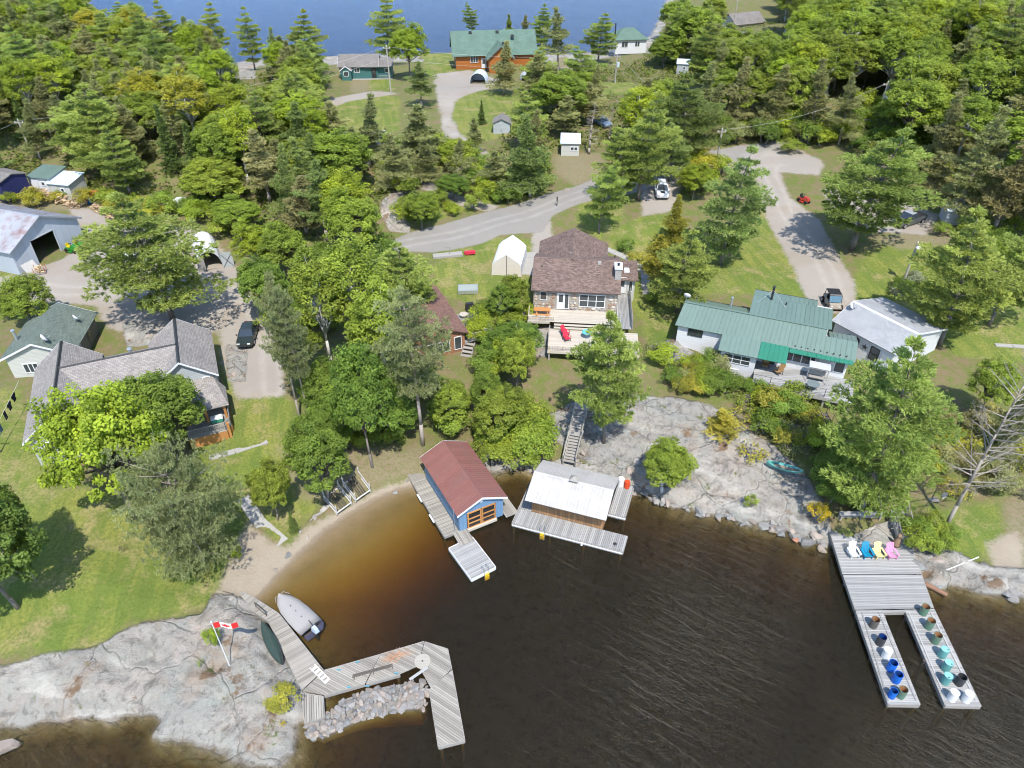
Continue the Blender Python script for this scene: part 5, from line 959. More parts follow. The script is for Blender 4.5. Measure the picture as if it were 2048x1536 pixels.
# brown cottage with deck, mostly under the pines
c0 = pt(935, 700, 3.2); BC = thing('cottage', 'brown cottage with red brown shingle roof half hidden by the tall red pine', 'cottage', (c0.x, c0.y, 3.0), R(23))
walls(BC, -7.2, -.2, .2, 10.4, -1, 2.6, SIDBR, 'y', 4.0, -3.6, name='wall'); gable_roof(BC, -7.2, -.2, .2, 10.4, 2.6, 4.0, 'y', SRED, .4, .4, mid=-3.6, trim=None)
window(BC, (-1.0, .18, 1.3), 'f', .7, 1.5, 1, WHITE); window(BC, (-3.2, .18, 1.2), 'f', 2.4, 1.2, 3, WHITE); window(BC, (-.18, 3, 1.3), 'r', 1.2, 1.1, 2, WHITE); vent(BC, (-5.0, 8.8, 3.4), BLACK, .09, .7)
planks(BC, [(-.15, .2), (3.2, .2), (3.2, 9.6), (-.15, 9.6)], math.pi/2, 1.1, DECKG); rail(BC, [(.2, .3, 1.1), (3.1, .3, 1.1), (3.1, 5, 1.1)], .9, GREYW, 1.5, 0); stairs(BC, (-1.6, -2.3, -1.0), (.4, .2, 1.05), 1.1, 8, GREYW)
for x, y in ((.1, .3), (3.1, .3), (3.1, 4.5), (3.1, 9)): B(x-.08, x+.08, y-.08, y+.08, -2, 1.05).build('deck_post', GREYW, BC)
def wp2(o, x, y, z): return wplace(Vector(o.location), o.rotation_euler.z, x, y, z)
o = thing('patio_table', 'glass patio table on the brown cottage deck', 'table', wp2(BC, 2.2, 2.0, 4.12)); MB().lathe([(.02,.7),(.7,.7),(.72,.715),(.7,.73),(.02,.73)], 20).build('table_top', mat('green_glass', (.22,.3,.28), .1, spec=.7), o)
for k in range(4): MB().cyl((.5*math.cos(k*1.57),.5*math.sin(k*1.57),0),(.4*math.cos(k*1.57),.4*math.sin(k*1.57),.7),.02).build('leg', WHITE, o)
for k, (x, y, r_) in enumerate(((1.2, 2.1, 1.6), (2.3, .9, 3.1))): lounge(('grey deck chair left of the glass table on the cottage deck', 'grey deck chair nearer the stairs on the cottage deck')[k], wp2(BC, x, y, 4.12), BC.rotation_euler.z + r_, GREYW)
o = thing('firepit_table', 'round tan stump table on the brown cottage deck', 'table', wp2(BC, 1.5, 5.2, 4.12)); MB().lathe([(.3, 0), (.34, .35), (.5, .38), (.5, .44), (.02, .45)], 18).build('table_top', DECKT, o)
o = thing('barbecue', 'black covered barbecue at the end of the cottage deck', 'barbecue', wp2(BC, 2.6, 6.2, 4.12), .3); MB().hull([(-.5,-.28,.5),(.5,-.28,.5),(.5,.28,.5),(-.5,.28,.5)], [(-.42,-.2,1.1),(.42,-.2,1.1),(.42,.2,1.1),(-.42,.2,1.1)]).build('hood', BLACK, o); B(-.42, .42, -.24, .24, .0, .49).build('cabinet', BLACK, o)
# log house, green cottage, hidden houses
b = pt(908, 139, 4.3); LH = thing('log_house', 'orange log house with large dark green gable roof on the far shore', 'house', (b.x, b.y, 4.2), R(7))
walls(LH, .6, 19.4, .8, 10.2, -1, 3.4, LOG, 'x', 7.4, name='wall'); gable_roof(LH, .6, 19.4, .8, 10.2, 3.4, 7.4, 'x', SDG, .7, .9, trim=DARKW)
walls(LH, 8.2, 13.8, -3.6, 2, -1, 3.2, LOG, 'y', 5.4, name='wall'); gable_roof(LH, 8.2, 13.8, -3.6, 5.0, 3.2, 5.6, 'y', SDG, .6, .5, trim=DARKW)
window(LH, (5.0, .78, 2.1), 'f', 1.7, 1.5, 3, WHITE); window(LH, (11, -3.62, 1.6), 'f', 1.4, 1.3, 2, WHITE); window(LH, (.58, 4, 4.2), 'l', 1.0, 2.2, 1, WHITE); window(LH, (.58, 7, 4.2), 'l', 1.0, 2.2, 1, WHITE); window(LH, (.58, 4, 1.4), 'l', 1.0, 1.6, 1, WHITE); door(LH, (7.3, .78, .05), 'f', 1, 2.1, WHITE)
for p in ((4.5, 5.0, 7.0), (11, 5.0, 7.0), (12, .5, 5.3), (14.5, 3.2, 6.3)): boxvent(LH, p, .8, BLACK)
walls(LH, 19.42, 22, 2.5, 6.5, -1, 2.6, LOG, 'x', 3.4, name='porch_wall'); gable_roof(LH, 19.5, 22, 2.5, 6.5, 2.6, 3.6, 'x', SDG, .4, .3)
b = pt(684, 160, 4.6); CG = thing('cottage', 'dark teal cottage with taupe shingle roof on the far shore', 'cottage', (b.x, b.y, 4.6), R(3))
walls(CG, -.5, 8.0, 1.5, 8.5, -1, 2.6, TEAL, 'x', 4.3, name='wall'); gable_roof(CG, -.5, 8.0, 1.5, 8.5, 2.6, 4.3, 'x', SCOT, .5, .4, trim=TRIM); walls(CG, 8.0, 11.2, 1.8, 6.0, -1, 2.4, TEAL, name='wall'); slope(CG, (5.2, .9, 2.5), (11.6, .9, 2.5), (11.6, 6.3, 3.4), (5.2, 6.3, 3.4), SCOT, .12)
walls(CG, 0, 2.2, 0, 1.5, -1, 2.1, TEAL, 'y', 2.9, name='entry_wall'); gable_roof(CG, 0, 2.2, 0, 3, 2.1, 2.9, 'y', SCOT, .25, .2, trim=TRIM); window(CG, (1.1, -.02, 1.3), 'f', 1.0, .9, 1, WHITE); window(CG, (3.4, 1.48, 1.7), 'f', 1.1, .9, 2, WHITE); window(CG, (10.2, 1.78, 1.5), 'f', .9, .8, 1, WHITE); door(CG, (7.2, 1.46, 0), 'f', .9, 2.0, BLACK, True); B(2.3, 11.4, .6, 1.4, -1.2, -.1).build('terrace', CONC, CG); rail(CG, [(8.4, .7, -.1), (11.3, .7, -.1)], .8, GREYW, 1.4, .2); MB().cyl((-.6, 4, 3.0), (-.6, 4, 4.6), .2).build('chimney', STEEL, CG)
b = pt(1228, 100, 3); H3 = thing('house', 'far house with pale green hip roof behind the mid pines', 'house', (b.x, b.y, 2.8), R(8)); walls(H3, .5, 9, .5, 7.5, -1, 2.6, SIDW, name='wall')
q = [(0, 0, 2.6), (9.5, 0, 2.6), (9.5, 8, 2.6), (0, 8, 2.6)]; MB().add(q + [(3.4, 4, 4.9), (6.1, 4, 4.9), (0, 0, 2.5), (9.5, 0, 2.5), (9.5, 8, 2.5), (0, 8, 2.5)], [(0, 1, 5, 4), (1, 2, 5), (2, 3, 4, 5), (3, 0, 4), (9, 8, 7, 6), (0, 6, 7, 1), (1, 7, 8, 2), (2, 8, 9, 3), (3, 9, 6, 0)]).build('roof', SDG, H3); window(H3, (3, .48, 1.4), 'f', 1.6, 1.2, 2, WHITE); window(H3, (6.5, .48, 1.4), 'f', 1.2, 1.2, 2, WHITE); MB().cyl((.8, 3, 3.2), (.8, 3, 6.2), .18).build('chimney', BLACK, H3)
b = pt(1480, 78, 5); H4 = thing('house', 'far house with dark grey roof at the top edge behind the woods', 'house', (b.x, b.y, 4.6), R(25)); walls(H4, 3, 13, 6, 13, -2, 2.8, SIDW, 'x', 4.8, name='wall'); gable_roof(H4, 3, 13, 6, 13, 2.8, 4.8, 'x', SCOT, .5, .4); window(H4, (5, 5.98, 1.6), 'f', 1.4, 1.2, 2); window(H4, (9, 5.98, 1.6), 'f', 1.4, 1.2, 2)
b = pt(1450, 90, 5); H5 = thing('outbuilding', 'low white outbuilding in the gap at the top right of the far shore', 'outbuilding', (b.x, b.y, 4.6), R(-5)); walls(H5, 0, 9, 0, 5, -1, 2.4, SIDW, 'x', 3.2, name='wall'); gable_roof(H5, 0, 9, 0, 5, 2.4, 3.2, 'x', SGREY, .3, .3); window(H5, (3, -.02, 1.4), 'f', 1.2, .9, 2); door(H5, (6.5, -.02, .0), 'f', .9, 2, WHITE)
# tents and shelters
TARP = mat('white_tarp', (.72, .73, .74), .55, .06, 1.2, bump=.3); TARPB = mat('beige_tarp', (.60, .54, .46), .7, .08, 1.5, bump=.3)
b = pt(985, 549, 5.0); TN = thing('shelter_tent', 'white peaked fabric garage tent on the lawn beside the stone house', 'tent', (b.x, b.y, b.z), R(-8)); TN.location.z = Z(b.x, b.y + 2) - .05
prof = [(-.1, 0), (.0, 1.5), (.35, 1.9), (1.75, 2.9), (3.15, 1.9), (3.5, 1.5), (3.6, 0)]; L = 5.6; mb = MB()
for (xa, za_), (xb, zb_) in zip(prof[:-1], prof[1:]): mb.slab((xa, 0, za_), (xa, L, za_), (xb, L, zb_), (xb, 0, zb_), .03)
mb.build('canopy', TARP, TN); MB().hull([(x, .05, z) for x, z in prof], [(x, .02, z) for x, z in prof]).build('front_panel', TARPB, TN); MB().hull([(x, L-.02, z) for x, z in prof], [(x, L-.05, z) for x, z in prof]).build('back_panel', TARP, TN); B(1.72, 1.78, -.01, .015, 0, 2.8).build('zip_strip', BLACK, TN)
def arch(label, A, ang, w, L, h, m, doors=True):
    b = PT(*A); o = thing('arched_shelter', label, 'shelter', (b.x, b.y, b.z - .1), ang); pr_ = [(w/2 - w/2*math.cos(a), h*math.sin(a)**.8) for a in np.linspace(0, math.pi, 11)]; mb = MB()
    for (xa, za_), (xb, zb_) in zip(pr_[:-1], pr_[1:]): mb.slab((xa, 0, za_), (xa, L, za_), (xb, L, zb_), (xb, 0, zb_), .03)
    mb.build('canopy', m, o); MB().hull([(x, L-.01, z) for x, z in pr_], [(x, L-.04, z) for x, z in pr_]).build('back_panel', m, o); B(.1, w-.1, .1, L-.1, .05, .12).build('floor', mat('barn_dirt', (.2, .17, .13), .9), o)
    if doors:
        B(.05, .95, -.05, 0, .1, h*.85).build('door', GREYW, o).rotation_euler.z = .15; d = B(0, 1.4, -.05, 0, .1, h*.85).build('door', SIDG, o, (w - .05, -.05, 0), -.1); MB().cyl((.1, -.07, .2), (1.3, -.07, h*.75), .03).cyl((.1, -.07, h*.75), (1.3, -.07, .2), .03).build('brace', BLACK, d)
    return o
arch('white arched shelter with open doors under the trees by the yard', (398, 545), R(25), 3.0, 6.5, 2.6, TARP); arch('low white tarp shelter at the top of the yard', (318, 426), R(-20), 4.5, 3.0, 1.6, TARP, False); arch('blue grey domed greenhouse frame on the far driveway', (940, 168), R(-8), 3.6, 3.6, 2.4, MBLUE, False); arch('pale mesh dome in front of the log house porch', (1042, 165), R(5), 3.2, 3.0, 1.8, SIDG, False)

# ------------------------------------------------------------------ docks
def lp(o, px, py, z):
    p = pt(px, py, z); d = p - Vector(o.location); a = -o.rotation_euler.z
    return (d.x * math.cos(a) - d.y * math.sin(a), d.x * math.sin(a) + d.y * math.cos(a))
def deck(o, pxs, z, ang, m, w=.15, rim=None, name='plank'):
    q = [lp(o, x, y, z) for x, y in pxs]; planks(o, q, ang - o.rotation_euler.z, z - o.location.z, m, w, name=name)
    c = (sum(p[0] for p in q) / len(q), sum(p[1] for p in q) / len(q))
    for i in (range(len(q)) if rim is None else rim):
        a, b = Vector(q[i]), Vector(q[(i + 1) % len(q)]); t = (b - a).normalized(); n_ = Vector((t.y, -t.x))
        if n_.dot(Vector(c) - a) > 0: n_ = -n_
        zz = z - o.location.z; k = [a + n_ * .006, b + n_ * .006, b + n_ * .05, a + n_ * .05]; MB().prism([tuple(p) for p in k], zz - .34, zz - .006).build('rim_board', GREYW, o)
def piles(o, pxs, z, r=.1):
    for x, y in pxs:
        p = lp(o, x, y, z); MB().cyl((*p, -3 - o.location.z), (*p, z - .06 - o.location.z), r, r, 8).build('pile', DARKW, o)
p = pt(600, 1300, 0); LD = thing('dock', 'long angled grey plank dock with a bend around the stone jetty', 'dock', (p.x, p.y, 0))
wa = math.atan2((pt(647, 1341, .6) - pt(557, 1227, .6)).y, (pt(647, 1341, .6) - pt(557, 1227, .6)).x)
deck(LD, [(416,1174),(455,1168),(512,1198),(500,1218),(425,1192)], .72, wa + 1.75, DECKW, .15); deck(LD, [(513,1198.5),(557,1227),(537,1242),(501,1218.5)], .7, wa + 1.57, DECKW, .15); deck(LD, [(558,1228),(646,1340),(604,1380),(538,1243)], .68, wa + 1.45, DECKW, .15, (0, 2))
a4 = math.atan2((pt(848, 1283, .6) - pt(647, 1341, .6)).y, (pt(848, 1283, .6) - pt(647, 1341, .6)).x)
deck(LD, [(648,1341),(760,1309),(730,1367),(648,1390),(606,1381)], .66, a4 + 2.35, DECKW, .15, (0, 2)); deck(LD, [(761,1308.5),(848,1283),(836,1332),(800,1348),(732,1367)], .66, a4 + 2.35, DECKW, .15, (0, 3))
a6 = math.atan2((pt(929, 1480, .6) - pt(895, 1298, .6)).y, (pt(929, 1480, .6) - pt(895, 1298, .6)).x)
deck(LD, [(849,1283.5),(895,1298),(903,1338),(862,1376),(837,1332)], .66, a6 + .75, DECKW, .15, (0, 1)); deck(LD, [(903.5,1340),(929,1480),(877,1493),(859,1378)], .64, a6 + .75, DECKW, .15, (0, 1, 2)); deck(LD, [(604,1386),(646,1393),(648,1434),(610,1446)], .6, a6, DECKW, .16)
piles(LD, [(650,1345),(740,1320),(840,1290),(892,1304),(910,1400),(924,1474),(882,1488),(866,1420),(655,1385),(735,1362),(795,1345),(545,1228),(600,1290),(612,1438),(645,1430)], .6)
q = [Vector((*lp(LD, x, y, .66), .68)) for x, y in ((706, 1361), (785, 1339))]; MB().cyl(q[0] + Vector((0, 0, .42)), q[1] + Vector((0, 0, .42)), .06, .06, 4).cyl(q[0] + Vector((0, .14, .42)), q[1] + Vector((0, .14, .42)), .05, .05, 4).build('bench_rail', DARKW, LD)
for f in (0.02, .5, .98): c = q[0].lerp(q[1], f); MB().box(c.x-.05, c.x+.05, c.y-.05, c.y+.2, .66, 1.08).build('bench_leg', GREYW, LD)
for f, g in (((418, 1184), (468, 1196)), ((512, 1214), (533, 1232))):
    rail(LD, [(*lp(LD, *f, .72), .72), (*lp(LD, *g, .72), .72)], .55, DARKW, 1.0, 0, .04)
for x, y in ((698,1375),(735,1373),(793,1347),(678,1340),(715,1325)): c = lp(LD, x, y, .66); MB().box(c[0]-.14, c[0]+.14, c[1]-.03, c[1]+.03, .67, .76).box(c[0]-.03, c[0]+.03, c[1]-.03, c[1]+.03, .66, .7).build('cleat', mat('blue_cleat', (.1, .3, .38), .5), LD)
o = thing('ladder', 'white swim ladder lying across the long angled dock', 'ladder', pt(640, 1348, .69), wa + .1)
for s in (-1, 1): B(-.9, .9, s*.2-.03, s*.2+.03, 0, .06).build('ladder_rail', WHITE, o)
for k in range(5): B(-.75 + k*.36, -.55 + k*.36, -.17, .17, .01, .05).build('ladder_step', WHITE, o)
o = thing('wooden_disc', 'round wooden cable reel top lying at the bend of the long dock', 'cable reel', pt(845, 1323, .68)); MB().lathe([(.02, 0), (.58, 0), (.6, .03), (.58, .07), (.05, .07)], 24).build('disc', DECKW, o); MB().lathe([(.07, .071), (.07, .09), (.02, .09)], 10).build('hub', DARKW, o)
o = thing('plank_bench', 'pale plank laid on blocks beside the stone jetty end', 'bench', pt(838, 1352, .7), a4 + .35); B(-.75, .75, -.1, .1, .3, .35).build('seat', DECKG, o); B(-.6, -.5, -.09, .09, 0, .3).build('leg', GREYW, o); B(.5, .6, -.09, .09, 0, .3).build('leg', GREYW, o)
o = thing('net_heap', 'reddish heap of pine needles and netting on the long dock', 'netting', pt(790, 1313, .68), a4); mb = MB(); rs = random.Random(9)
for k in range(130): x, y = rs.gauss(0, .5), rs.gauss(0, .22); a = rs.uniform(0, 6.28); mb.cyl((x, y, .02 + rs.random()*.05), (x + .3*math.cos(a), y + .3*math.sin(a), .02 + rs.random()*.07), .018, .012, 3)
mb.build('strands', mat('dry_needles', (.42, .25, .16), .9), o)
# fishing boat under its cover
b0 = pt(560, 1198, .3); b1 = (pt(611, 1283, .3) + pt(648, 1248, .3)) / 2; ba = math.atan2(b1.y - b0.y, b1.x - b0.x)
BT = thing('motor_boat', 'aluminium fishing boat under a grey cover moored at the long dock', 'boat', (b0.x, b0.y, 0), ba); L = (b1 - b0).length
def ring(w, z, zb, f):
    return [(f*L, -w, z), (f*L, -w*.8, zb+.12), (f*L, 0, zb), (f*L, w*.8, zb+.12), (f*L, w, z)]
S = [(.0, .05, .82, .45), (.06, .34, .80, .18), (.16, .60, .76, .0), (.32, .80, .70, -.12), (.55, .90, .66, -.15), (.8, .92, .64, -.15), (1.0, .88, .62, -.15)]
v = []; f = []
for i, (t, w, z, zb) in enumerate(S): v += ring(w, z, zb, t)
for i in range(len(S) - 1):
    for k in range(4): f.append((i*5+k, i*5+k+1, i*5+5+k+1, i*5+5+k))
f.append((0, 1, 2, 3, 4)); e = (len(S)-1)*5; f.append((e+4, e+3, e+2, e+1, e))
hu = MB().add(v, f).build('hull', mat('navy_hull', (.10, .10, .16), .35, spec=.5), BT, smooth=False)
v = []; f = []
for i, (t, w, z, zb) in enumerate(S[:-1] + [(.93, .9, .62, 0)]): v += [(t*L, -w*1.04, z-.03), (t*L, -w*1.03, z+.03), (t*L, -w*.5, z+.12+.05*math.sin(i)), (t*L, 0, z+.16+.06*math.sin(i*1.7)), (t*L, w*.5, z+.12+.05*math.cos(i)), (t*L, w*1.03, z+.03), (t*L, w*1.04, z-.03)]
for i in range(len(S) - 1):
    for k in range(6): f.append((i*7+k, i*7+k+1, i*7+7+k+1, i*7+7+k))
f.append((0,1,2,3,4,5,6)); e = (len(S)-1)*7; f.append((e+6,e+5,e+4,e+3,e+2,e+1,e)); MB().add(v, f).build('cover', mat('boat_canvas', (.32, .305, .295), .8, .06, 2, bump=.25), BT, smooth=True)
for t in (.35, .5, .66): MB().lathe([(.04, 0), (.04, .04), (.01, .05)], 8).build('cover_vent', BLACK, BT, (t*L, 0, .87))
m_ = MB().hull([(L-.05,-.2,.75),(L+.5,-.18,.75),(L+.5,.18,.75),(L-.05,.2,.75)], [(L+.0,-.15,1.15),(L+.42,-.13,1.1),(L+.42,.13,1.1),(L+.0,.15,1.15)]).build('outboard_motor', mat('silver_cowl', (.42, .5, .6), .35, spec=.5), BT); B(L+.1, L+.32, -.08, .08, -.4, .74).build('drive_leg', BLACK, m_); MB().cyl((L, .05, .95), (L-.75, .12, 1.0), .03).build('tiller', BLACK, m_)
MB().tube([(.05, -.1, .85), (.12, -.36, .98), (.6, -.62, .92)], .02).tube([(.05, .1, .85), (.12, .36, .98), (.6, .62, .92)], .02).build('bow_rail', STEEL, BT)
def canoe(label, A, Bp, z, m, inner, name='canoe', upside=True, w=.42):
    a = pt(*A, z); b = pt(*Bp, z); Lc = (b - a).length; o = thing(name, label, 'canoe', a, math.atan2(b.y - a.y, b.x - a.x)); v = []; f = []; n = 12
    for i in range(n + 1):
        t = i / n; ww = max(w * math.sin(math.pi * t) ** .6, .012); rise = .12 * abs(2*t-1) ** 3
        for k in range(7): an = math.pi * k / 6; hz = (.36 + rise) * math.sin(an) ** .7; v.append((t*Lc, -ww*math.cos(an), hz if upside else .42 + rise - hz))
    for i in range(n):
        for k in range(6): f.append((i*7+k, i*7+k+1, i*7+8+k, i*7+7+k))
    MB().add(v, f).build('hull', m, o, smooth=True)
    for s in (-1, 1): MB().tube([(i/n*Lc, s*max(w*math.sin(math.pi*i/n)**.6, .012), (.02 if upside else .42 + .12*abs(2*i/n-1)**3)) for i in range(n+1)], .022, 4).build('gunwale', inner, o)
    if upside: MB().tube([(i/n*Lc, 0, .37 + .12*abs(2*i/n-1)**3) for i in range(n+1)], .015, 4).build('keel', inner, o)
    return o
canoe('dark green canoe lying upside down on the rock beside the dock', (524, 1246), (564, 1330), 1.05, mat('canoe_green', (.035, .06, .05), .45, .25, 3), DARKW)
o = canoe('turquoise canoe used as a planter on the rock edge', (1532, 930), (1604, 950), 1.9, mat('turquoise_hull', (.12, .38, .34), .5), mat('turquoise_rim', (.16, .45, .4), .5), upside=False); B(.7, 3.4, -.22, .22, .2, .3).build('soil', mat('barn_dirt', (.2, .17, .13), .9), o)
# ------------------------------------------------------------------ U shaped dock, drums and chairs
P0, a0 = frame((1777, 1408, .6), (1962, 1412, .6), 0); UD = thing('dock', 'large silver plank dock ending in two fingers lined with drums', 'dock', P0, a0)
deck(UD, [(1658,1050),(1756,1046),(1768,1082),(1822,1088),(1842,1150),(1849,1172),(1693,1172)][:0] or [(1658,1056),(1752,1050),(1776,1086),(1823,1090),(1842,1148),(1686,1148)], .74, a0, DECKG, .155, (0, 1, 2, 3, 5)); deck(UD, [(1687,1150),(1843,1150),(1867,1216),(1711,1219)], .68, a0, DECKG, .155, (1, 3)); deck(UD, [(1712,1221),(1763,1220),(1840,1409),(1777,1408)], .66, a0, DECKG, .155, (1, 2, 3)); deck(UD, [(1810,1219),(1868,1218),(1962,1412),(1891,1410)], .66, a0, DECKG, .155, (1, 2, 3)); deck(UD, [(1764,1220.5),(1809,1219.5),(1811,1223),(1765,1224)], .66, a0, DECKG, .1, (2,))
piles(UD, [(1664,1065),(1692,1160),(1716,1225),(1745,1310),(1780,1402),(1835,1404),(1800,1315),(1770,1232),(1814,1230),(1850,1320),(1895,1405),(1955,1405),(1915,1320),(1870,1226),(1840,1150)], .64)
for A_, B_ in (((1724,1226),(1776,1402)), ((1758,1226),(1832,1402)), ((1818,1226),(1893,1402)), ((1862,1226),(1952,1402))):
    a_ = Vector(lp(UD, *A_, .66)); b_ = Vector(lp(UD, *B_, .66)); t = (b_ - a_).normalized(); n_ = Vector((-t.y, t.x)) * .05; MB().prism([tuple(a_ - n_), tuple(b_ - n_), tuple(b_ + n_), tuple(a_ + n_)], .665, .71).build('toe_rail', DECKG, UD)
BM = {k: mat('drum_' + k, c, .5, .12, 3, spec=.35, dirt=d) for k, c, d in (('blue', (.01, .13, .55), None), ('white', (.70, .70, .69), None), ('teal', (.12, .32, .31), (.06, .2, .2)), ('green', (.10, .19, .135), (.2, .13, .08)), ('dark', (.05, .05, .055), None), ('rust', (.10, .095, .085), (.16, .09, .06)), ('red', (.60, .07, .02), None))}
RUST = mat('rusty_inside', (.33, .17, .08), .9, .35, 3); NAVY = mat('drum_inner_blue', (.01, .05, .22), .6); TEALL = mat('teal_lid', (.22, .47, .46), .4)
def drum(label, px, py, z, col, open_=True, s=1.0, inner=None, lid=None, grp='drums standing on the dock fingers'):
    h, r = .88 * s, .295 * s; p = pt(px, py, z + h); o = thing('drum', label, 'drum', (p.x, p.y, z), random.uniform(0, 6), grp)
    pf = [(r*.96, 0), (r, .03), (r, h*.32), (r*1.035, h*.34), (r*1.035, h*.36), (r, h*.38), (r, h*.64), (r*1.035, h*.66), (r*1.035, h*.68), (r, h*.7), (r, h-.03), (r*1.03, h-.02), (r*1.03, h)]
    MB().lathe(pf + ([(r*.93, h), (r*.93, .08)] if open_ else [(r*.95, h), (r*.95, h-.03)]), 18).build('shell', BM[col], o, uv=False)
    if open_: MB().lathe([(r*.92, h-.012), (r*.915, .1), (.01, .1)], 18, cap0=False).build('inside', inner or RUST, o, uv=False)
    else: MB().lathe([(r*.945, h-.028), (r*.94, h-.01), (.01, h-.008)], 18).build('lid', lid or BM[col], o, uv=False); MB().lathe([(.045, 0), (.045, .03), (.01, .03)], 8).build('bung', BM['dark'] if col == 'teal' else BM[col], o, (r*.6, 0, h-.01))
    return o
ZD = .67
for x, y, c, op, inn, lab in ((866,345,'rust',1,RUST,'rust-streaked grey drum at the inner end of the left dock finger'), (920,485,'dark',1,NAVY,'dark drum with navy inside on the left dock finger'), (967,592,'white',0,None,'white lidded drum alone on the left dock finger'), (1008,692,'blue',1,NAVY,'blue open drum next to the lone white drum'), (1050,785,'blue',1,NAVY,'blue open drum in the middle of the three blue drums'), (1088,905,'green',1,RUST,'green open drum at the tip of the left dock finger'),
 (1268,243,'green',1,RUST,'green open drum innermost on the right dock finger'), (1312,355,'green',1,RUST,'green open drum second from the inner end of the right finger'), (1366,470,'green',1,RUST,'green open drum just before the teal lidded drums'), (1420,583,'teal',0,None,'teal lidded drum nearest the green drums'), (1452,690,'teal',0,None,'teal lidded drum in the middle of the three teal ones'), (1448,795,'teal',0,None,'teal lidded drum beside the dark open drum'), (1560,805,'dark',1,BM['dark'],'dark open drum beside a teal lidded drum'), (1500,930,'white',0,None,'white drum at the tip of the right finger, left of its pair'), (1617,940,'white',0,None,'white drum at the outermost corner of the right finger')):
    drum(lab, 1536 + x / 4, 1152 + y / 4, ZD, c, bool(op), 1.0, inn, TEALL if c == 'teal' else None)
drum('smaller blue drum beside the green drum at the left finger tip', 1536 + 1012/4, 1152 + 917/4, ZD, 'blue', True, .85, NAVY)
drum('white drum behind the white roofed boathouse', 1243, 957, .52, 'white', False, 1.0, grp='drums behind the white boathouse'); drum('red drum behind the white roofed boathouse', 1255, 963, .52, 'red', False, .85, grp='drums behind the white boathouse')
def adirondack(label, px, py, z, m, rz):
    p = pt(px, py, z); o = thing('adirondack_chair', label, 'chair', p, rz, 'adirondack chairs on the dock')
    for k in range(4): MB().slab((-.27, -.5 + k*.15, .38 - k*.04), (.27, -.5 + k*.15, .38 - k*.04), (.27, -.36 + k*.15, .345 - k*.04), (-.27, -.36 + k*.15, .345 - k*.04), .03).build('seat_slat', m, o)
    for k in range(5): x = -.24 + k*.12; t = .95 + .10*(1 - abs(k-2)/2); MB().slab((x-.052, .1, .24), (x+.052, .1, .24), (x*1.15+.052, .1 + t*.42, .24 + t*.85), (x*1.15-.052, .1 + t*.42, .24 + t*.85), .025).build('back_slat', m, o)
    for s in (-1, 1):
        B(s*.38-.08, s*.38+.08, -.52, .32, .54, .57).build('armrest', m, o); B(s*.33-.02, s*.33+.02, -.48, -.36, 0, .54).build('leg', m, o); MB().hull([(s*.31-.015,-.5,.22),(s*.31+.015,-.5,.22),(s*.31+.015,-.5,.36),(s*.31-.015,-.5,.36)], [(s*.31-.015,.55,.0),(s*.31+.015,.55,.0),(s*.31+.015,.55,.1),(s*.31-.015,.55,.1)]).build('side_rail', m, o); B(s*.33-.02, s*.33+.02, .22, .3, .2, .54).build('leg', m, o)
for px, lab, c in ((1704, 'white adirondack chair, leftmost of four on the dock', (.72,.72,.72)), (1730, 'blue adirondack chair on the dock beside the white one', (.01,.22,.38)), (1754, 'pale yellow adirondack chair on the dock', (.66,.60,.28)), (1779, 'pink adirondack chair, rightmost of four on the dock', (.66,.28,.45))): adirondack(lab, px, 1109 + (px-1704)*.03, .75, mat('chair_%d' % px, c, .55, .06, 4), .1)
p = pt(1791, 1090, .75); o = thing('carved_stump', 'carved wooden stump figure on the dock by the stairs', 'carving', p); MB().lathe([(.36, 0), (.33, .25), (.24, .6), (.17, .85), (.15, .95), (.19, 1.05), (.18, 1.2), (.1, 1.3), (.01, 1.32)], 12).build('trunk', mat('carved_wood', (.24, .16, .10), .8, .4, 5, stretch=(3, 3, .5), bump=.6), o, smooth=True); MB().cyl((.0, -.14, 1.13), (0, -.26, 1.1), .05, .03, 6).build('beak', DARKW, o)
p = pt(1718, 1040, .8); o = thing('retaining_bench', 'pale timber bench wall at the back of the big dock', 'bench', p, a0 + .03); B(-1.9, 1.9, -.2, .25, .75, .84).build('seat', DECKG, o); B(-1.85, 1.85, .1, .2, 0, .75).build('back_board', GREYW, o)
for x in (-1.7, 0, 1.7): B(x-.06, x+.06, -.15, .05, -.2, .75).build('leg', GREYW, o)
s0 = pt(1814, 1088, .75); s1 = pt(1796, 1020, 2.0); o = thing('dock_stairs', 'grey timber stairs with lattice rails behind the carved stump', 'stairs', s0); d = s1 - s0
stairs(o, (0, 0, .02), tuple(d), 1.15, 8, DECKG); hn = Vector((d.x, d.y, 0)).normalized(); sn = Vector((-hn.y, hn.x, 0))
for s in (-1, 1):
    a = sn * s * .62; b = d + a; MB().cyl(a + Vector((0,0,.9)), b + Vector((0,0,.9)), .05, .05, 4).cyl(a + Vector((0,0,.3)), b + Vector((0,0,.3)), .035, .035, 4).build('handrail', GREYW, o)
    for k in range(3): q = a.lerp(b, k/2); MB().cyl(q - Vector((0,0,.3)), q + Vector((0,0,1.0)), .055, .055, 4).build('post', GREYW, o)
    for k in range(4): q = a.lerp(b, k/4); r_ = a.lerp(b, (k+1)/4); MB().cyl(q + Vector((0,0,.3)), r_ + Vector((0,0,.9)), .025, .025, 4).cyl(q + Vector((0,0,.9)), r_ + Vector((0,0,.3)), .025, .025, 4).build('lattice', GREYW, o)
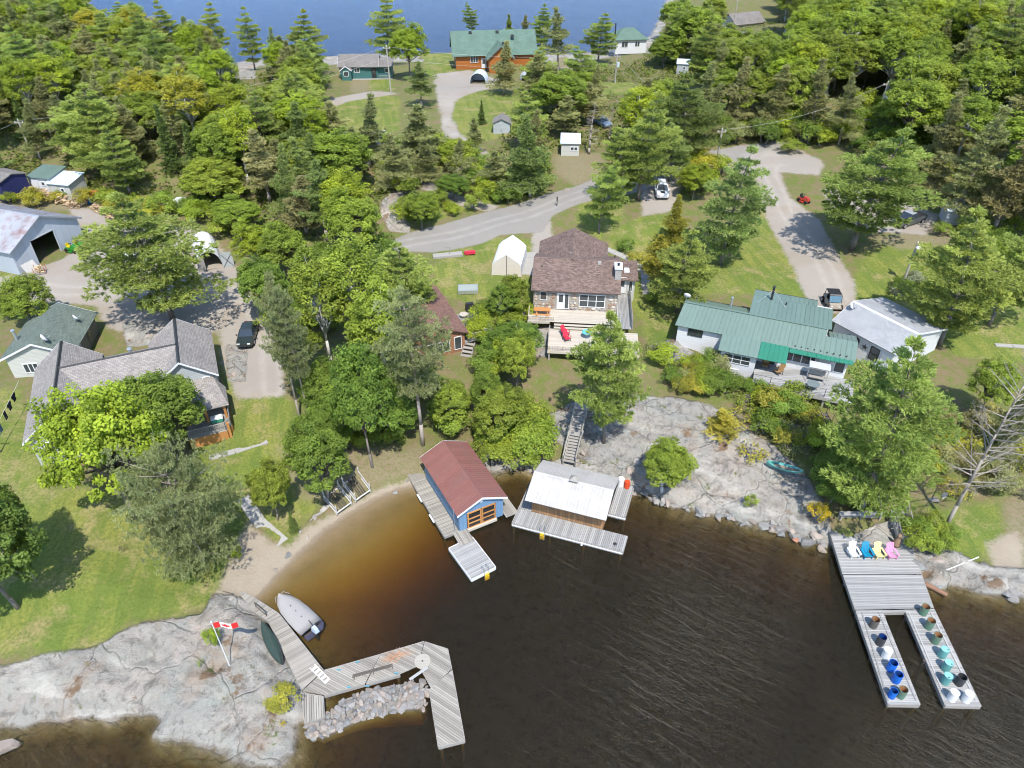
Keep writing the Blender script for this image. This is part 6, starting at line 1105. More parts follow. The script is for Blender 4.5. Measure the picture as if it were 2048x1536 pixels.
s0 = pt(1138, 925, 1.3); s1 = pt(1163, 815, 3.7); o = thing('stairs', 'long grey timber stairs climbing the rock behind the white boathouse', 'stairs', s0); d = s1 - s0; stairs(o, (0, 0, 0), tuple(d * .52), 1.0, 10, GREYW, DECKW); stairs(o, tuple(d * .56), tuple(d), 1.0, 9, GREYW, DECKW); hn = Vector((d.x, d.y, 0)).normalized(); sn = Vector((-hn.y, hn.x, 0)); B(-.7, .7, -.5, .5, -.06, 0).build('landing', GREYW, o, d * .54 + Vector((0, 0, .02)), math.atan2(hn.y, hn.x) + math.pi/2); B(-.7, .7, -.6, .9, -.06, 0).build('landing', GREYW, o, d + hn * .6, math.atan2(hn.y, hn.x) + math.pi/2)
for s in (-1, 1):
    a = sn * s * .6; b = d + a + hn * .8; MB().cyl(a + Vector((0,0,.75)), b + Vector((0,0,.75)), .07, .07, 4).build('handrail', DECKW, o)
    for k in range(6): q = a.lerp(b, k/5); MB().cyl(q - Vector((0,0,.8)), q + Vector((0,0,.8)), .05, .05, 4).build('post', GREYW, o)
s0 = pt(1696, 935, 1.4); s1 = pt(1642, 826, 3.6); o = thing('stairs', 'dark metal railed stairs descending from the white house deck', 'stairs', s0); d = s1 - s0; stairs(o, (0, 0, .1), tuple(d), 1.1, 14, DARKW, BLACK); sn = Vector((-d.y, d.x, 0)).normalized()
for s in (-1, 1):
    a = sn * s * .6; MB().cyl(a + Vector((0,0,.95)), d + a + Vector((0,0,.95)), .03, .03, 4).build('handrail', BLACK, o)
    for k in range(6): q = a.lerp(d + a, k/5); MB().cyl(q - Vector((0,0,.5)), q + Vector((0,0,.95)), .025, .025, 4).build('post', BLACK, o)
# boat lifts on the beach
for k, (qs, lab) in enumerate((([(649,1000),(678,978),(703,1008),(674,1029)], 'empty metal boat lift on the beach, the left one'), ([(687,973),(718,953),(741,985),(712,1005)], 'empty metal boat lift on the beach, the right one'))):
    W = [pt(x, y, .5) for x, y in qs]; c = sum(W, Vector()) / 4; o = thing('boat_lift', lab, 'boat lift', (c.x, c.y, Z(c.x, c.y) - .05), 0, 'boat lifts on the beach'); q = [Vector((w.x - c.x, w.y - c.y, 0)) for w in W]; T = mat('lift_aluminium', (.52, .5, .47), .45, .12, 3)
    for i in range(4): MB().cyl(q[i] + Vector((0,0,.25)), q[(i+1)%4] + Vector((0,0,.25)), .07, .07, 4).build('beam', T, o); MB().cyl(q[i], q[i] + Vector((0,0,1.15)), .055, .055, 4).build('post', T, o)
    for i in (0, 2): MB().cyl(q[i] + Vector((0,0,.7)), q[(i+3 if i == 0 else i-1)%4] + Vector((0,0,.7)), .05, .05, 4).build('upper_beam', T, o)
    for f_ in (.32, .44, .58, .7): MB().cyl(q[0].lerp(q[1], f_) + Vector((0,0,.36)), q[3].lerp(q[2], f_) + Vector((0,0,.36)), .05, .05, 4).build('bunk', DARKW, o)
# ------------------------------------------------------------------ stones
def rock_mesh(seed, flat=.6):
    r = random.Random(seed); bm = bmesh.new(); bmesh.ops.create_icosphere(bm, subdivisions=2, radius=1)
    pl = [(Vector((r.gauss(0,1), r.gauss(0,1), r.gauss(0,1))).normalized(), r.uniform(.42, .72)) for _ in range(11)]
    for v in bm.verts:
        for n_, d_ in pl:
            k = v.co.dot(n_)
            if k > d_: v.co -= n_ * (k - d_)
        v.co.z *= flat; v.co *= r.uniform(.97, 1.03)
    me = bpy.data.meshes.new('stone'); bm.to_mesh(me); bm.free(); return me
RM = [mat('granite_%d' % k, c, .9, .3, 2.2, bump=.5, orand=.18, dirt=d) for k, (c, d) in enumerate((((.25, .235, .22), (.13, .12, .105)), ((.29, .245, .21), (.16, .13, .1)), ((.20, .195, .19), (.27, .28, .25))))]
RK = [rock_mesh(k, .45 + .1 * (k % 4)) for k in range(9)]
for k, m_ in enumerate(RK): m_.materials.append(RM[k % 3])
p = pt(740, 1410, .2); JT = thing('stone_jetty', 'heap of broken rock forming a jetty inside the dock bend', 'jetty', (p.x, p.y, 0)); rs = random.Random(21)
jp = np.array([tuple(pt(x, y, .2))[:2] for x, y in [(606,1450),(650,1430),(690,1396),(740,1378),(790,1366),(850,1362),(862,1400),(852,1415),(800,1418),(745,1432),(700,1448),(640,1478),(610,1470)]]); cnt = 0
for k in range(2600):
    x, y = rs.uniform(jp[:,0].min(), jp[:,0].max()), rs.uniform(jp[:,1].min(), jp[:,1].max()); s_ = float(sdist(jp, np.array([x]), np.array([y]))[0])
    if s_ < 0: continue
    r_ = rs.choice((.14, .16, .18, .2, .24, .3, .38)); q = link('stone', RK[rs.randrange(9)], JT, (x - p.x, y - p.y, min(.5, .05 + s_ * .5) + rs.uniform(-.1, .12)), rs.uniform(0, 6), (r_ * rs.uniform(.8, 1.4), r_, r_ * rs.uniform(.7, 1.1))); q.rotation_euler.x = rs.uniform(-.5, .5); cnt += 1
    if cnt >= 290: break
jm = MB().prism([tuple(((a - p.x) * .93 - .1, (b - p.y) * .93)) for a, b in jp], -2.2, .12).build('rubble_core', RM[0], JT)
BO = [(1268,985,.5),(1290,985,.6),(1312,995,.7),(1325,1005,.45),(1395,1020,.7),(1415,1030,.5),(1440,1025,.6),(1258,940,.5),(1240,930,.6),(1275,920,.7),(1205,940,.5),(1180,915,.6),(1165,905,.45),(1215,905,.9),(1232,890,.6),(1500,1040,.6),(1530,1052,.8),(1560,1058,.6),(1590,1072,.7),(1615,1085,.8),(1635,1070,.6),(1645,1098,.5),(1105,880,.6),(1010,925,.5),(985,925,.5),(1840,1160,.5),(1870,1120,.9),(1915,1105,.6),(1905,890,1.3),(1870,1000,.6),(1890,990,.5),(462,700,.7),(475,715,.9),(485,730,.6),(470,745,.7),(458,750,.5),(478,690,.6),(282,655,.8),(300,668,.7),(790,985,.3),(815,960,.3),(850,940,.3),(630,1035,.35),(600,1062,.4),(615,1075,.3),(575,1110,.4),(548,1138,.3),(1330,690,1.0),(1360,705,.9),(395,1255,.45),(405,1268,.5),(412,1285,.5),(398,1240,.4),(1010,720,.6),(1075,680,.7),(1090,705,.8),(795,350,.6),(930,345,.8),(960,365,.6),(1135,380,.9),(1835,1130,.9),(1300,955,.5),(1245,965,.6),(1340,1000,.5)]
BAREA = lambda x, y: ('along the left yard drive' if x < 520 and y < 800 else 'on the left lawn edge rock' if x < 450 else 'along the sandy beach' if x < 870 and y > 800 else 'beside the road bank' if y < 420 else 'below the stone house deck' if y < 760 else 'on the shore behind the boathouses' if x < 1260 else 'along the waterline of the central rock' if x < 1660 else 'on the right hand shore')
for k in range(54):
    t_ = rs.random(); seg = [(1245,972),(1290,990),(1340,1010),(1400,1024),(1460,1033),(1500,1047),(1550,1057),(1600,1078),(1650,1092)] if k < 48 else [(1835,1150),(1870,1166),(1950,1178),(2045,1192)]
    f_ = t_ * (len(seg) - 1); i = int(f_); f_ -= i; BO.append((seg[i][0] + (seg[i+1][0] - seg[i][0]) * f_, seg[i][1] + (seg[i+1][1] - seg[i][1]) * f_ + rs.uniform(-14, 6), rs.choice((.25, .3, .4, .5, .65))))
for x, y, r_ in BO:
    b = PT(x, y); o = link('boulder', RK[rs.randrange(9)], None, (b.x, b.y, max(b.z, 0) - r_ * .12), rs.uniform(0, 6), (r_ * rs.uniform(.9, 1.3), r_ * rs.uniform(.7, 1), r_ * rs.uniform(.7, 1.0))); tag(o, 'grey granite boulder ' + BAREA(x, y), 'boulder', 'boulders ' + BAREA(x, y))
b = pt(8, 1496, .0); o = link('boulder', RK[1], None, (b.x, b.y, .1), .4, (1.25, 1.0, 1.0)); tag(o, 'large pale boulder standing in the water at the lower left corner', 'boulder')
b = pt(1582, 1070, 0); o = link('boulder', RK[2], None, (b.x + .2, b.y - .6, .02), 0, (.42, .3, .35)); o.data = RK[2].copy(); o.data.materials[0] = mat('rusty_stone', (.33, .16, .10), .8, .25, 3); tag(o, 'small rust coloured boulder in the water left of the big dock', 'boulder')
o = thing('fire_pit', 'ring of stones round a fire pit on the left rock', 'fire pit', PT(172, 1332))
for k in range(14): a = k * .449; link('stone', RK[k % 9], o, (.62*math.cos(a), .5*math.sin(a), .12), a, (.17, .14, .17))
mb = MB()
for k in range(9): mb.cyl((rs.uniform(-.4,.4), rs.uniform(-.3,.3), .1), (rs.uniform(-.4,.4), rs.uniform(-.3,.3), .2), .04, .03, 5)
mb.build('ash_and_sticks', mat('dry_sticks', (.22, .18, .11), .9), o)
# ------------------------------------------------------------------ vehicles
CARG = mat('car_glass', (.03, .04, .05), .05, .1, 1, bump=0, spec=.9); CHROME = mat('lamp_lens', (.6, .62, .62), .15, .05, 2, bump=0, spec=.8); TAIL = mat('tail_lens', (.4, .02, .02), .2, .05, 2, bump=0)
def paint(n, c): return mat('paint_' + n, c, .22, .04, 1, bump=0, spec=.6)
def car(name, label, loc, rz, m, kind='sedan', roofm=None):
    """nose points to local -y"""
    o = thing(name, label, 'car' if kind != 'pickup' else 'pickup', loc, rz)
    Lh, W = (2.3, .9) if kind == 'sedan' else (2.35, .95) if kind == 'suv' else (2.7, .95)
    belt = {'sedan': .88, 'suv': 1.02, 'pickup': 1.02}[kind]; hood = {'sedan': .8, 'suv': .95, 'pickup': .98}[kind]; roof = {'sedan': 1.45, 'suv': 1.72, 'pickup': 1.75}[kind]
    secs = [(-Lh, .72*W, .45, .68), (-Lh+.12, .9*W, .3, hood-.08), (-Lh+.5, W, .25, hood), (-1.0, W, .25, belt), (.8, W, .25, belt+.02), (Lh-.5, W, .25, belt+.02), (Lh-.1, .93*W, .3, belt-.02), (Lh, .84*W, .45, belt-.15)]
    v = []; f = []
    for y, w, z0, z1 in secs: v += [(-w*.92, y, z0), (-w, y, (z0+z1)/2), (-w*.93, y, z1), (w*.93, y, z1), (w, y, (z0+z1)/2), (w*.92, y, z0)]
    for i in range(len(secs)-1):
        for k in range(6): f.append((i*6+k, i*6+(k+1)%6, i*6+6+(k+1)%6, i*6+6+k))
    f.append((5,4,3,2,1,0)); e = (len(secs)-1)*6; f.append(tuple(range(e, e+6))); MB().add(v, f).build('body', m, o)
    c = {'sedan': (-1.05, -.35, .95, 1.75), 'suv': (-1.15, -.5, 1.75, 2.2), 'pickup': (-1.2, -.6, .35, .55)}[kind]; w0, w1 = W*.9, W*.7
    lo = [(-w0, c[0], belt-.02), (w0, c[0], belt-.02), (w0, c[3], belt), (-w0, c[3], belt)]; hi = [(-w1, c[1], roof-.04), (w1, c[1], roof-.04), (w1, c[2], roof-.02), (-w1, c[2], roof-.02)]
    MB().hull(lo, hi).build('cabin_glass', CARG, o); MB().hull([(-w1*1.02, c[1]-.03, roof-.06), (w1*1.02, c[1]-.03, roof-.06), (w1*1.02, c[2]+.03, roof-.06), (-w1*1.02, c[2]+.03, roof-.06)], [(-w1*.9, c[1]+.1, roof+.02), (w1*.9, c[1]+.1, roof+.02), (w1*.9, c[2]-.1, roof+.03), (-w1*.9, c[2]-.1, roof+.03)]).build('roof', roofm or m, o)
    mb = MB()
    for s in (-1, 1):
        for ya, yb in ((c[0], c[1]), (c[3], c[2]), ((c[0]+c[3])/2, (c[1]+c[2])/2)): mb.cyl((s*w0*1.005, ya, belt-.02), (s*w1*1.01, yb, roof-.04), .045, .04, 5)
    mb.build('pillars', m, o)
    for s in (-1, 1):
        for y in (-Lh+.9, Lh-.9):
            q = MB().cyl((s*(W-.2), y, .33), (s*(W+.02), y, .33), .34, .34, 16).build('wheel', RUBBER, o); MB().cyl((s*(W+.021), y, .33), (s*(W+.03), y, .33), .2, .18, 10).build('rim', STEEL, q)
        MB().box(s*W*.62-.16, s*W*.62+.16, -Lh-.01, -Lh+.1, .62, .74).build('headlight', CHROME, o); MB().box(s*W*.7-.12, s*W*.7+.12, Lh-.07, Lh+.01, .68, .84).build('tail_light', TAIL, o); MB().hull([(s*W, c[0]+.25, belt), (s*(W+.18), c[0]+.22, belt+.02), (s*(W+.18), c[0]+.32, belt+.02), (s*W, c[0]+.35, belt)], [(s*W, c[0]+.25, belt+.12), (s*(W+.18), c[0]+.22, belt+.14), (s*(W+.18), c[0]+.32, belt+.14), (s*W, c[0]+.35, belt+.12)]).build('mirror', m, o)
    if kind == 'pickup': MB().box(-W*.8, W*.8, .7, Lh-.15, belt+.012, belt+.05).build('bed_cover', BLACK, o)
    if kind == 'suv': 
        for s in (-1, 1): MB().box(s*w1*.85-.02, s*w1*.85+.02, c[1]+.2, c[2]-.2, roof+.04, roof+.08).build('roof_rail', BLACK, o)
    return o
b = PT(498, 676); car('car', 'black sedan parked on the gravel drive right of the big house', b, R(5), paint('black_green', (.022, .03, .028)), 'sedan')
b = PT(1322, 388); o = car('car', 'white SUV with a dark bonnet stripe parked on the lawn edge', b, R(-4), paint('white', (.72, .72, .73)), 'suv'); B(-.3, .3, -2.0, -1.15, .985, .992).build('bonnet_stripe', BLACK, o)
b = PT(1815, 447); car('pickup_truck', 'old dark grey pickup with covered bed parked by the tin shed', b, R(-62), paint('dark_grey', (.07, .08, .085)), 'pickup', paint('grey_roof', (.3, .32, .34)))
b = PT(226, 482); car('pickup_truck', 'black pickup half hidden behind the yard pine', b, R(-98), paint('black', (.012, .012, .014)), 'pickup')
b = PT(1203, 250); car('car', 'blue car glimpsed through the mid woods', b, R(30), paint('blue_grey', (.15, .22, .32)), 'sedan'); b = PT(272, 528); car('car', 'white car almost hidden under the wide yard pine', b, R(75), paint('white', (.72, .72, .73)), 'sedan')
b = PT(1662, 612); o = thing('utility_vehicle', 'tan and black utility buggy behind the green metal roof', 'utility vehicle', b, R(-5)); MB().hull([(-.75,-1.4,.4),(.75,-1.4,.4),(.75,1.4,.4),(-.75,1.4,.4)], [(-.6,-1.3,.85),(.6,-1.3,.85),(.72,1.35,.95),(-.72,1.35,.95)]).build('body', mat('tan_plastic', (.36, .31, .25), .5), o); MB().hull([(-.72,-.6,1.75),(.72,-.6,1.75),(.72,1.0,1.78),(-.72,1.0,1.78)], [(-.66,-.5,1.84),(.66,-.5,1.84),(.66,.9,1.86),(-.66,.9,1.86)]).build('roof', BLACK, o); MB().slab((-.66,-.85,.98),(.66,-.85,.98),(.66,-.52,1.72),(-.66,-.52,1.72),.02).build('windshield', mat('screen_blue', (.12, .22, .3), .08, spec=.8), o); MB().box(-.6,.6,.0,.5,.8,1.0).box(-.6,.6,.42,.52,1.0,1.4).build('seat', BLACK, o)
for s in (-1, 1):
    MB().tube([(s*.7,-.9,.9),(s*.7,-.55,1.76),(s*.7,.95,1.78),(s*.7,1.1,.9)], .035).build('roll_bar', BLACK, o)
    for y in (-.95, .95): q = MB().cyl((s*.62, y, .34), (s*.9, y, .34), .36, .36, 14).build('wheel', RUBBER, o); MB().cyl((s*.901, y, .34), (s*.91, y, .34), .16, .15, 8).build('rim', STEEL, q)
    MB().box(s*.4-.12, s*.4+.12, -1.42, -1.3, .6, .72).build('headlight', CHROME, o)
def mower(label, A, rz, m1, m2):
    o = thing('ride_on_mower', label, 'mower', PT(*A), rz); MB().hull([(-.28,-.95,.4),(.28,-.95,.4),(.32,-.1,.4),(-.32,-.1,.4)], [(-.22,-.9,.85),(.22,-.9,.85),(.26,-.15,.95),(-.26,-.15,.95)]).build('hood', m1, o); MB().hull([(-.45,.0,.35),(.45,.0,.35),(.45,.8,.35),(-.45,.8,.35)], [(-.42,.05,.6),(.42,.05,.6),(.42,.75,.6),(-.42,.75,.6)]).build('rear_body', m1, o); MB().box(-.24,.24,.15,.55,.62,.76).box(-.24,.24,.52,.62,.76,1.1).build('seat', m2, o); MB().cyl((0,-.08,.9),(0,.06,1.1),.02).lathe([(.15,1.08),(.17,1.1),(.15,1.12)], 12, (0,.06,0)).build('steering_wheel', BLACK, o); MB().box(-.6,.6,-.35,.25,.12,.26).build('deck', m1, o)
    for s in (-1, 1): MB().cyl((s*.34,.45,.28),(s*.56,.45,.28),.29,.29,14).build('wheel', RUBBER, o); MB().cyl((s*.3,-.72,.19),(s*.46,-.72,.19),.2,.2,12).build('wheel', RUBBER, o)
JG = paint('mower_green', (.03, .2, .03)); JY = mat('mower_yellow', (.6, .48, .02), .5)
mower('green ride-on mower beside the barn wall, right of the pair', (160, 497), R(60), JG, JY); mower('green mower with black bag nearest the barn doorway', (146, 503), R(70), JG, JY)
mower('red and black all-terrain quad beside the right gravel drive', (1606, 404), R(30), paint('quad_red', (.4, .05, .03)), BLACK)
# ------------------------------------------------------------------ power poles and lines
POLEM = mat('pole_wood', (.37, .34, .30), .9, .25, 4, stretch=(1, 1, .2))
TOPS = {}
def pole(key, label, base, topy, arm=True, tank=False, topx=None, h=None):
    b = PT(*base); lo, hi = 2, 25
    for _ in range(40):
        mid = (lo + hi) / 2
        if to_px(b + Vector((0, 0, mid)))[1] > topy: lo = mid
        else: hi = mid
    o = thing('utility_pole', label, 'utility pole', b); MB().cyl((0, 0, -.5), (0, 0, lo), .17, .12, 10).build('pole', POLEM, o)
    if arm: MB().box(-.7, .7, -.06, .06, lo-.5, lo-.38).build('crossarm', POLEM, o); 
    for x in ((-.6, 0, .6) if arm else (0,)): MB().lathe([(.05, 0), (.07, .08), (.04, .2)], 8).build('insulator', WHITE, o, (x, 0, lo - (.38 if x else 0)))
    if tank: MB().cyl((.35, -.2, lo-2.6), (.35, -.2, lo-1.6), .28, .28, 12).build('transformer', MBLUE, o)
    TOPS[key] = b + Vector((0, 0, lo - .1)); return o
pole('a', 'leaning wooden power pole beside the far green cottage', (782, 188), 92, True); pole('b', 'power pole with transformer in the mid woods', (1230, 166), 108, True, True); pole('c', 'roadside power pole left of the dark pine by the drive', (1432, 330), 258, True); pole('d', 'power pole with transformer before the right woods', (1752, 246), 164, True, True); pole('e', 'pole with a yard lamp on the right lawn', (1806, 566), 486, False); pole('f', 'slim far pole at the top right of the far shore', (1465, 62), -5, False); pole('g', 'short pale pole in front of the large green far tree', (1381, 96), 60, False); pole('l', 'power pole in the left woods above the twin shed', (60, 300), 240, True)
o = thing('yard_lamp', 'white hooded yard lamp on the right lawn pole', 'lamp', TOPS['e'] + Vector((0, -.1, -.2))); MB().lathe([(.02, 0), (.38, .02), (.42, .1), (.25, .3), (.05, .38)], 14).build('hood', WHITE, o, (0, -.6, -.1)); MB().cyl((0, 0, .1), (0, -.5, .15), .03).build('arm', STEEL, o)
def wire(label, a, b, sag, dz=0.0):
    a = a + Vector((0, 0, dz)); b = b + Vector((0, 0, dz)); pts = [a.lerp(b, k/14) - Vector((0, 0, 4*sag*(k/14)*(1-k/14))) for k in range(15)]; o = MB().tube([p - a for p in pts], .014, 4).build('power_line', mat('wire_grey', (.5, .5, .5), .5, bump=0), None, a); tag(o, label, 'power line')
E1 = pt(2150, 170, 16); E0 = pt(-120, 285, 17)
wire('upper power line between the far cottage pole and the transformer pole', TOPS['a'], TOPS['b'], 1.2); wire('lower power line between the far cottage pole and the transformer pole', TOPS['a'], TOPS['b'], 1.4, -2); wire('upper power line over the left woods', E0, TOPS['l'], .6); wire('upper power line from the left woods pole to the far cottage pole', TOPS['l'], TOPS['a'], 2.0); wire('lower power line from the left woods pole to the far cottage pole', TOPS['l'], TOPS['a'], 2.2, -2); wire('upper power line running right from the right woods pole', TOPS['d'], E1, .8); wire('lower power line running right from the right woods pole', TOPS['d'], E1, .9, -1.8); wire('power line from the roadside pole to the right woods pole', TOPS['c'], TOPS['d'], 1.4); wire('power line from the transformer pole to the roadside pole', TOPS['b'], TOPS['c'], 1.5)
# ------------------------------------------------------------------ yard things
WOODM = [mat('split_wood_%d' % k, c, .85, .25, 4, bump=.4, orand=.2) for k, c in enumerate(((.50, .36, .21), (.40, .29, .18)))]
lm = [MB().hull([(-.22, .09*math.cos(6.283*i/6), .09*math.sin(6.283*i/6)) for i in range(6)], [(.22, .09*math.cos(6.283*i/6), .09*math.sin(6.283*i/6)) for i in range(6)]).mesh('log', m_, uv=False) for m_ in WOODM]
def woodpile(label, A, Bq, rows, n, d=2, cat='firewood'):
    a = PT(*A); b = PT(*Bq); L = (b - a).length; o = thing('firewood_pile', label, cat, a, math.atan2(b.y - a.y, b.x - a.x), 'firewood piles along the yard'); sl = (b.z - a.z) / L
    for r_ in range(rows):
        for k in range(n):
            x = L * (k + .5 + .3 * random.uniform(-1, 1)) / n
            if random.random() < .12 * r_: continue
            q = link('log', lm[random.randrange(2)], o, (x, random.uniform(-.25, .25) * d, .1 + r_ * .18 + sl * x), math.pi/2 + random.uniform(-.5, .5), (1, random.uniform(.8, 1.5), random.uniform(.8, 1.3))); q.rotation_euler.x = random.uniform(0, 3)
woodpile('long stack of split firewood behind the barn', (55, 380), (158, 418), 6, 44, 2.2); woodpile('shorter stack of split firewood at the yard entrance', (188, 418), (238, 444), 6, 24, 1.6); woodpile('small stack of firewood under the red tarp corner', (178, 402), (196, 398), 4, 8, 1.5)
o = thing('tarp_heap', 'red tarp slung over logs beside the firewood', 'tarp', PT(188, 398)); MB().hull([(-1.2,-.6,0),(1.2,-.6,0),(1.2,.6,0),(-1.2,.6,0)], [(-1.0,-.2,1.1),(1.0,-.3,1.3),(1.0,.3,1.3),(-1.0,.3,1.1)]).build('sheet', mat('red_tarp', (.5, .09, .04), .6, .2, 2), o)
o = thing('water_barrel', 'blue plastic barrel beside the red tarp', 'barrel', PT(180, 407)); MB().lathe([(.28, 0), (.31, .1), (.31, .8), (.27, .9), (.02, .9)], 14).build('shell', BM['blue'], o)
o = thing('wood_crate', 'orange wire crate full of firewood in front of the barn', 'crate', PT(82, 546), R(20))
for x in (-.6, .6):
    for y in (-.5, .5): MB().box(x-.03, x+.03, y-.03, y+.03, 0, 1.0).build('post', mat('crate_orange', (.42, .16, .06), .6), o)
B(-.6, .6, -.5, .5, .08, .14).build('base', GREYW, o)
for k in range(28): q = link('log', lm[k % 2], o, (random.uniform(-.4, .4), random.uniform(-.35, .35), .2 + .8 * k / 28), random.uniform(0, 3.1)); q.rotation_euler.x = random.uniform(0, 3)
# clothes line
la = PT(2, 905) + Vector((0, 0, 2.0)); lb = PT(58, 800) + Vector((0, 0, 2.4)); o = MB().tube([(0, 0, 0), tuple(lb - la)], .012, 4).build('clothes_line', WHITE, None, la); tag(o, 'clothes line running from the lawn to the big house', 'clothes line')
o = thing('clothes_post', 'dark post holding the lawn end of the clothes line', 'post', la - Vector((0, 0, 2.0))); MB().cyl((0, 0, -.3), (0, 0, 2.1), .06).box(-.4, .4, -.03, .03, 1.95, 2.03).build('post', DARKW, o)
for k, (f_, lab, c, w_, h_) in enumerate(((.14, 'pale blue jeans hanging nearest the clothes post', (.16, .27, .42), .5, 1.0), (.22, 'blue jeans second on the clothes line', (.07, .12, .25), .5, 1.0), (.42, 'dark trousers on the clothes line', (.02, .022, .04), .5, .9), (.58, 'dark shirt on the clothes line', (.02, .02, .035), .6, .8), (.74, 'dark garment on the clothes line nearest the house', (.015, .015, .03), .6, .8))):
    p = la.lerp(lb, f_); o = thing('garment', lab, 'laundry', p, math.atan2(lb.y - la.y, lb.x - la.x)); m_ = mat('cloth_%d' % k, c, .85, .2, 4)
    if k < 3: MB().slab((-.24,.01,-.02),(.24,.01,-.02),(.22,.03,-.3),(-.22,.03,-.3),.03).slab((-.23,.03,-.3),(-.02,.03,-.3),(-.04,.05,-h_),(-.22,.05,-h_),.03).slab((.02,.03,-.3),(.23,.03,-.3),(.22,.05,-h_),(.04,.05,-h_),.03).build('cloth', m_, o)
    else: MB().slab((-.3,.01,-.02),(.3,.01,-.02),(.27,.04,-h_),(-.27,.04,-h_),.03).slab((-.45,.01,-.06),(-.3,.01,-.02),(-.3,.03,-.35),(-.42,.03,-.4),.025).slab((.3,.01,-.02),(.45,.01,-.06),(.42,.03,-.4),(.3,.03,-.35),.025).build('cloth', m_, o)
# flag on the rock
b = PT(459, 1331); o = thing('flagpole', 'white flagpole flying a red and white maple leaf flag on the rock', 'flagpole', b); MB().cyl((0, 0, -.3), (0, 0, 5.1), .04, .03, 8).lathe([(.01, 5.1), (.06, 5.13), (.06, 5.18), (.01, 5.22)], 8).build('pole', WHITE, o)
FR, FW = mat('flag_red', (.62, .03, .03), .7, .05), mat('flag_white', (.74, .74, .74), .7, .04)
def fy(x): return .10 * math.sin(x * 4.2) + .02
fl = None
for x0, x1, m_, nm in ((.04, .42, FR, 'red_band'), (.42, 1.18, FW, 'white_field'), (1.18, 1.56, FR, 'red_band')):
    v = []; f = []; n = 6
    for i in range(n + 1): x = x0 + (x1 - x0) * i / n; v += [(x, fy(x), 4.4 - .12*x), (x, fy(x), 4.95 - .12*x), (x, fy(x) + .012, 4.95 - .12*x), (x, fy(x) + .012, 4.4 - .12*x)]
    for i in range(n):
        for k in range(4): f.append((i*4+k, i*4+(k+1)%4, i*4+4+(k+1)%4, i*4+4+k))
    MB().add(v, f).build(nm, m_, o, rz=R(8))
leaf = [(0,.34),(.06,.22),(.13,.25),(.11,.08),(.19,.16),(.22,.11),(.31,.13),(.27,.03),(.31,0),(.16,-.12),(.18,-.18),(.02,-.15),(.02,-.3),(-.02,-.3),(-.02,-.15),(-.18,-.18),(-.16,-.12),(-.31,0),(-.27,.03),(-.31,.13),(-.22,.11),(-.19,.16),(-.11,.08),(-.13,.25),(-.06,.22)]
for s in (-.012, .02): MB().hull([(.8+a, fy(.8+a)+s, 4.58+c_*.62) for a, c_ in leaf], [(.8+a, fy(.8+a)+s-.004, 4.58+c_*.62) for a, c_ in leaf]).build('maple_leaf', FR, o, rz=R(8))
# paths, planks, poles
def pathway(label, pxs, w=.9):
    P_ = [PT(*q) for q in pxs]; o = thing('concrete_path', label, 'path', P_[0]); 
    for a, b in zip(P_[:-1], P_[1:]):
        L = (b - a).length; n = max(1, round(L / 1.5)); t = (b - a) / L; s = Vector((-t.y, t.x, 0)).normalized() * w / 2
        for k in range(n):
            c0 = a + t * (L * k / n + .02) - P_[0] + Vector((0, 0, .06)); c1 = a + t * (L * (k + 1) / n - .02) - P_[0] + Vector((0, 0, .06)); MB().slab(c0 - s, c1 - s, c1 + s, c0 + s, .16).build('slab', CONC, o)
pathway('narrow concrete walk from the porch across the lawn', [(418, 916), (470, 903), (535, 882)], .7); pathway('concrete slab path leading down to the beach', [(486, 996), (520, 1046), (566, 1086)], 1.1); pathway('concrete walk curving round the right side of the stone house', [(1214, 498), (1262, 520), (1290, 545), (1292, 590)], 1.1); pathway('tan paving slabs between tent and stone house', [(1053, 550), (1060, 505)], 1.6); pathway('pale path at the right edge of the right lawn', [(1990, 690), (2060, 694)], .6)
a = pt(1850, 1168, .12); b = pt(1894, 1190, .05); o = MB().cyl((0, 0, 0), tuple(b - a), .2, .19, 10).build('driftwood_log', mat('wet_log', (.23, .13, .08), .7, .3, 3), None, a); tag(o, 'brown log floating beside the right side of the big dock', 'log')
a = PT(1880, 1147) + Vector((0, 0, .15)); b = PT(1955, 1118) + Vector((0, 0, .25)); o = MB().cyl((0, 0, 0), tuple(b - a), .05, .05, 6).build('white_pole', WHITE, None, a); tag(o, 'white pole lying on the shore rock right of the big dock', 'pole')
o = thing('yard_screen', 'grey mesh frame lying on the lawn below the tent', 'mesh frame', PT(936, 582), .05); MB().box(-1.2, 1.2, -.8, -.74, 0, .5).box(-1.2, 1.2, .74, .8, 0, .5).box(-1.2, -1.14, -.74, .74, 0, .5).box(1.14, 1.2, -.74, .74, 0, .5).build('frame', STEEL, o); B(-1.13, 1.13, -.73, .73, .44, .46).build('mesh', mat('mesh_grey', (.3, .33, .3), .7, .2, 12), o)
o = thing('flower_bed', 'raised garden bed with red trough at the road side', 'planter', PT(900, 512), R(12)); B(-2.2, 1.6, -.5, .5, 0, .3).build('frame', GREYW, o); B(1.9, 3.3, -.2, .25, .05, .4).build('red_trough', REDC, o); MB().cyl((0, 0, 0), (0, 0, 1.3), .04).box(-.9, .05, -.03, .03, 1.2, 1.3).build('stake', DECKG, o)
o = thing('garden_table', 'white garden table below the tent', 'table', PT(1036, 576)); B(-.7, .7, -.4, .4, .68, .72).build('table_top', WHITE, o)
for x in (-.6, .6):
    for y in (-.3, .3): B(x-.03, x+.03, y-.03, y+.03, 0, .68).build('leg', WHITE, o)
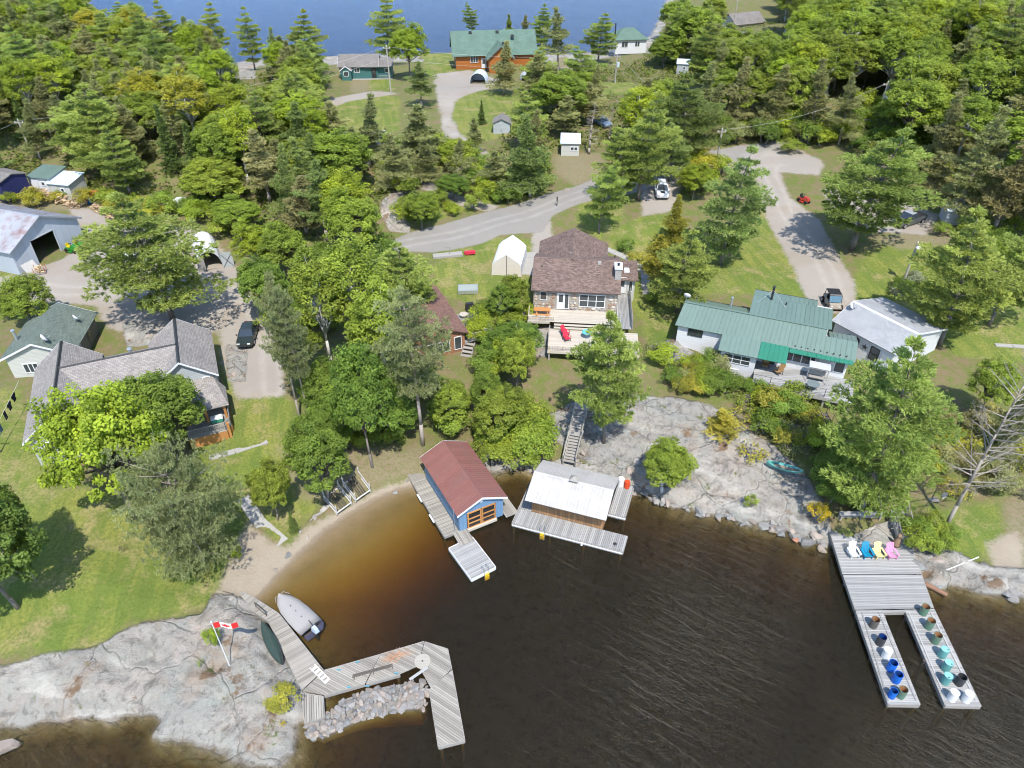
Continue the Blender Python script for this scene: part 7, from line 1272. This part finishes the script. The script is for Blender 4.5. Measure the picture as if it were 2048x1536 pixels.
o = thing('tarp_heap', 'white tarp covering a heap among the pines near the far lawn', 'tarp', PT(757, 276)); MB().hull([(-1.8,-1,0),(1.8,-1,0),(1.8,1,0),(-1.8,1,0)], [(-1.2,-.3,1.0),(1.0,-.4,1.3),(1.2,.4,1.2),(-1.1,.4,.9)]).build('sheet', TARP, o)
o = thing('road_marker', 'address sign post at the road side', 'sign post', PT(1114, 412)); MB().box(-.05, .05, -.05, .05, 0, 1.4).build('post', DARKW, o); B(-.12, .12, -.07, -.052, .75, 1.38).build('plate', DARKW, o)
# ------------------------------------------------------------------ bushes in drifts, each its own object
def drift(poly, n, kinds, cols, word, where, smin=.7, smax=1.3, seed=1):
    P_ = wpoly(poly); r_ = random.Random(seed); k = 0; t = 0; pts = []
    while k < n and t < n * 60:
        t += 1; x, y = r_.uniform(P_[:,0].min(), P_[:,0].max()), r_.uniform(P_[:,1].min(), P_[:,1].max())
        if sdist(P_, np.array([x]), np.array([y]))[0] < 0 or Z(x, y) < .15 or any((a-x)**2 + (b-y)**2 < .8 for a, b in pts): continue
        pts.append((x, y)); s = r_.uniform(smin, smax); kd = r_.choice(kinds); c = r_.choice(cols); H, Rr = TEMPL[kd + '0'][:2]
        plant(kd, (x, y, Z(x, y) - .1), H * s * r_.uniform(.8, 1.2), Rr * s, c, '%s %s %s' % (dict(mid='green', lime='lime', grn='dark green', yel='yellow green', gold='golden', cedar='olive gold', silver='silvery', olive='olive', rust='brownish', dark='deep green')[c], word, where), '%s shrubs %s' % (c, where), name='shrub' if word == 'shrub' else None); k += 1
drift([(1300,700),(1345,735),(1440,745),(1520,800),(1640,810),(1650,900),(1600,930),(1545,880),(1450,800),(1340,785)], 52, ['bush', 'shrub'], ['mid', 'cedar', 'lime', 'olive', 'grn', 'mid'], 'shrub', 'on the slope below the white house', .7, 1.25, 1)
drift([(955,850),(1060,845),(1085,880),(1075,925),(1050,935),(980,935)], 20, ['bush'], ['mid', 'lime', 'mid'], 'bush', 'on the shore left of the white boathouse', .9, 1.5, 2)
drift([(560,850),(700,770),(860,760),(940,830),(900,875),(820,885),(700,905),(620,930)], 26, ['bush'], ['grn', 'mid', 'grn'], 'bush', 'on the wooded slope above the beach', .8, 1.4, 3)
drift([(790,445),(850,395),(1000,380),(1090,372),(1000,415),(900,432),(800,455)], 22, ['bush'], ['mid', 'lime', 'grn'], 'bush', 'along the road bank', .7, 1.2, 4)
drift([(1830,860),(1960,820),(2060,840),(2060,990),(1940,1000),(1850,980)], 30, ['bush', 'shrub'], ['cedar', 'olive', 'yel', 'rust'], 'shrub', 'on the bank under the bare leaning tree', .7, 1.2, 5)
drift([(950,620),(1050,640),(1050,760),(960,770),(930,760)], 18, ['bush'], ['mid', 'grn', 'lime'], 'bush', 'between brown cottage and stone house', .8, 1.3, 6)
drift([(1600,900),(1700,880),(1760,1000),(1690,1020),(1650,1000)], 18, ['bush'], ['grn', 'dark', 'mid'], 'bush', 'in the shade of the huge layered pine', .8, 1.2, 7)
drift([(1790,560),(1850,560),(1850,600),(1790,600)], 8, ['shrub', 'bush'], ['mid', 'silver', 'grn'], 'shrub', 'in the bed at the foot of the yard lamp pole', .7, 1.0, 8)
drift([(640,500),(780,480),(800,620),(780,760),(640,800),(540,640)], 26, ['bush'], ['grn', 'mid', 'dark'], 'bush', 'under the grove below the road', .9, 1.5, 9)
drift([(1225,490),(1290,470),(1330,520),(1300,560),(1240,520)], 8, ['shrub', 'bush'], ['grn', 'cedar'], 'shrub', 'beside the path right of the stone house', .6, 1.0, 10)
drift([(1820,1060),(1900,1060),(1900,1105),(1830,1100)], 8, ['bush', 'shrub'], ['mid', 'grn'], 'shrub', 'beside the dock stairs', .6, .9, 11)
drift([(1850,470),(1960,450),(2060,480),(2060,560),(1900,500)], 14, ['bush'], ['mid', 'grn'], 'bush', 'behind the stone row on the right lawn', .8, 1.3, 12)
drift([(1390,305),(1450,340),(1400,420),(1360,420),(1340,380)], 12, ['bush'], ['lime', 'mid', 'yel'], 'bush', 'beside the parked white SUV', 1.0, 1.6, 13)
drift([(150,400),(420,410),(470,470),(440,480),(260,440)], 20, ['bush'], ['mid', 'lime', 'yel', 'grn'], 'bush', 'along the upper edge of the yard', .8, 1.4, 14)
for x, y, kd, c, w_, h_, lab in ((1632,1042,'bush','gold',60,2.2,'bright golden bush at the left corner of the big dock'), (1502,912,'shrub','cedar',75,1.1,'olive gold mounded juniper on the central rock'), (1468,838,'shrub','cedar',80,1.0,'spreading golden juniper at the top of the central rock'), (430,1290,'bush','lime',42,2.0,'lime bush beside the flagpole'), (403,1330,'shrub','mid',18,.7,'small green tuft on the rock below the flagpole'), (572,1410,'bush','cedar',75,2.0,'olive shrub growing on the rock beside the dock'), (565,1450,'shrub','gold',18,.6,'little golden tuft at the rock edge by the dock'), (588,1062,'spruce','pined',26,2.4,'tiny spruce beside the concrete slab path'), (1500,1012,'bush','mid',38,1.6,'small leafy bush at the waterline of the central rock'), (1305,605,'bush','mid',40,1.5,'bush beside the side steps of the stone house'), (612,775,'shrub','rust',22,1.0,'orange red shrub behind the bare grey trunks'), (1140,905,'shrub','mid',20,.7,'green tuft beside the long timber stairs'), (1355,960,'bush','lime',60,2.0,'bright sapling at the water edge of the central rock'), (1815,575,'bush','silver',30,1.6,'silvery flowering bush near the yard lamp pole'), (1578,305,'bush','mid',60,2.4,'bush at the fork of the right gravel drive'), (20,640,'bush','mid',40,1.8,'bush at the left edge below the barn'), (245,1100,'shrub','rust',22,.6,'low reddish shrub in a stone square on the lawn'), (475,1115,'bush','lime',30,1.4,'lime sapling at the edge of the broad olive pine')):
    b = PT(x, y); k = ppm(b); o = plant(kd, (b.x, b.y, b.z - .08), h_, w_ / 2 / k, (.55, .10, .02) if 'orange red' in lab else c, lab)
drift([(1440,262),(1600,255),(1720,290),(1880,330),(1960,400),(1880,380),(1720,320),(1600,285),(1450,290)], 38, ['bush'], ['mid', 'grn', 'lime', 'olive'], 'bush', 'along the front edge of the right woods', 1.0, 1.9, 21)
drift([(1690,235),(1800,225),(1880,260),(1880,320),(1740,300),(1690,280)], 22, ['bush'], ['mid', 'lime', 'grn'], 'bush', 'round the foot of the right woods pole', 1.3, 2.2, 25)
drift([(870,300),(980,330),(1040,330),(1090,350),(1000,395),(930,385),(900,340)], 28, ['bush'], ['mid', 'grn', 'olive', 'lime'], 'bush', 'on the scrubby bank between far drive and road', .9, 1.7, 22)
drift([(640,270),(800,270),(850,340),(840,390),(740,400),(660,340)], 22, ['bush'], ['olive', 'mid', 'grn'], 'bush', 'in the rocky clearing below the pale far lawn', .8, 1.6, 23)
drift([(10,400),(130,395),(150,410),(20,420)], 6, ['bush'], ['mid', 'yel'], 'bush', 'beside the barn back', .7, 1.1, 24)
# ------------------------------------------------------------------ undergrowth of the woods: uncountable low green
r_ = np.random.default_rng(12); C = []; Tn = []
for P_, n in ((WL, 5200), (WC, 1500), (WR, 3500)):
    xs = r_.uniform(P_[:,0].min(), P_[:,0].max(), n * 2); ys = r_.uniform(P_[:,1].min(), P_[:,1].max(), n * 2); k = sdist(P_, xs, ys) > 0
    for L_ in CLEAR: k &= sdist(L_, xs, ys) < -.4
    k &= ys < 240; zs = height(xs, ys); k &= zs > .4; C.append(np.stack([xs, ys, zs], -1)[k])
C = np.concatenate(C); m_ = len(C); nl = 11
Pq = np.repeat(C[:, None], nl, 1) + r_.normal(size=(m_, nl, 3)) * np.array([.55, .55, .22]) + np.array([0, 0, .3]); Nq = unit(r_.normal(size=(m_, nl, 3)) * .5 + np.array([0, 0, 1.])); tq = np.clip(np.repeat(r_.uniform(.2, .8, m_)[:, None], nl, 1) + .1 * r_.normal(size=(m_, nl)), 0, 1)
v, q, t = quads(Pq.reshape(-1, 3), Nq.reshape(-1, 3), r_.uniform(.15, .34, m_ * nl), tq.reshape(-1), r_)
ug = link('undergrowth', np_mesh('undergrowth', v, q, LEAF, {'tint': ('FLOAT', t)}, False)); ug.color = (.15, .19, .03, 1); ug['kind'] = 'stuff'; ug['label'] = 'low green undergrowth covering the floor of the woods'
# ------------------------------------------------------------------ labels of look-alikes: told apart by the landmark each stands nearest to
MARK = [('the white twin shed', 100, 365), ('the barn', 80, 450), ('the far green cottage', 715, 135), ('the log house', 970, 100), ('the shore rock at upper left', 490, 145), ('the garden shed', 1000, 250), ('the blue roofed shed', 1137, 295), ('the far turning lawn', 970, 220), ('the pale far lawn', 720, 230), ('the silver spruce', 1178, 250), ('the transformer pole in mid woods', 1231, 135), ('the roadside pole', 1436, 290), ('the right woods pole', 1760, 205), ('the old pickup', 1815, 440), ('the tin shed', 1910, 430), ('the white SUV', 1322, 383), ('the tent', 1010, 515), ('the black sedan', 498, 668), ('the arched shelter', 405, 505), ('the pale rock face', 790, 430), ('the far hip roof', 1262, 70), ('the top right far house', 1500, 30), ('the left edge pole', 55, 270), ('the right drive fork', 1560, 300), ('the stone house', 1165, 540), ('the white house deck', 1580, 760), ('the star outbuilding', 1770, 650), ('the big dock', 1740, 1080), ('the long stairs', 1150, 860), ('the central rock top', 1330, 830), ('the white boathouse', 1145, 990), ('the blue boathouse', 930, 970), ('the boat lifts', 695, 990), ('the cottage deck', 960, 660), ('the flagpole', 450, 1290), ('the turquoise canoe', 1568, 940), ('the bare leaning tree', 1930, 950), ('the top right corner', 2040, 10), ('the top left corner', 10, 10), ('the lamp pole', 1820, 540), ('the bushy left yard', 250, 420), ('the road bend', 1120, 395), ('the drive rocks', 470, 720), ('the lake gap at top', 640, 60), ('the middle of the upper right woods', 1750, 100), ('the middle of the left woods', 330, 220), ('the right frame edge', 2040, 250), ('the left frame edge', 5, 170), ('the pole wire at far left', 160, 250)]
ORD = ['nearest', 'second', 'third', 'fourth', 'fifth', 'sixth', 'seventh', 'eighth', 'ninth', 'tenth', 'eleventh', 'twelfth', 'thirteenth', 'fourteenth', 'fifteenth', 'sixteenth', 'seventeenth', 'eighteenth', 'nineteenth', 'twentieth', 'twenty-first', 'twenty-second', 'twenty-third', 'twenty-fourth', 'twenty-fifth', 'twenty-sixth', 'twenty-seventh', 'twenty-eighth', 'twenty-ninth', 'thirtieth']
by = {}
for o in scene.objects:
    if o.get('label') and o.get('category') and o.get('group') and o['category'] in ('tree', 'shrub', 'boulder'): by.setdefault(o['label'], []).append(o)
buck = {}
for lab, L in by.items():
    if len(L) < 2: continue
    for o in L:
        hgt = o.scale.z * {'tree': 8, 'shrub': 1.2, 'boulder': .5}[o['category']]; x, y = to_px(Vector(o.location) + Vector((0, 0, hgt)))
        m = min(MARK, key=lambda q: (q[1] - x) ** 2 + (q[2] - y) ** 2); dx, dy = x - m[1], y - m[2]; a = math.degrees(math.atan2(-dy, dx)) % 360
        w = ['right of', 'above right of', 'above', 'above left of', 'left of', 'below left of', 'below', 'below right of'][int(((a + 22.5) % 360) // 45)]
        short = ' '.join(lab.split(' in the ')[0].split(' on the ')[0].split(' along ')[0].split(' under ')[0].split(' between ')[0].split(' beside ')[0].split(' behind ')[0].split(' below ')[0].split()[:5]); short = short.split(' at ')[0].replace('soft plumed white pine', 'white pine')
        buck.setdefault((short, w, m[0]), []).append((dx * dx + dy * dy, o))
for (short, w, m), L in buck.items():
    L.sort(key=lambda t: t[0])
    for k, (_, o) in enumerate(L): o['label'] = '%s %s %s' % (short, w, m) if len(L) == 1 else '%s, %s one %s %s' % (short, ORD[min(k, 29)], w, m)
